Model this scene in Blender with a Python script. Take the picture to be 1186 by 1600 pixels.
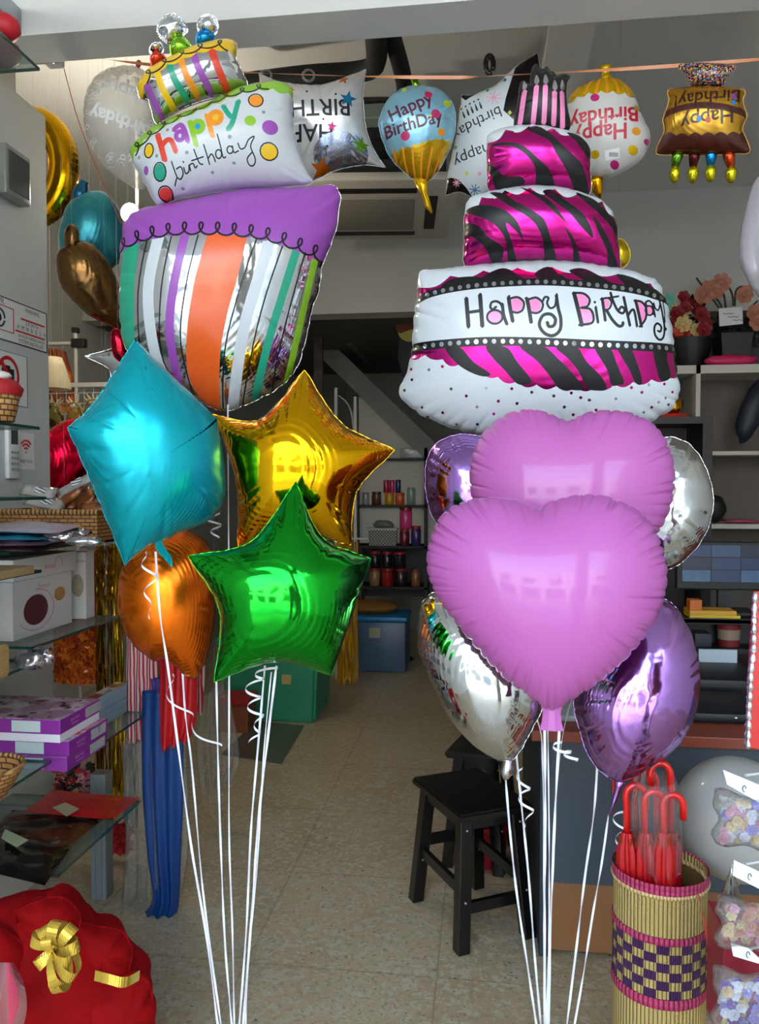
import bpy, bmesh, math, random
import numpy as np
from mathutils import Vector, Matrix, geometry

PI = math.pi
R = math.radians
random.seed(7)
SC = bpy.context.scene
COL = SC.collection
for o in list(bpy.data.objects):
    bpy.data.objects.remove(o)

# ---------------------------------------------------------------- camera
F = 1250.0                      # focal length in pixels of the 1186x1600 frame
YAW, PITCH, EYE = R(7.5), math.atan(40 / F), 1.5
cam_d = bpy.data.cameras.new('camera')
cam_d.sensor_fit = 'VERTICAL'; cam_d.sensor_height = 36; cam_d.sensor_width = 36 * 1186 / 1600
cam_d.lens = F / 1600 * 36
cam_d.clip_start = 0.02
cam = bpy.data.objects.new('camera', cam_d); COL.objects.link(cam)
cam.location = (0, 0, EYE); cam.rotation_euler = (PI / 2 - PITCH, 0, YAW)
SC.camera = cam

# ---------------------------------------------------------------- light
SKY_STRENGTH, SUN_STRENGTH, EXPOSURE = 1.75, 15.0, 0.22
w = bpy.data.worlds.new('sky'); SC.world = w; w.use_nodes = True
nt = w.node_tree; bg = nt.nodes['Background']
sky = nt.nodes.new('ShaderNodeTexSky'); sky.sky_type = 'NISHITA'
sky.sun_disc = False; sky.sun_elevation = R(48); sky.sun_rotation = R(20)
sky.air_density = 1.6; sky.dust_density = 2.0; sky.ozone_density = 1.0
nt.links.new(sky.outputs[0], bg.inputs[0]); bg.inputs[1].default_value = SKY_STRENGTH
sun_d = bpy.data.lights.new('sun', 'SUN'); sun_d.energy = SUN_STRENGTH; sun_d.angle = R(0.6); sun_d.color = (1, .98, .94)
sun = bpy.data.objects.new('sun', sun_d); COL.objects.link(sun)
sun.rotation_euler = (R(-50), R(14), 0); sun.location = (0, 6, 8)
SC.view_settings.view_transform = 'Standard'; SC.view_settings.look = 'None'
SC.view_settings.exposure = EXPOSURE; SC.view_settings.gamma = 1
SC.view_settings.use_curve_mapping = False
SC.cycles.max_bounces = 10; SC.cycles.transparent_max_bounces = 16
SC.cycles.glossy_bounces = 5; SC.cycles.transmission_bounces = 8; SC.cycles.diffuse_bounces = 5
SC.cycles.sample_clamp_indirect = 6.0
SC.cycles.caustics_reflective = False; SC.cycles.caustics_refractive = False

# ---------------------------------------------------------------- view geometry
_f0 = Vector((-math.sin(YAW), math.cos(YAW), 0)); _r = Vector((math.cos(YAW), math.sin(YAW), 0)); _z = Vector((0, 0, 1))
_f = _f0 * math.cos(PITCH) - _z * math.sin(PITCH); _u = _f0 * math.sin(PITCH) + _z * math.cos(PITCH)
CAMP = Vector((0, 0, EYE))
def ray(u, v): return _f + _r * ((u - 593) / F) - _u * ((v - 800) / F)
def P(u, v, Y): d = ray(u, v); return CAMP + d * (Y / d.y)          # where that sight line meets the plane y = Y
def PZ(u, v, z): d = ray(u, v); return CAMP + d * ((z - EYE) / d.z)
def PX(u, v, X): d = ray(u, v); return CAMP + d * (X / d.x)
def lerp(a, b, t): return a + (b - a) * t

# ---------------------------------------------------------------- materials
def srgb(c):
    if isinstance(c, str):
        c = tuple(int(c[i:i + 2], 16) / 255 for i in (0, 2, 4))
    return tuple(x / 12.92 if x <= .04045 else ((x + .055) / 1.055) ** 2.4 for x in c) + (1,)
MC = {}
def M(col, rough=.5, metal=0., name=None, bump=.0, bscale=60., var=.06, vscale=8., coat=0., emit=0., trans=0., alpha=1., sheen=0., spec=.5):
    key = (col, rough, metal, name, bump, bscale, var, vscale, coat, emit, trans, alpha, sheen, spec)
    if key in MC: return MC[key]
    m = bpy.data.materials.new(name or 'mat_' + str(col)); m.use_nodes = True
    n = m.node_tree; L = n.links.new; b = n.nodes['Principled BSDF']
    tc = n.nodes.new('ShaderNodeTexCoord')
    no = n.nodes.new('ShaderNodeTexNoise'); no.inputs['Scale'].default_value = vscale; no.inputs['Detail'].default_value = 5
    L(tc.outputs['Object'], no.inputs['Vector'])
    mx = n.nodes.new('ShaderNodeMix'); mx.data_type = 'RGBA'
    c = srgb(col)
    mx.inputs['A'].default_value = tuple(max(0, x * (1 - var)) for x in c[:3]) + (1,)
    mx.inputs['B'].default_value = tuple(min(1, x * (1 + var)) for x in c[:3]) + (1,)
    L(no.outputs['Fac'], mx.inputs['Factor']); L(mx.outputs['Result'], b.inputs['Base Color'])
    b.inputs['Roughness'].default_value = rough; b.inputs['Metallic'].default_value = metal
    b.inputs['Coat Weight'].default_value = coat; b.inputs['Coat Roughness'].default_value = .08
    b.inputs['Transmission Weight'].default_value = trans; b.inputs['Alpha'].default_value = alpha
    b.inputs['Sheen Weight'].default_value = sheen; b.inputs['Specular IOR Level'].default_value = spec
    if emit:
        b.inputs['Emission Color'].default_value = c; b.inputs['Emission Strength'].default_value = emit
    if bump:
        n2 = n.nodes.new('ShaderNodeTexNoise'); n2.inputs['Scale'].default_value = bscale; n2.inputs['Detail'].default_value = 3
        L(tc.outputs['Object'], n2.inputs['Vector'])
        bp = n.nodes.new('ShaderNodeBump'); bp.inputs['Strength'].default_value = bump; bp.inputs['Distance'].default_value = .004
        L(n2.outputs['Fac'], bp.inputs['Height']); L(bp.outputs['Normal'], b.inputs['Normal'])
    MC[key] = m
    return m
def foil(col, rough=.13, metal=1., ridge=.25, name=None, seed=0, crinkle=.12, rs=230., coat=None):
    """inflated metallised film: mirror-like, with fine parallel ridges and soft crinkles"""
    key = ('foil', col, rough, metal, ridge, seed, crinkle, rs, coat)
    if key in MC: return MC[key]
    m = bpy.data.materials.new(name or 'foil_' + str(col)); m.use_nodes = True
    n = m.node_tree; L = n.links.new; b = n.nodes['Principled BSDF']
    tc = n.nodes.new('ShaderNodeTexCoord')
    b.inputs['Base Color'].default_value = srgb(col)
    b.inputs['Metallic'].default_value = metal; b.inputs['Roughness'].default_value = rough
    if metal < .5:
        b.inputs['Coat Weight'].default_value = .3; b.inputs['Coat Roughness'].default_value = .14
    if coat is not None: b.inputs['Coat Weight'].default_value = coat; b.inputs['Coat Roughness'].default_value = .07
    mp = n.nodes.new('ShaderNodeMapping'); mp.inputs['Location'].default_value = (seed * 1.3, seed * .7, seed)
    mp.inputs['Rotation'].default_value = (0, 0, 0)
    L(tc.outputs['Object'], mp.inputs['Vector'])
    wv = n.nodes.new('ShaderNodeTexWave'); wv.wave_type = 'BANDS'; wv.bands_direction = 'Y'
    wv.inputs['Scale'].default_value = rs * .16; wv.inputs['Distortion'].default_value = 1.2; wv.inputs['Detail'].default_value = 0
    wv.inputs['Detail Scale'].default_value = .3
    L(mp.outputs[0], wv.inputs['Vector'])
    ms = n.nodes.new('ShaderNodeTexNoise'); ms.inputs['Scale'].default_value = 5.5; ms.inputs['Detail'].default_value = 1
    L(mp.outputs[0], ms.inputs['Vector'])
    rp = n.nodes.new('ShaderNodeMapRange'); rp.inputs[1].default_value = .45; rp.inputs[2].default_value = .7
    L(ms.outputs['Fac'], rp.inputs[0])
    mu = n.nodes.new('ShaderNodeMath'); mu.operation = 'MULTIPLY'; L(wv.outputs['Fac'], mu.inputs[0]); L(rp.outputs[0], mu.inputs[1])
    bp = n.nodes.new('ShaderNodeBump'); bp.inputs['Strength'].default_value = ridge; bp.inputs['Distance'].default_value = .0016
    L(mu.outputs[0], bp.inputs['Height'])
    cr = n.nodes.new('ShaderNodeTexNoise'); cr.inputs['Scale'].default_value = 16; cr.inputs['Detail'].default_value = 2; cr.inputs['Roughness'].default_value = .4
    L(mp.outputs[0], cr.inputs['Vector'])
    b2 = n.nodes.new('ShaderNodeBump'); b2.inputs['Strength'].default_value = crinkle; b2.inputs['Distance'].default_value = .02
    L(cr.outputs['Fac'], b2.inputs['Height']); L(bp.outputs['Normal'], b2.inputs['Normal']); L(b2.outputs['Normal'], b.inputs['Normal'])
    MC[key] = m
    return m
def printed(col, rough=.28, name=None): return foil(col, rough, 0., .12, name or 'print_' + str(col), 3, .05)
def clearfilm(tint='ffffff', amount=.12, name=None, bump=.5, bscale=30, rough=.08):
    """thin clear plastic: mostly see-through, with glossy crinkles"""
    key = ('film', tint, amount, bump, bscale, rough)
    if key in MC: return MC[key]
    m = bpy.data.materials.new(name or 'clear_plastic'); m.use_nodes = True
    n = m.node_tree; L = n.links.new; n.nodes.remove(n.nodes['Principled BSDF']); out = n.nodes['Material Output']
    tr = n.nodes.new('ShaderNodeBsdfTransparent'); gl = n.nodes.new('ShaderNodeBsdfGlossy'); df = n.nodes.new('ShaderNodeBsdfDiffuse')
    gl.inputs['Roughness'].default_value = rough; df.inputs['Color'].default_value = srgb(tint)
    tr.inputs['Color'].default_value = tuple(lerp(1, x, .25) for x in srgb(tint)[:3]) + (1,)
    fr = n.nodes.new('ShaderNodeFresnel'); fr.inputs['IOR'].default_value = 1.5
    tc = n.nodes.new('ShaderNodeTexCoord'); no = n.nodes.new('ShaderNodeTexNoise'); no.inputs['Scale'].default_value = bscale
    L(tc.outputs['Object'], no.inputs['Vector'])
    bp = n.nodes.new('ShaderNodeBump'); bp.inputs['Strength'].default_value = bump; bp.inputs['Distance'].default_value = .01
    L(no.outputs['Fac'], bp.inputs['Height']); L(bp.outputs[0], gl.inputs['Normal']); L(bp.outputs[0], fr.inputs['Normal'])
    m1 = n.nodes.new('ShaderNodeMixShader'); m1.inputs[0].default_value = amount
    L(tr.outputs[0], m1.inputs[1]); L(df.outputs[0], m1.inputs[2])
    fm = n.nodes.new('ShaderNodeMath'); fm.operation = 'MULTIPLY'; fm.inputs[1].default_value = .55; L(fr.outputs[0], fm.inputs[0])
    m2 = n.nodes.new('ShaderNodeMixShader'); L(fm.outputs[0], m2.inputs[0]); L(m1.outputs[0], m2.inputs[1]); L(gl.outputs[0], m2.inputs[2])
    L(m2.outputs[0], out.inputs['Surface'])
    MC[key] = m
    return m
def wave_mat(name, c1, c2, scale, direction='X', dist=1., rough=.5, metal=0., thr=None, detail=1., bump=.3, coord='Object'):
    m = bpy.data.materials.new(name); m.use_nodes = True
    n = m.node_tree; L = n.links.new; b = n.nodes['Principled BSDF']
    tc = n.nodes.new('ShaderNodeTexCoord'); wv = n.nodes.new('ShaderNodeTexWave'); wv.bands_direction = direction
    wv.inputs['Scale'].default_value = scale; wv.inputs['Distortion'].default_value = dist; wv.inputs['Detail'].default_value = detail
    L(tc.outputs[coord], wv.inputs['Vector'])
    cr = n.nodes.new('ShaderNodeValToRGB'); cr.color_ramp.elements[0].color = srgb(c1); cr.color_ramp.elements[1].color = srgb(c2)
    if thr: cr.color_ramp.elements[0].position = thr - .03; cr.color_ramp.elements[1].position = thr + .03
    L(wv.outputs['Fac'], cr.inputs[0]); L(cr.outputs[0], b.inputs['Base Color'])
    b.inputs['Roughness'].default_value = rough; b.inputs['Metallic'].default_value = metal
    bp = n.nodes.new('ShaderNodeBump'); bp.inputs['Strength'].default_value = bump; bp.inputs['Distance'].default_value = .004
    L(wv.outputs['Fac'], bp.inputs['Height']); L(bp.outputs[0], b.inputs['Normal'])
    return m
def speckle_mat(name, base, spots, scale, rough=.5, metal=0., thr=(.55, .62), bump=.0, feature='noise'):
    """base colour with one or more layers of irregular spots; spots = [(colour, scale, low, high)]"""
    m = bpy.data.materials.new(name); m.use_nodes = True
    n = m.node_tree; L = n.links.new; b = n.nodes['Principled BSDF']
    tc = n.nodes.new('ShaderNodeTexCoord'); prev = None
    rgb = n.nodes.new('ShaderNodeRGB'); rgb.outputs[0].default_value = srgb(base); prev = rgb.outputs[0]
    for i, (c, s, lo, hi) in enumerate(spots):
        no = n.nodes.new('ShaderNodeTexNoise'); no.inputs['Scale'].default_value = s; no.inputs['Detail'].default_value = 2.5
        mp = n.nodes.new('ShaderNodeMapping'); mp.inputs['Location'].default_value = (i * 3.7, i * 1.9, i * 5.1)
        L(tc.outputs['Object'], mp.inputs[0]); L(mp.outputs[0], no.inputs['Vector'])
        mr = n.nodes.new('ShaderNodeMapRange'); mr.inputs[1].default_value = lo; mr.inputs[2].default_value = hi
        L(no.outputs['Fac'], mr.inputs[0])
        mx = n.nodes.new('ShaderNodeMix'); mx.data_type = 'RGBA'; L(mr.outputs[0], mx.inputs['Factor'])
        L(prev, mx.inputs['A']); mx.inputs['B'].default_value = srgb(c); prev = mx.outputs['Result']
    L(prev, b.inputs['Base Color']); b.inputs['Roughness'].default_value = rough; b.inputs['Metallic'].default_value = metal
    if bump:
        no = n.nodes.new('ShaderNodeTexNoise'); no.inputs['Scale'].default_value = scale; L(tc.outputs['Object'], no.inputs['Vector'])
        bp = n.nodes.new('ShaderNodeBump'); bp.inputs['Strength'].default_value = bump; bp.inputs['Distance'].default_value = .01
        L(no.outputs['Fac'], bp.inputs['Height']); L(bp.outputs[0], b.inputs['Normal'])
    return m

# ---------------------------------------------------------------- objects
def wloc(o):
    v = Vector((0, 0, 0))
    while o is not None: v += o.location; o = o.parent
    return v
def tag(o, label=None, cat=None, group=None, kind=None):
    if label: o['label'] = label
    if cat: o['category'] = cat
    if group: o['group'] = group
    if kind: o['kind'] = kind
    return o
def thing(name, label, cat, loc, group=None, kind=None):
    o = bpy.data.objects.new(name, None); COL.objects.link(o); o.location = loc; o.empty_display_size = .05
    return tag(o, label, cat, group, kind)
def copy_tree(o, parent=None):
    c = o.copy(); COL.objects.link(c); c.parent = parent
    for ch in list(o.children): copy_tree(ch, c)
    return c
class MB:
    """collects shapes given in world coordinates and links them as ONE mesh object"""
    def __init__(s): s.bm = bmesh.new(); s.mi = 0
    def face(s, pts, mi=None):
        f = s.bm.faces.new([s.bm.verts.new(p) for p in pts]); f.material_index = s.mi if mi is None else mi; return f
    def box(s, a, b, bevel=0., mat=None):
        """axis-aligned box between corners a and b (optionally moved by matrix)"""
        a, b = Vector(a), Vector(b); lo = Vector(map(min, a, b)); hi = Vector(map(max, a, b))
        r = bmesh.ops.create_cube(s.bm, size=1.)
        bmesh.ops.scale(s.bm, vec=hi - lo, verts=r['verts']); bmesh.ops.translate(s.bm, vec=(hi + lo) / 2, verts=r['verts'])
        vs = r['verts']
        for f in {f for v in vs for f in v.link_faces}: f.material_index = s.mi
        if bevel:
            es = list({e for v in vs for e in v.link_edges})
            rr = bmesh.ops.bevel(s.bm, geom=es, offset=bevel, segments=2, affect='EDGES', profile=.5)
            vs = list({v for f in rr['faces'] for v in f.verts} | {v for v in vs if v.is_valid})
        if mat is not None: bmesh.ops.transform(s.bm, matrix=mat, verts=list({v for v in vs if v.is_valid}))
        return s
    def hexa(s, p):
        """8 corners: bottom 4 then top 4, both in the same turning order"""
        v = [s.bm.verts.new(x) for x in p]
        for q in ((0, 3, 2, 1), (4, 5, 6, 7), (0, 1, 5, 4), (1, 2, 6, 5), (2, 3, 7, 6), (3, 0, 4, 7)):
            f = s.bm.faces.new([v[i] for i in q]); f.material_index = s.mi
        return s
    def slab(s, p, q, r, t, th):
        """plate with the four corners p q r t and thickness vector th"""
        th = Vector(th); return s.hexa([Vector(x) for x in (p, q, r, t)] + [Vector(x) + th for x in (p, q, r, t)])
    def tube(s, path, rad, n=8, cap=True, flat=None):
        pts = [Vector(p) for p in path]; k = len(pts)
        rads = rad if isinstance(rad, (list, tuple)) else [rad] * k
        rings = []; up = Vector((0, 0, 1)); prev = None
        for i, p in enumerate(pts):
            t = (pts[min(i + 1, k - 1)] - pts[max(i - 1, 0)]).normalized()
            if prev is None:
                a = t.cross(up)
                if a.length < .1: a = t.cross(Vector((1, 0, 0)))
            else: a = prev - t * prev.dot(t)
            a.normalize(); prev = a; b = t.cross(a)
            rings.append([s.bm.verts.new(p + (a * math.cos(2 * PI * j / n) + b * math.sin(2 * PI * j / n)) * rads[i]) for j in range(n)])
        for i in range(k - 1):
            for j in range(n):
                f = s.bm.faces.new((rings[i][j], rings[i][(j + 1) % n], rings[i + 1][(j + 1) % n], rings[i + 1][j])); f.material_index = s.mi
        if cap:
            for rg in (rings[0][::-1], rings[-1]):
                f = s.bm.faces.new(rg); f.material_index = s.mi
        return s
    def lathe(s, prof, c=(0, 0, 0), n=32, close=False):
        """prof: (radius, z) from the bottom up round the vertical axis through c"""
        c = Vector(c); rings = []
        for r, z in prof:
            if r < 1e-5: rings.append([s.bm.verts.new(c + Vector((0, 0, z)))])
            else: rings.append([s.bm.verts.new(c + Vector((r * math.cos(2 * PI * j / n), r * math.sin(2 * PI * j / n), z))) for j in range(n)])
        for a, b in zip(rings, rings[1:]):
            for j in range(n):
                j2 = (j + 1) % n
                if len(a) == 1 and len(b) == 1: continue
                if len(a) == 1: q = (a[0], b[j2], b[j])
                elif len(b) == 1: q = (a[j], a[j2], b[0])
                else: q = (a[j], a[j2], b[j2], b[j])
                f = s.bm.faces.new(q); f.material_index = s.mi
        return s
    def blob(s, c, r, sub=2, scale=(1, 1, 1), noise=0., seed=0, rot=None):
        g = bmesh.ops.create_icosphere(s.bm, subdivisions=sub, radius=1.)
        rn = random.Random(seed)
        for v in g['verts']:
            k = 1 + (rn.random() - .5) * noise
            p = Vector((v.co.x * scale[0], v.co.y * scale[1], v.co.z * scale[2])) * (r * k)
            if rot is not None: p = rot @ p
            v.co = p + Vector(c)
        for f in {f for v in g['verts'] for f in v.link_faces}: f.material_index = s.mi
        return s
    def prism(s, pts, vec):
        """extrude the polygon pts (world points, any plane) by vec"""
        vec = Vector(vec); a = [s.bm.verts.new(p) for p in pts]; b = [s.bm.verts.new(Vector(p) + vec) for p in pts]
        k = len(a)
        for q in (a[::-1], b): f = s.bm.faces.new(q); f.material_index = s.mi
        for i in range(k):
            f = s.bm.faces.new((a[i], a[(i + 1) % k], b[(i + 1) % k], b[i])); f.material_index = s.mi
        return s
    def grid(s, fn, nu, nv, mi=None):
        vs = [[s.bm.verts.new(fn(i / nu, j / nv)) for j in range(nv + 1)] for i in range(nu + 1)]
        for i in range(nu):
            for j in range(nv):
                f = s.bm.faces.new((vs[i][j], vs[i + 1][j], vs[i + 1][j + 1], vs[i][j + 1])); f.material_index = s.mi if mi is None else mi
        return s
    def strip(s, path, width, side):
        """flat ribbon along path; side(i) = unit direction of its width"""
        va = [(s.bm.verts.new(Vector(p) - side(i) * width(i) / 2), s.bm.verts.new(Vector(p) + side(i) * width(i) / 2)) for i, p in enumerate(path)]
        for a, b in zip(va, va[1:]):
            f = s.bm.faces.new((a[0], a[1], b[1], b[0])); f.material_index = s.mi
        return s
    def text(s, string, c, size, ex, ey, out=.0008, mi=None, align='CENTER', bold=0.):
        """flat lettering centred on c, ex to the right, ey up"""
        cu = bpy.data.curves.new('t', 'FONT'); cu.body = string; cu.size = size; cu.align_x = align; cu.align_y = 'CENTER'; cu.offset = bold
        cu.resolution_u = 3
        ob = bpy.data.objects.new('t', cu); me = ob.to_mesh()
        ex, ey = Vector(ex).normalized(), Vector(ey).normalized(); n = ex.cross(ey); c = Vector(c)
        vs = [s.bm.verts.new(c + ex * v.co.x + ey * v.co.y + n * out) for v in me.vertices]
        for p in me.polygons:
            try:
                f = s.bm.faces.new([vs[i] for i in p.vertices]); f.material_index = s.mi if mi is None else mi
            except ValueError: pass
        ob.to_mesh_clear(); bpy.data.objects.remove(ob); bpy.data.curves.remove(cu)
        return s
    def build(s, name, mats, parent=None, smooth=False, origin=None, weld=False, solid=0.):
        if not isinstance(mats, (list, tuple)): mats = [mats]
        if weld: bmesh.ops.remove_doubles(s.bm, verts=s.bm.verts, dist=1e-5)
        if not weld or not smooth: pass
        bmesh.ops.recalc_face_normals(s.bm, faces=s.bm.faces)
        co = [v.co.copy() for v in s.bm.verts]
        if parent is not None: off = wloc(parent)
        elif origin is not None: off = Vector(origin)
        else:
            lo = Vector([min(c[i] for c in co) for i in range(3)]); hi = Vector([max(c[i] for c in co) for i in range(3)])
            off = Vector(((lo.x + hi.x) / 2, (lo.y + hi.y) / 2, lo.z))
        for v in s.bm.verts: v.co -= off
        me = bpy.data.meshes.new(name); s.bm.to_mesh(me); s.bm.free()
        for m in mats: me.materials.append(m)
        if smooth:
            if smooth is True: me.shade_smooth()
            else:
                me.shade_smooth(); me.set_sharp_from_angle(angle=R(smooth))
        o = bpy.data.objects.new(name, me); COL.objects.link(o)
        if parent is not None: o.parent = parent
        else: o.location = off
        if solid:
            md = o.modifiers.new('solid', 'SOLIDIFY'); md.thickness = solid; md.offset = 0
        return o
def struct(name, mb, mats, smooth=False, parent=None):
    o = mb.build(name, mats, parent, smooth)
    if parent is None: o['kind'] = 'structure'
    return o
def catmull(pts, n=10, closed=True):
    """smooth curve through pts; a point with a third item is a corner"""
    p = [Vector(q[:2]) for q in pts]; cor = [len(q) > 2 for q in pts]; k = len(p); out = []
    rng = range(k) if closed else range(k - 1)
    for i in rng:
        a, b = p[i], p[(i + 1) % k]
        pa = p[(i - 1) % k] if (closed or i > 0) else a
        pb = p[(i + 2) % k] if (closed or i + 2 < k) else b
        ma = (b - a) * .5 if cor[i] else (b - pa) * .5
        mb = (b - a) * .5 if cor[(i + 1) % k] else (pb - a) * .5
        if not cor[i] and pa is a: ma = (b - a) * .5
        for j in range(n):
            t = j / n; t2, t3 = t * t, t * t * t
            out.append(a * (2 * t3 - 3 * t2 + 1) + ma * (t3 - 2 * t2 + t) + b * (-2 * t3 + 3 * t2) + mb * (t3 - t2))
    if not closed: out.append(p[-1])
    return out
def curve3(pts, n=8):
    """smooth open 3-D curve"""
    p = [Vector(q) for q in pts]; k = len(p); out = []
    for i in range(k - 1):
        a, b = p[i], p[i + 1]; pa = p[i - 1] if i else a * 2 - b; pb = p[i + 2] if i + 2 < k else b * 2 - a
        ma, mb = (b - pa) * .5, (pb - a) * .5
        for j in range(n):
            t = j / n; t2, t3 = t * t, t * t * t
            out.append(a * (2 * t3 - 3 * t2 + 1) + ma * (t3 - 2 * t2 + t) + b * (-2 * t3 + 3 * t2) + mb * (t3 - t2))
    out.append(p[-1])
    return out
# ---------------------------------------------------------------- inflated shapes
class Frame:
    """the plane a flat-seamed balloon lies in: origin, right, up, and towards the viewer"""
    def __init__(s, u, v, Y, yaw=0., pitch=0.):
        s.o = P(u, v, Y); n = CAMP - s.o; n.z *= .5; n.normalize()
        n = Matrix.Rotation(R(yaw), 3, 'Z') @ n
        s.ex = Vector((0, 0, 1)).cross(n).normalized(); n = Matrix.Rotation(R(pitch), 3, s.ex) @ n
        s.n = n; s.ey = n.cross(s.ex).normalized()
        a, b = s.loc(u - 5, v), s.loc(u + 5, v); s.px = (b - a).length / 10
    def loc(s, u, v):
        d = ray(u, v); t = (s.o - CAMP).dot(s.n) / d.dot(s.n); q = CAMP + d * t - s.o
        return Vector((q.dot(s.ex), q.dot(s.ey)))
    def w(s, x, y, z=0.): return s.o + s.ex * x + s.ey * y + s.n * z
def resample(loop, n):
    a = np.array([(q[0], q[1]) for q in loop]); b = np.vstack([a, a[:1]])
    s = np.concatenate([[0], np.cumsum(np.hypot(*np.diff(b, axis=0).T))]); t = np.linspace(0, s[-1], n, endpoint=False)
    return np.stack([np.interp(t, s, b[:, 0]), np.interp(t, s, b[:, 1])], 1)
class Pillow:
    """height field of an inflated flat outline (membrane equation), with seam puckers"""
    def __init__(s, loop, half, center=None, creases=34, amp=.004, inset=.014, seed=1, expo=.5, nth=260, depth=.45, kw=1.):
        L = resample(loop, 3000)
        if center is None:
            x, y = L[:, 0], L[:, 1]; cr = x * np.roll(y, -1) - np.roll(x, -1) * y; A = cr.sum() / 2
            c = np.array([((x + np.roll(x, -1)) * cr).sum(), ((y + np.roll(y, -1)) * cr).sum()]) / (6 * A)
        else: c = np.array(center)
        s.c = c; d = L - c; th = np.arctan2(d[:, 1], d[:, 0]); rr = np.hypot(d[:, 0], d[:, 1])
        k = ((th + PI) / (2 * PI) * 1440).astype(int) % 1440
        tab = np.full(1440, np.nan)
        for i in range(1440):
            q = rr[k == i]
            if len(q): tab[i] = q.max()
        ok = ~np.isnan(tab); tc = (np.arange(1440) + .5) / 1440 * 2 * PI - PI
        s.tc = tc; s.tab = np.interp(tc, tc[ok], tab[ok], period=2 * PI)
        rng = np.random.RandomState(seed)
        s.ka = np.sort((np.arange(creases) + rng.rand(creases) * .8) / max(creases, 1) * 3000).astype(int) % 3000
        s.kth = th[s.ka]; s.ks = rng.rand(creases) * .8 + .35; s.kw = (.006 + rng.rand(creases) * .008) * kw; s.kr = rr[s.ka]
        s.kd = rng.rand(creases) * depth + .15
        s.amp, s.inset = amp, inset
        lo, hi = L.min(0), L.max(0); N = 110; s.cell = (hi - lo).max() / N; s.g0 = lo - s.cell * 1.5
        nx, ny = (np.ceil((hi - lo) / s.cell) + 3).astype(int)
        X, Y = np.meshgrid(s.g0[0] + np.arange(nx) * s.cell, s.g0[1] + np.arange(ny) * s.cell, indexing='ij')
        dx, dy = X - c[0], Y - c[1]; m = np.hypot(dx, dy) < s.R0(np.arctan2(dy, dx))
        m[0] = m[-1] = False; m[:, 0] = m[:, -1] = False
        u = np.zeros((nx, ny)); I, J = np.indices((nx, ny)); red = ((I + J) % 2 == 0) & m; blk = ((I + J) % 2 == 1) & m
        for it in range(320):
            for mk in (red, blk):
                v = np.zeros_like(u); v[1:-1, 1:-1] = (u[2:, 1:-1] + u[:-2, 1:-1] + u[1:-1, 2:] + u[1:-1, :-2] + s.cell ** 2) / 4
                u[mk] += 1.93 * (v[mk] - u[mk])
        s.u = np.maximum(u, 0); s.expo = expo; s.A = half / (s.u.max() ** expo)
        s.rim = resample(loop, nth)
    def R0(s, th): return np.interp(th, s.tc, s.tab, period=2 * PI)
    def crease(s, th, r, t):
        w = np.zeros_like(th)
        for a, k, wd, rr, dp in zip(s.kth, s.ks, s.kw, s.kr, s.kd):
            dd = (th - a + PI) % (2 * PI) - PI
            e = np.clip((t - (1 - dp)) / dp, 0, 1)
            w += k * np.exp(-(dd * rr / wd) ** 2) * e * e * (3 - 2 * e)
        return w
    def R(s, th):
        R0 = s.R0(th); return R0 * (1 - s.inset * np.minimum(s.crease(th, R0, np.ones_like(th)), 1.3))
    def z(s, x, y):
        dx, dy = x - s.c[0], y - s.c[1]; th = np.arctan2(dy, dx); r = np.hypot(dx, dy); Rr = s.R0(th)
        q = np.clip((r / Rr - .86) / .14, 0, 1); Re = Rr + (s.R(th) - Rr) * q * q * (3 - 2 * q); t = np.minimum(r / Re, 1.)
        t0 = np.maximum(1 - 2.3 * s.cell / Rr, .4); tq = np.minimum(t, t0)
        gx = (s.c[0] + tq * Rr * np.cos(th) - s.g0[0]) / s.cell; gy = (s.c[1] + tq * Rr * np.sin(th) - s.g0[1]) / s.cell
        i = np.clip(gx.astype(int), 0, s.u.shape[0] - 2); j = np.clip(gy.astype(int), 0, s.u.shape[1] - 2); fx, fy = gx - i, gy - j
        u = s.u; val = (u[i, j] * (1 - fx) * (1 - fy) + u[i + 1, j] * fx * (1 - fy) + u[i, j + 1] * (1 - fx) * fy + u[i + 1, j + 1] * fx * fy)
        val = np.where(t > t0, val * (1 - t) / (1 - t0), val)
        zz = s.A * np.power(np.maximum(val, 0), s.expo)
        return zz - s.amp * s.crease(th, Rr, t) * np.minimum(1, (1 - t) * 9) 
    def t(s, x, y):
        dx, dy = x - s.c[0], y - s.c[1]; th = np.arctan2(dy, dx); return np.hypot(dx, dy) / s.R(th)
def evenodd(C, E):
    """C: Tx2 points, E: Kx4 edges"""
    ins = np.zeros(len(C), bool)
    for x1, y1, x2, y2 in E:
        c = ((y1 > C[:, 1]) != (y2 > C[:, 1]))
        if c.any(): ins ^= c & (C[:, 0] < (x2 - x1) * (C[:, 1] - y1) / ((y2 - y1) or 1e-12) + x1)
    return ins
def segdist(C, pl):
    d = np.full(len(C), 9.)
    for a, b in zip(pl, pl[1:]):
        ab = b - a; L2 = max(ab @ ab, 1e-12); t = np.clip(((C - a) @ ab) / L2, 0, 1)
        d = np.minimum(d, np.hypot(*(C - a - t[:, None] * ab).T))
    return d
def text_edges(string, size, bold=0.):
    cu = bpy.data.curves.new('t', 'FONT'); cu.body = string; cu.size = size; cu.align_x = 'CENTER'; cu.align_y = 'CENTER'; cu.resolution_u = 3; cu.offset = bold
    ob = bpy.data.objects.new('t', cu); me = ob.to_mesh(); cnt = {}
    for p in me.polygons:
        for e in p.edge_keys: cnt[e] = cnt.get(e, 0) + 1
    E = [(me.vertices[a].co.xy.copy(), me.vertices[b].co.xy.copy()) for (a, b), k in cnt.items() if k == 1]
    ob.to_mesh_clear(); bpy.data.objects.remove(ob); bpy.data.curves.remove(cu)
    return E
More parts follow.
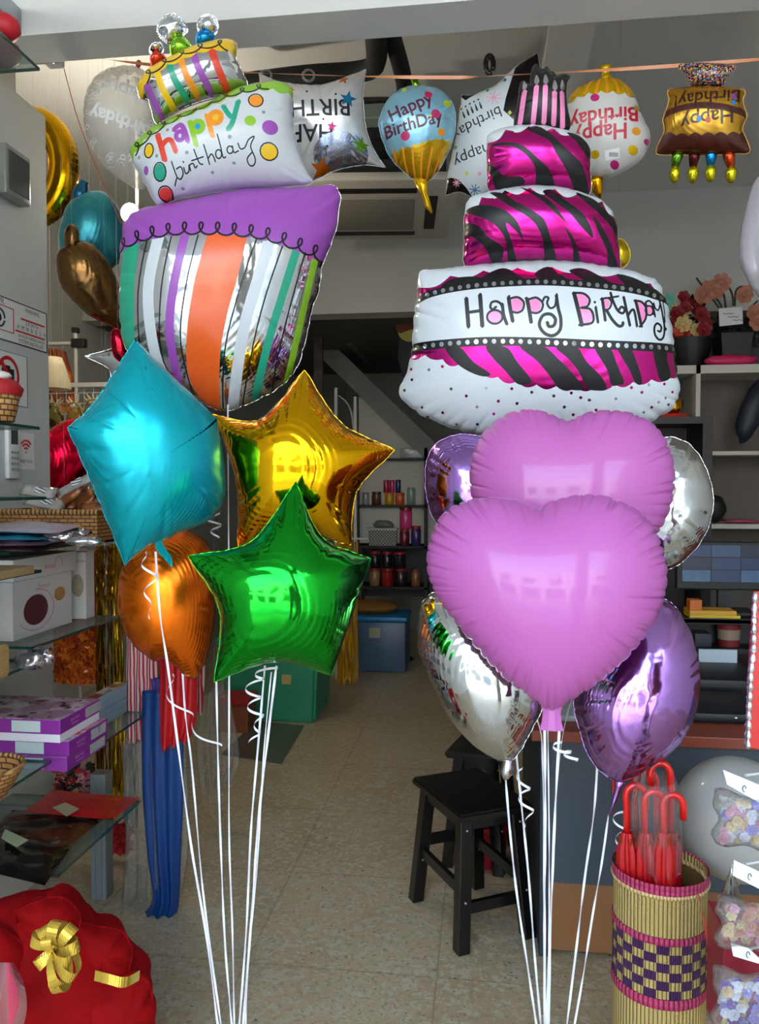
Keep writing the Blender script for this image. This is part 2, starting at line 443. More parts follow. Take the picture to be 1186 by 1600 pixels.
# pattern items, all in photo pixels: ('poly', mat, pts) ('stroke', mat, pts, width) ('disc', mat, (x, y), rx, ry) ('text', mat, string, (x, y), size, angle)
def prep_pattern(fr, items):
    out = []
    for it in items:
        k = it[0]
        if k == 'poly':
            p = [fr.loc(*q) for q in it[2]]; out.append((it[1], 'e', [(a, b) for a, b in zip(p, p[1:] + p[:1])]))
        elif k == 'disc':
            c, rx, ry = it[2], it[3], it[4]; n = 18
            p = [fr.loc(c[0] + rx * math.cos(2 * PI * i / n), c[1] + ry * math.sin(2 * PI * i / n)) for i in range(n)]
            out.append((it[1], 'e', [(a, b) for a, b in zip(p, p[1:] + p[:1])]))
        elif k == 'stroke':
            p = [fr.loc(*q) for q in it[2]]; h = it[3] * fr.px / 2; l, r = [], []
            for i in range(len(p)):
                t = (p[min(i + 1, len(p) - 1)] - p[max(i - 1, 0)]); t = t.normalized() if t.length > 1e-9 else Vector((1, 0)); nn = Vector((-t.y, t.x))
                l.append(p[i] + nn * h); r.append(p[i] - nn * h)
            t0 = (p[0] - p[1]).normalized() * h; t1 = (p[-1] - p[-2]).normalized() * h
            ring = [p[0] + t0] + l + [p[-1] + t1] + r[::-1]
            out.append((it[1], 's', [(a, b) for a, b in zip(ring, ring[1:] + ring[:1])], np.array([tuple(q) for q in p]), h))
        elif k == 'text':
            a = R(it[5]); c = fr.loc(*it[3]); ca, sa = math.cos(a), math.sin(a)
            E = text_edges(it[2], it[4] * fr.px, (it[6] if len(it) > 6 else 0) * fr.px)
            f = lambda q: Vector((c.x + q.x * ca - q.y * sa, c.y + q.x * sa + q.y * ca))
            out.append((it[1], 'e', [(f(a_), f(b_)) for a_, b_ in E]))
    return out
def inflate(name, fr, loop_px, half, mats, parent=None, items=None, seam=.0011, back=.85, rings=22, closed_smooth=8, backmat=0, zoff=0., smoothpts=True, **kw):
    """one balloon skin: front and back pillows joined at a seam; returns the mesh object"""
    loop = catmull(loop_px, closed_smooth) if smoothpts else [Vector(q[:2]) for q in loop_px]
    L2 = [fr.loc(q[0], q[1]) for q in loop]
    cen = kw.pop('center', None)
    if cen is not None: cen = tuple(fr.loc(*cen))
    pw = Pillow(L2, half, center=cen, **kw); c = pw.c
    rim = pw.rim; d = rim - c; th = np.arctan2(d[:, 1], d[:, 0]); Re = pw.R(th); nth = len(th)
    ts = np.sin(np.linspace(0, 1, rings + 1)[1:] * PI / 2); ts[-1] = 1.
    XY = np.array([[c[0] + t * Re * np.cos(th), c[1] + t * Re * np.sin(th)] for t in ts]).transpose(0, 2, 1).reshape(-1, 2)
    XY = np.vstack([[c], XY])
    off = wloc(parent) if parent is not None else fr.o
    def normals(xy, z, sgn):
        e = .0012; x, y = xy[:, 0], xy[:, 1]; pull = 1 - np.clip((pw.t(x, y) - .985) / .015, 0, 1) * .012
        x, y = c[0] + (x - c[0]) * pull, c[1] + (y - c[1]) * pull
        gx = (pw.z(x + e, y) - pw.z(x - e, y)) / (2 * e); gy = (pw.z(x, y + e) - pw.z(x, y - e)) / (2 * e)
        n = np.stack([-gx, -gy, np.ones_like(gx)], 1); n /= np.linalg.norm(n, axis=1)[:, None]; n[:, 2] *= sgn
        return n
    B = np.array([tuple(fr.ex), tuple(fr.ey), tuple(fr.n)])
    o0 = np.array(tuple(fr.o - off))
    tri_m = []
    if items:
        pat = prep_pattern(fr, items)
        V = [Vector(q) for q in XY]; E = []
        r0 = 1 + (rings - 1) * nth
        E += [(r0 + i, r0 + (i + 1) % nth) for i in range(nth)]
        for pt in pat:
            seen = {}
            for a, b in pt[2]:
                m_ = max(1, int((b - a).length / .012)); prev = None
                for i in range(m_ + 1):
                    q = a.lerp(b, i / m_); key = (round(q.x, 6), round(q.y, 6))
                    if key not in seen: seen[key] = len(V); V.append(Vector(q))
                    if prev is not None and prev != seen[key]: E.append((prev, seen[key]))
                    prev = seen[key]
        vo, eo, fo, *_ = geometry.delaunay_2d_cdt(V, E, [], 0, 2e-6, False)
        XF = np.array([tuple(q) for q in vo]); T = np.array([tuple(f) for f in fo if len(f) == 3])
        C = XF[T].mean(1); ok = pw.t(C[:, 0], C[:, 1]) < 1.0005; T = T[ok]; C = C[ok]
        idx = np.zeros(len(T), int)
        for pt in pat:
            e = np.array([(a.x, a.y, b.x, b.y) for a, b in pt[2]])
            lo = np.minimum(e[:, :2].min(0), e[:, 2:].min(0)); hi = np.maximum(e[:, :2].max(0), e[:, 2:].max(0))
            bb = np.where(((C >= lo) & (C <= hi)).all(1))[0]
            if not len(bb): continue
            ins = evenodd(C[bb], e) if pt[1] == 'e' else segdist(C[bb], pt[3]) < pt[4]
            idx[bb[ins]] = pt[0]
        used = np.unique(T); mp = -np.ones(len(XF), int); mp[used] = np.arange(len(used)); XF = XF[used]; T = mp[T]
        a, b, cc = XF[T[:, 0]], XF[T[:, 1]], XF[T[:, 2]]
        cw = ((b - a)[:, 0] * (cc - a)[:, 1] - (b - a)[:, 1] * (cc - a)[:, 0]) < 0; T[cw] = T[cw][:, ::-1]
        faces = [tuple(t) for t in T]; tri_m = list(idx)
    else:
        XF = XY; faces = []
        for i in range(nth): faces.append((0, 1 + i, 1 + (i + 1) % nth))
        for k in range(rings - 1):
            a0, b0 = 1 + k * nth, 1 + (k + 1) * nth
            for i in range(nth): j = (i + 1) % nth; faces.append((a0 + i, b0 + i, b0 + j, a0 + j))
        tri_m = [0] * len(faces)
        a, b, cc = XF[faces[0][0]], XF[faces[0][1]], XF[faces[0][2]]
        if (b - a)[0] * (cc - a)[1] - (b - a)[1] * (cc - a)[0] < 0: faces = [f[::-1] for f in faces]
    zf = pw.z(XF[:, 0], XF[:, 1]) + zoff; nf = normals(XF, zf, 1)
    nb0 = len(XF); zb = -pw.z(XY[:, 0], XY[:, 1]) * back + zoff
    nb = normals(XY, zb, -1)
    bf = []
    for i in range(nth): bf.append((0, 1 + (i + 1) % nth, 1 + i))
    for k in range(rings - 1):
        a0, b0 = 1 + k * nth, 1 + (k + 1) * nth
        for i in range(nth): j = (i + 1) % nth; bf.append((a0 + i, a0 + j, b0 + j, b0 + i))
    a, b, cc = XY[bf[0][0]], XY[bf[0][1]], XY[bf[0][2]]
    if (b - a)[0] * (cc - a)[1] - (b - a)[1] * (cc - a)[0] > 0: bf = [f[::-1] for f in bf]
    faces += [tuple(q + nb0 for q in f) for f in bf]; tri_m += [backmat] * len(bf)
    loc = np.vstack([np.column_stack([XF, zf]), np.column_stack([XY, zb])]); nn = np.vstack([nf, nb])
    # seam flange: a thin crimped strip outside the rim
    if seam:
        s0 = len(loc); rr = np.column_stack([np.cos(th), np.sin(th)]); wob = np.sin(np.arange(nth) * 1.9) * .0006
        ri = XY[-nth:]; tx = np.roll(ri, -1, 0) - np.roll(ri, 1, 0); nrm = np.column_stack([tx[:, 1], -tx[:, 0]]); nrm /= np.maximum(np.linalg.norm(nrm, axis=1), 1e-9)[:, None]
        sg = np.sign((nrm * rr).sum(1)); nrm *= sg[:, None]
        ro = ri + nrm * seam
        loc = np.vstack([loc, np.column_stack([ri, np.full(nth, zoff)]), np.column_stack([ro, wob + zoff])])
        nv = np.column_stack([nrm * .12 * np.sign(np.sin(np.arange(nth) * 1.9))[:, None], np.ones(nth)]); nv /= np.linalg.norm(nv, axis=1)[:, None]
        nn = np.vstack([nn, nv, nv])
        for i in range(nth):
            j = (i + 1) % nth; faces.append((s0 + i, s0 + j, s0 + nth + j, s0 + nth + i)); tri_m.append(backmat)
    wv = o0 + loc @ B; wn = nn @ B
    me = bpy.data.meshes.new(name); me.from_pydata(wv.tolist(), [], faces)
    for m in (mats if isinstance(mats, (list, tuple)) else [mats]): me.materials.append(m)
    me.polygons.foreach_set('material_index', np.array(tri_m, dtype=np.int32)); me.shade_smooth()
    me.normals_split_custom_set_from_vertices([tuple(q) for q in wn])
    o = bpy.data.objects.new(name, me); COL.objects.link(o)
    if parent is not None: o.parent = parent
    else: o.location = off
    PW[o.name] = (pw, fr)
    return o
PW = {}
def star_loop(tips, vals, tip=9):
    """tips and valleys alternate; tips are blunted"""
    out = []
    for i, t in enumerate(tips):
        a = Vector(vals[i - 1]); b = Vector(vals[i]); t = Vector(t)
        da = (a - t).normalized() * tip; db = (b - t).normalized() * tip
        out += [tuple(t + da) , tuple(t + (da + db) * .12), tuple(t + db), tuple(b)]
    return out
def cr(x0, y0, k):
    """maps coordinates read in an enlarged view back to photo pixels"""
    return lambda pts: [(x0 + q[0] / k, y0 + q[1] / k) + tuple(q[2:]) for q in pts]
def smooth(pts, n=5, closed=False): return [tuple(q) for q in catmull(pts, n, closed)]
def along(path, s):
    d = [0.]
    for a, b in zip(path, path[1:]): d.append(d[-1] + math.hypot(b[0] - a[0], b[1] - a[1]))
    s *= d[-1]
    for i in range(len(path) - 1):
        if s <= d[i + 1] or i == len(path) - 2:
            f = (s - d[i]) / max(d[i + 1] - d[i], 1e-9); a, b = path[i], path[i + 1]; L = max(d[i + 1] - d[i], 1e-9)
            return (a[0] + (b[0] - a[0]) * f, a[1] + (b[1] - a[1]) * f), ((b[0] - a[0]) / L, (b[1] - a[1]) / L)
def scallops(path, n, depth, k=8):
    """wavy lower edge: n arcs along the path, bulging to the side of +y"""
    out = []
    for i in range(n * k + 1):
        (x, y), (tx, ty) = along(path, i / (n * k)); b = abs(math.sin(PI * i / k)) * depth
        out.append((x - ty * b, y + tx * b))
    return out
def loops(path, n, r, k=16, squash=1.2):
    out = []
    for i in range(n * k + 1):
        (x, y), (tx, ty) = along(path, min(max(i / (n * k), 0), 1)); a = 2 * PI * i / k
        dx, dy = r * math.sin(a) * .95, r * math.cos(a) * squash
        out.append((x + tx * dx - ty * dy, y + ty * dx + tx * dy))
    return out
def oval(cx, cy, rx, ry, a0=0, a1=360, n=14): return [(cx + rx * math.cos(R(a0 + (a1 - a0) * i / n)), cy + ry * math.sin(R(a0 + (a1 - a0) * i / n))) for i in range(n + 1)]
# ================================================================ THE SETTING
TERR = speckle_mat('terrazzo', 'b8a482', [('ab9672', 3, .4, .65), ('bfb299', 38, .5, .62), ('9c8e78', 60, .56, .66), ('ab8f78', 45, .6, .7), ('5a5148', 60, .69, .71), ('c9bfac', 90, .6, .7)], 60, rough=.42)
def tile_joints(m):
    n = m.node_tree; L = n.links.new; b = n.nodes['Principled BSDF']; src = b.inputs['Base Color'].links[0].from_socket
    tc = n.nodes.new('ShaderNodeTexCoord'); br = n.nodes.new('ShaderNodeTexBrick'); br.offset = 0; br.inputs['Scale'].default_value = 1
    br.inputs['Brick Width'].default_value = .6; br.inputs['Row Height'].default_value = .6; br.inputs['Mortar Size'].default_value = .0035
    br.inputs['Color1'].default_value = br.inputs['Color2'].default_value = (1, 1, 1, 1); br.inputs['Mortar'].default_value = (.78, .75, .7, 1)
    L(tc.outputs['Object'], br.inputs['Vector']); mx = n.nodes.new('ShaderNodeMix'); mx.data_type = 'RGBA'; mx.blend_type = 'MULTIPLY'; mx.inputs['Factor'].default_value = 1
    L(src, mx.inputs['A']); L(br.outputs['Color'], mx.inputs['B']); L(mx.outputs['Result'], b.inputs['Base Color'])
tile_joints(TERR)
WALL = M('cccbc5', .75, bump=.15, bscale=140, var=.03, vscale=3, name='painted_plaster')
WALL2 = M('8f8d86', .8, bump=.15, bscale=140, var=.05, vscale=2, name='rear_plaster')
CEIL = M('e2e2e0', .85, bump=.1, bscale=90, var=.04, vscale=2, name='ceiling_paint')
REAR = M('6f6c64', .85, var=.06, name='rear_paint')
XW = P(75, 500, 2.93).x
XL, XR, YB, ZC, ZB, YR = -2.88, 2.6, 5.5, 3.44, 2.69, 8.4
struct('floor', MB().box((XL - .2, -2.6, -.1), (XR + .2, YR + .2, 0)), TERR)
struct('ceiling', MB().box((XL - .2, 2.5, ZC), (XR + .2, YB + .1, ZC + .15)), CEIL)
m = MB(); m.box((XL - .2, 2.4, 2.92), (XR + .2, 2.56, 6)); struct('beam_front', m, M('dad9d4', .7, var=.03, name='lintel_paint'))
m = MB().box((XL - .1, 5.5, ZB), (1.0, 5.66, ZC)).box((1.0, 5.5, 0), (XR + .1, 5.66, ZC)); struct('wall_back', m, WALL)
struct('trim_1', MB().box((XL, 5.47, ZB), (1.0, 5.5, ZB + .035)).box((XL, 5.485, ZB + .035), (1.0, 5.5, ZB + .1)), WALL)
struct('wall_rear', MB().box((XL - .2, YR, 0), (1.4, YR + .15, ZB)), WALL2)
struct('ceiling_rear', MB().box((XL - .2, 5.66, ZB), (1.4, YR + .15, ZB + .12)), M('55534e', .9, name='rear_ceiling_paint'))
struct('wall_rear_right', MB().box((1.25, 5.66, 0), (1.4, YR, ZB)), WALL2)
struct('wall_left', MB().box((XL - .15, 2.4, 0), (XL, YR, ZC)), WALL)
struct('wall_right', MB().box((XR, -2.4, 0), (XR + .15, 5.66, ZC)), WALL)
struct('wall_front_left', MB().box((XL - .1, 2.58, 0), (XW - .12, 2.93, ZC)).box((XW - .12, -.6, 0), (XW, 2.93, 2.92)), WALL)
struct('beam_ceiling', MB().box((.24, 2.56, ZC - .16), (.42, 5.5, ZC)), CEIL)
# the arcade in front of the shop, the street and the row opposite (seen only in the foil)
struct('ceiling_arcade', MB().box((XL - .2, -1.2, 3.5), (XR + .2, 2.4, 3.6)), M('cfcfcc', .8, name='arcade_ceiling_paint'))
struct('pillar_1', MB().box((.75, -1.3, 0), (1.1, -.95, 3.5)), WALL)
struct('pillar_2', MB().box((-2.95, -1.3, 0), (-2.6, -.95, 3.5)), WALL)
struct('road', MB().box((-40, -26, -.25), (40, -2.6, -.15)), M('8c8d8e', .9, bump=.3, bscale=20, name='asphalt'))
m = MB().box((-30, -17.5, -.15), (30, -16.8, 7.5))
struct('wall_opposite', m, M('c6c6c2', .8, var=.1, name='shophouse_paint'))
m = MB()
for i in range(-5, 6): m.box((i * 5 - 1.9, -16.85, 0), (i * 5 + 1.9, -16.7, 2.9)); m.box((i * 5 - 1.2, -16.85, 4.1), (i * 5 + 1.2, -16.7, 5.8))
struct('window_1', m, M('39424a', .25, name='shopfront_glass'))
# stair rising behind the doorway in the rear room
m = MB(); a0, b0 = P(478, 497, 6.9), P(735, 745, 6.9)
dz = Vector((0, 0, -.22)); m.slab(a0, b0, b0 + Vector((0, .9, 0)), a0 + Vector((0, .9, 0)), dz)
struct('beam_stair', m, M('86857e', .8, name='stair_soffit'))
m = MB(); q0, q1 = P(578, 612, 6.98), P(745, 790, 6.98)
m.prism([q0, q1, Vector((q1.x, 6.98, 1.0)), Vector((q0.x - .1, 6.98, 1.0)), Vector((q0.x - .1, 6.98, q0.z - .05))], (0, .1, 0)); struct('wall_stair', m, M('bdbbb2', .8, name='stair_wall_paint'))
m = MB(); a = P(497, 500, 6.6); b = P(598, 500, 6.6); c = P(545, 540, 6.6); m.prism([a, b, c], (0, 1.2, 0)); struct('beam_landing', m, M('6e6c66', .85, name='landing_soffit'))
# ================================================================ BALLOONS ON THE FLOOR RIBBONS
G_L, G_R = 'left balloon bouquet', 'right balloon bouquet'
WH, BK = printed('d3d8dc', .3, 'white_print'), foil('050404', .4, 0., .1, 'black_print', 3, .05, 230., 0.)
LIME, PURP, TEAL, ORAN, YELL, REDP, BLUP = printed('8fc32a'), printed('a04fb4'), printed('25a582'), printed('f2641f'), printed('f5c416'), printed('e2432a'), printed('1e9bd0')
ORG2, GREY, PALE = printed('f59a2a'), printed('8b8f96'), printed('dfe8f0')
CHROME = foil('dcdcde', .07, 1., .3, 'chrome_foil', 1, .16)
PINKP = printed('f08cc0', .25)
HOTP = foil('d82a8c', .2, 1., .3, 'magenta_foil', 2, .1)

# ---- left cake balloon
c1, c2 = cr(190, 10, 3.389), cr(180, 280, 3.294)
root = thing('cake_balloon', 'tall three-tier cake balloon with purple top band and coloured stripes', 'balloon', P(360, 460, 2.35), G_L)
f1 = Frame(355, 440, 2.35, yaw=-4)
CM = [CHROME, PURP, WH, TEAL, ORAN, printed('8fc32a', .3), BK, PURP]
path = c2([(25, 385), (60, 372), (150, 345), (300, 320), (450, 318), (600, 325), (750, 340), (880, 372), (1000, 410), (1060, 430)])
path = smooth(path, 4)
top = c2([(1300, 430), (1300, -60), (-60, -60), (-60, 400)])
its = []
def st(mi, pts, w, T=c2): its.append(('stroke', mi, smooth(T(pts), 5), w))
st(3, [(112, 340), (85, 600), (80, 880)], 26); st(6, [(197, 340), (152, 600), (150, 960)], 2.2)
st(2, [(255, 330), (205, 600), (228, 900), (280, 1040)], 17); st(6, [(320, 330), (272, 600), (262, 900), (320, 1060)], 2.2)
st(1, [(387, 330), (332, 600), (312, 800), (340, 1060)], 13); st(6, [(452, 330), (392, 600), (365, 850), (410, 1110)], 2.2)
its.append(('poly', 4, smooth(c2([(500, 320, 1), (695, 320, 1), (650, 520), (585, 760), (555, 950), (545, 1250, 1), (440, 1120, 1), (392, 1000), (400, 780), (440, 540)]), 5)))
st(6, [(742, 330), (640, 650), (580, 900), (560, 1180)], 2.2); st(2, [(805, 330), (740, 560), (672, 800), (610, 1180)], 17)
st(6, [(876, 340), (782, 620), (722, 850), (655, 1180)], 2.2); st(3, [(942, 360), (862, 620), (792, 850), (710, 1180)], 12)
st(6, [(978, 390), (892, 700), (832, 950), (800, 1150)], 2.2); st(5, [(1030, 410), (985, 600), (940, 800), (875, 1080)], 10)
its.append(('poly', 1, scallops(path, 12, 4.5) + top))
its.append(('stroke', 6, loops([(x, y - 7) for x, y in path], 13, 8.6, squash=1.15), 3.))
o = inflate('bottom_tier', f1, c2([(28, 330), (60, 195), (150, 150), (300, 122), (450, 92), (650, 55), (850, 48), (1000, 38), (1110, 30), (1160, 70), (1150, 200), (1115, 330), (1068, 440), (1052, 560), (1012, 680), (985, 810), (940, 960), (850, 1070), (700, 1150), (560, 1195), (450, 1150), (330, 1060), (230, 990), (110, 930), (45, 850), (22, 700), (18, 520)]), .16, CM, root, its, creases=44, seed=3, nth=300, amp=.006)
its = []
mid = c1([(20, 850), (75, 800), (130, 745), (200, 690), (300, 640), (400, 600), (500, 560), (600, 520), (700, 490), (800, 478), (870, 485), (960, 470)])
its.append(('poly', 1, scallops(smooth(mid, 4), 13, 5.5) + c1([(1000, 300), (0, 300), (-40, 800)])))
its.append(('stroke', 2, loops(smooth(c1([(72, 795), (150, 722), (260, 645), (360, 600), (450, 557), (560, 512), (660, 488), (775, 462)]), 4), 9, 8.5, squash=.8), 2.5))
L_ = lambda mi, pts, w: its.append(('stroke', mi, smooth(c1(pts), 5), w))
D_ = lambda mi, x, y, rx, ry=None: its.append(('disc', mi, c1([(x, y)])[0], rx / 3.389, (ry or rx) / 3.389))
for (x, y, rx, ry, mi, ring) in ((168, 805, 22, 34, 3, 1), (225, 915, 30, 40, 4, 1), (245, 1012, 34, 28, 5, 1), (718, 560, 34, 34, 6, 1), (690, 672, 29, 27, 1, 0), (790, 700, 41, 38, 7, 0), (785, 820, 42, 38, 3, 1), (148, 897, 14, 22, 7, 0),
                              (110, 828, 7, 10, 8, 0), (211, 836, 8, 9, 8, 0), (369, 829, 10, 9, 8, 0), (587, 756, 10, 11, 8, 0), (757, 623, 9, 9, 8, 0), (606, 877, 10, 7, 8, 0), (495, 919, 9, 7, 8, 0), (336, 987, 9, 6, 8, 0), (265, 702, 8, 9, 8, 0)):
    D_(mi, x, y, rx, ry)
    if ring: its.append(('stroke', 2, c1(oval(x - 1, y - 2, rx + 3, ry + 4)), 1.9))
wl = 7.6
L_(5, [(215, 728), (235, 790), (252, 855)], wl + 1); L_(5, [(238, 790), (262, 762), (288, 765), (312, 820)], wl)
L_(7, oval(333, 742, 20, 24), wl - 1); L_(7, [(300, 706), (330, 680), (352, 705), (374, 772)], wl)
D_(9, 425, 697, 18, 22); L_(1, [(382, 668), (400, 730), (416, 792)], wl); L_(1, oval(424, 697, 27, 30), wl)
D_(3, 514, 652, 22, 26); L_(6, [(470, 640), (487, 700), (500, 750)], wl); L_(6, oval(514, 652, 30, 33), wl)
L_(4, [(553, 590), (575, 630), (595, 655)], wl); L_(4, [(628, 566), (612, 640), (598, 690), (580, 718)], wl)
for s in ([(288, 868), (300, 905), (312, 940)], [(298, 978), (312, 945), (330, 950), (345, 925), (335, 895), (312, 905)], [(350, 898), (358, 925), (375, 915), (378, 888), (384, 912)], [(376, 890), (398, 880), (408, 900), (420, 890)],
          [(405, 815), (418, 850), (432, 880), (448, 884)], [(392, 868), (452, 850)], [(455, 793), (470, 840), (482, 885)], [(476, 860), (492, 838), (504, 850), (512, 872)], oval(530, 838, 15, 20), [(524, 742), (540, 800), (552, 852), (566, 850)],
          oval(588, 818, 15, 17), [(600, 800), (608, 830), (630, 822)], [(628, 786), (640, 812), (662, 806), (682, 768), (710, 752), (692, 800), (714, 855), (706, 884), (684, 884), (674, 856), (700, 826)], [(348, 870), (351, 876)]):
    L_(2, s, 1.9)
CM2 = [WH, LIME, BK, YELL, TEAL, REDP, ORG2, PURP, GREY, BLUP]
inflate('middle_tier', f1, c1([(42, 800), (60, 738), (150, 655), (300, 585), (450, 525), (600, 448), (750, 408), (850, 408), (908, 448), (905, 560), (930, 720), (975, 860), (1010, 935), (900, 952), (700, 965), (500, 985), (300, 1022), (195, 1055), (155, 1000), (100, 900)]), .12, CM2, root, its, creases=40, seed=5, amp=.005)
its = []
for mi, pts, w in ((7, [(140, 430), (190, 540), (225, 610)], 9), (3, [(205, 390), (240, 490), (290, 570)], 10), (4, [(270, 350), (300, 440), (350, 510)], 10), (6, [(330, 330), (360, 420), (405, 490)], 10), (7, [(390, 290), (425, 390), (475, 470)], 10), (5, [(480, 250), (510, 350), (560, 460)], 11)): L_(mi, pts, w)
its.append(('poly', 3, scallops(smooth(c1([(70, 500), (115, 470), (180, 400), (300, 345), (400, 305), (500, 275), (590, 275), (650, 290)]), 4), 8, 5) + c1([(700, 100), (0, 100)])))
its.append(('stroke', 2, loops(smooth(c1([(130, 425), (180, 375), (260, 325), (350, 285), (440, 258), (510, 238), (575, 250)]), 4), 5, 9.5, squash=.9), 2.6))
inflate('top_tier', f1, c1([(80, 430), (100, 388), (150, 335), (250, 285), (350, 235), (450, 200), (560, 178), (603, 190), (612, 235), (608, 280), (640, 345), (668, 420), (600, 455), (500, 480), (400, 508), (300, 550), (205, 615), (180, 625), (158, 560), (138, 492), (98, 490)]), .085, [CHROME, LIME, BK, YELL, TEAL, REDP, ORG2, PURP], root, its, creases=34, seed=6, amp=.004)
for col, body, flame in (('e2432a', [(155, 270), (175, 235), (205, 240), (235, 290), (170, 325)], [(150, 235), (165, 200), (205, 195), (220, 225), (205, 250), (165, 255)]),
                         ('86c22c', [(262, 180), (310, 155), (330, 165), (375, 240), (275, 270)], [(190, 110), (225, 55), (280, 38), (330, 80), (350, 130), (310, 160), (255, 200), (200, 160)]),
                         ('1e8fd8', [(402, 140), (445, 130), (490, 145), (470, 205), (405, 215)], [(402, 110), (415, 65), (450, 45), (495, 60), (510, 110), (490, 150), (430, 150)])):
    ob = inflate('candle', f1, c1(body), .028, foil(col, .18, .8, .3), root, creases=10, amp=.005, nth=90, rings=9, seam=.003, depth=.8)
    inflate('flame', f1, c1(flame), .03, foil('e4e4e6', .1, 1., .3, 'crinkled_chrome', 9, .6), ob, creases=26, amp=.011, inset=.05, nth=130, rings=12, seam=.004, seed=int(flame[0][0]), depth=.85)

# ---- right cake balloon
z4, z3 = cr(690, 80, 4.09), cr(620, 400, 2.636)
root = thing('cake_balloon', 'tall three-tier cake balloon with black and pink zebra stripes', 'balloon', P(845, 430, 2.35), G_R)
f2 = Frame(845, 430, 2.35, yaw=3)
ZM = [WH, HOTP, BK, PINKP, foil('c9ccd2', .12, 1., .1, 'sequin_foil')]
its = [('poly', 1, z3([(40, 130), (95, 135)]) + scallops(z3([(95, 135), (250, 85), (440, 65), (615, 58), (770, 66), (905, 85), (1020, 115), (1150, 190)]), 8, 9)[::1] + z3([(1160, 215), (980, 165), (850, 150), (640, 135), (500, 137), (300, 150), (150, 180), (60, 205)]))]
zz = lambda pts: its.append(('poly', 2, smooth(z3(pts), 4, True)))
for p in ([(190, 140), (240, 105), (330, 100), (360, 125), (250, 150)], [(330, 130), (390, 80), (450, 65), (520, 110), (600, 130), (430, 140)], [(560, 95), (615, 58), (660, 90), (700, 125), (630, 125)], [(700, 75), (760, 65), (840, 110), (880, 140), (790, 135), (730, 100)], [(890, 90), (960, 100), (1040, 140), (1100, 180), (960, 160)]): zz(p)
lowtop = [(40, 395), (150, 380), (350, 368), (550, 370), (800, 380), (1000, 388), (1200, 398)]
sc = scallops(z3([(50, 420), (110, 410), (165, 415), (225, 440), (320, 455), (400, 495), (480, 515), (550, 528), (640, 535), (700, 540), (800, 540), (900, 525), (1000, 512), (1110, 498), (1170, 470)]), 15, 6)
its.append(('poly', 1, z3(lowtop) + sc[::-1]))
for p in ([(210, 385), (270, 385), (320, 440), (385, 485), (370, 498), (330, 490), (280, 465), (240, 430)], [(370, 380), (450, 385), (490, 440), (545, 510), (530, 528), (490, 525), (440, 470), (400, 430)], [(500, 380), (590, 380), (650, 430), (700, 480), (750, 545), (700, 550), (655, 545), (620, 500), (570, 440)],
          [(640, 385), (720, 385), (760, 440), (820, 500), (840, 548), (790, 552), (760, 540), (730, 480), (690, 430)], [(790, 385), (850, 385), (880, 450), (910, 520), (890, 530), (860, 530), (840, 470)], [(880, 385), (930, 385), (960, 440), (985, 520), (960, 525), (930, 470)], [(1030, 390), (1085, 390), (1095, 440), (1110, 495), (1085, 515), (1060, 510), (1040, 450)], [(1125, 390), (1160, 390), (1170, 470), (1140, 480)]): zz(p)
u1 = smooth(z3([(40, 205), (85, 190), (150, 165), (300, 140), (500, 127), (640, 126), (850, 141), (980, 158), (1105, 188), (1190, 215)]), 4)
u2 = smooth(z3([(30, 400), (65, 385), (150, 374), (350, 362), (550, 364), (800, 374), (1000, 380), (1145, 386), (1210, 390)]), 4)
for pth, wd, k in ((u1, 11.5, 34), (u2, 13.5, 34)):
    its.append(('stroke', 2, pth, wd))
    for i in range(k):
        (x, y), _ = along(pth, (i + .9) / (k + .4)); its.append(('disc', 4, (x, y), 3.4, 3.6))
sx = lambda pts: [(290 + (p_[0] - 290) * .968, p_[1]) for p_ in pts]
def q(mi, pts, w): its.append(('stroke', mi, smooth(z3(sx(pts)), 5), w / 2.636))
def fl(pts): its.append(('poly', 3, smooth(z3(sx(pts)), 4, True)))
fl(oval(408, 266, 26, 24)); fl([(472, 195), (505, 195), (520, 215), (508, 245), (478, 245)]); fl([(546, 198), (578, 196), (594, 218), (582, 248), (552, 248)])
fl([(740, 178), (775, 182), (785, 210), (765, 228), (795, 248), (795, 282), (755, 290)]); fl([(842, 198), (868, 198), (872, 220), (848, 235)]); fl([(990, 202), (1015, 215), (1022, 255), (1003, 292)]); fl(oval(1040, 235, 14, 16))
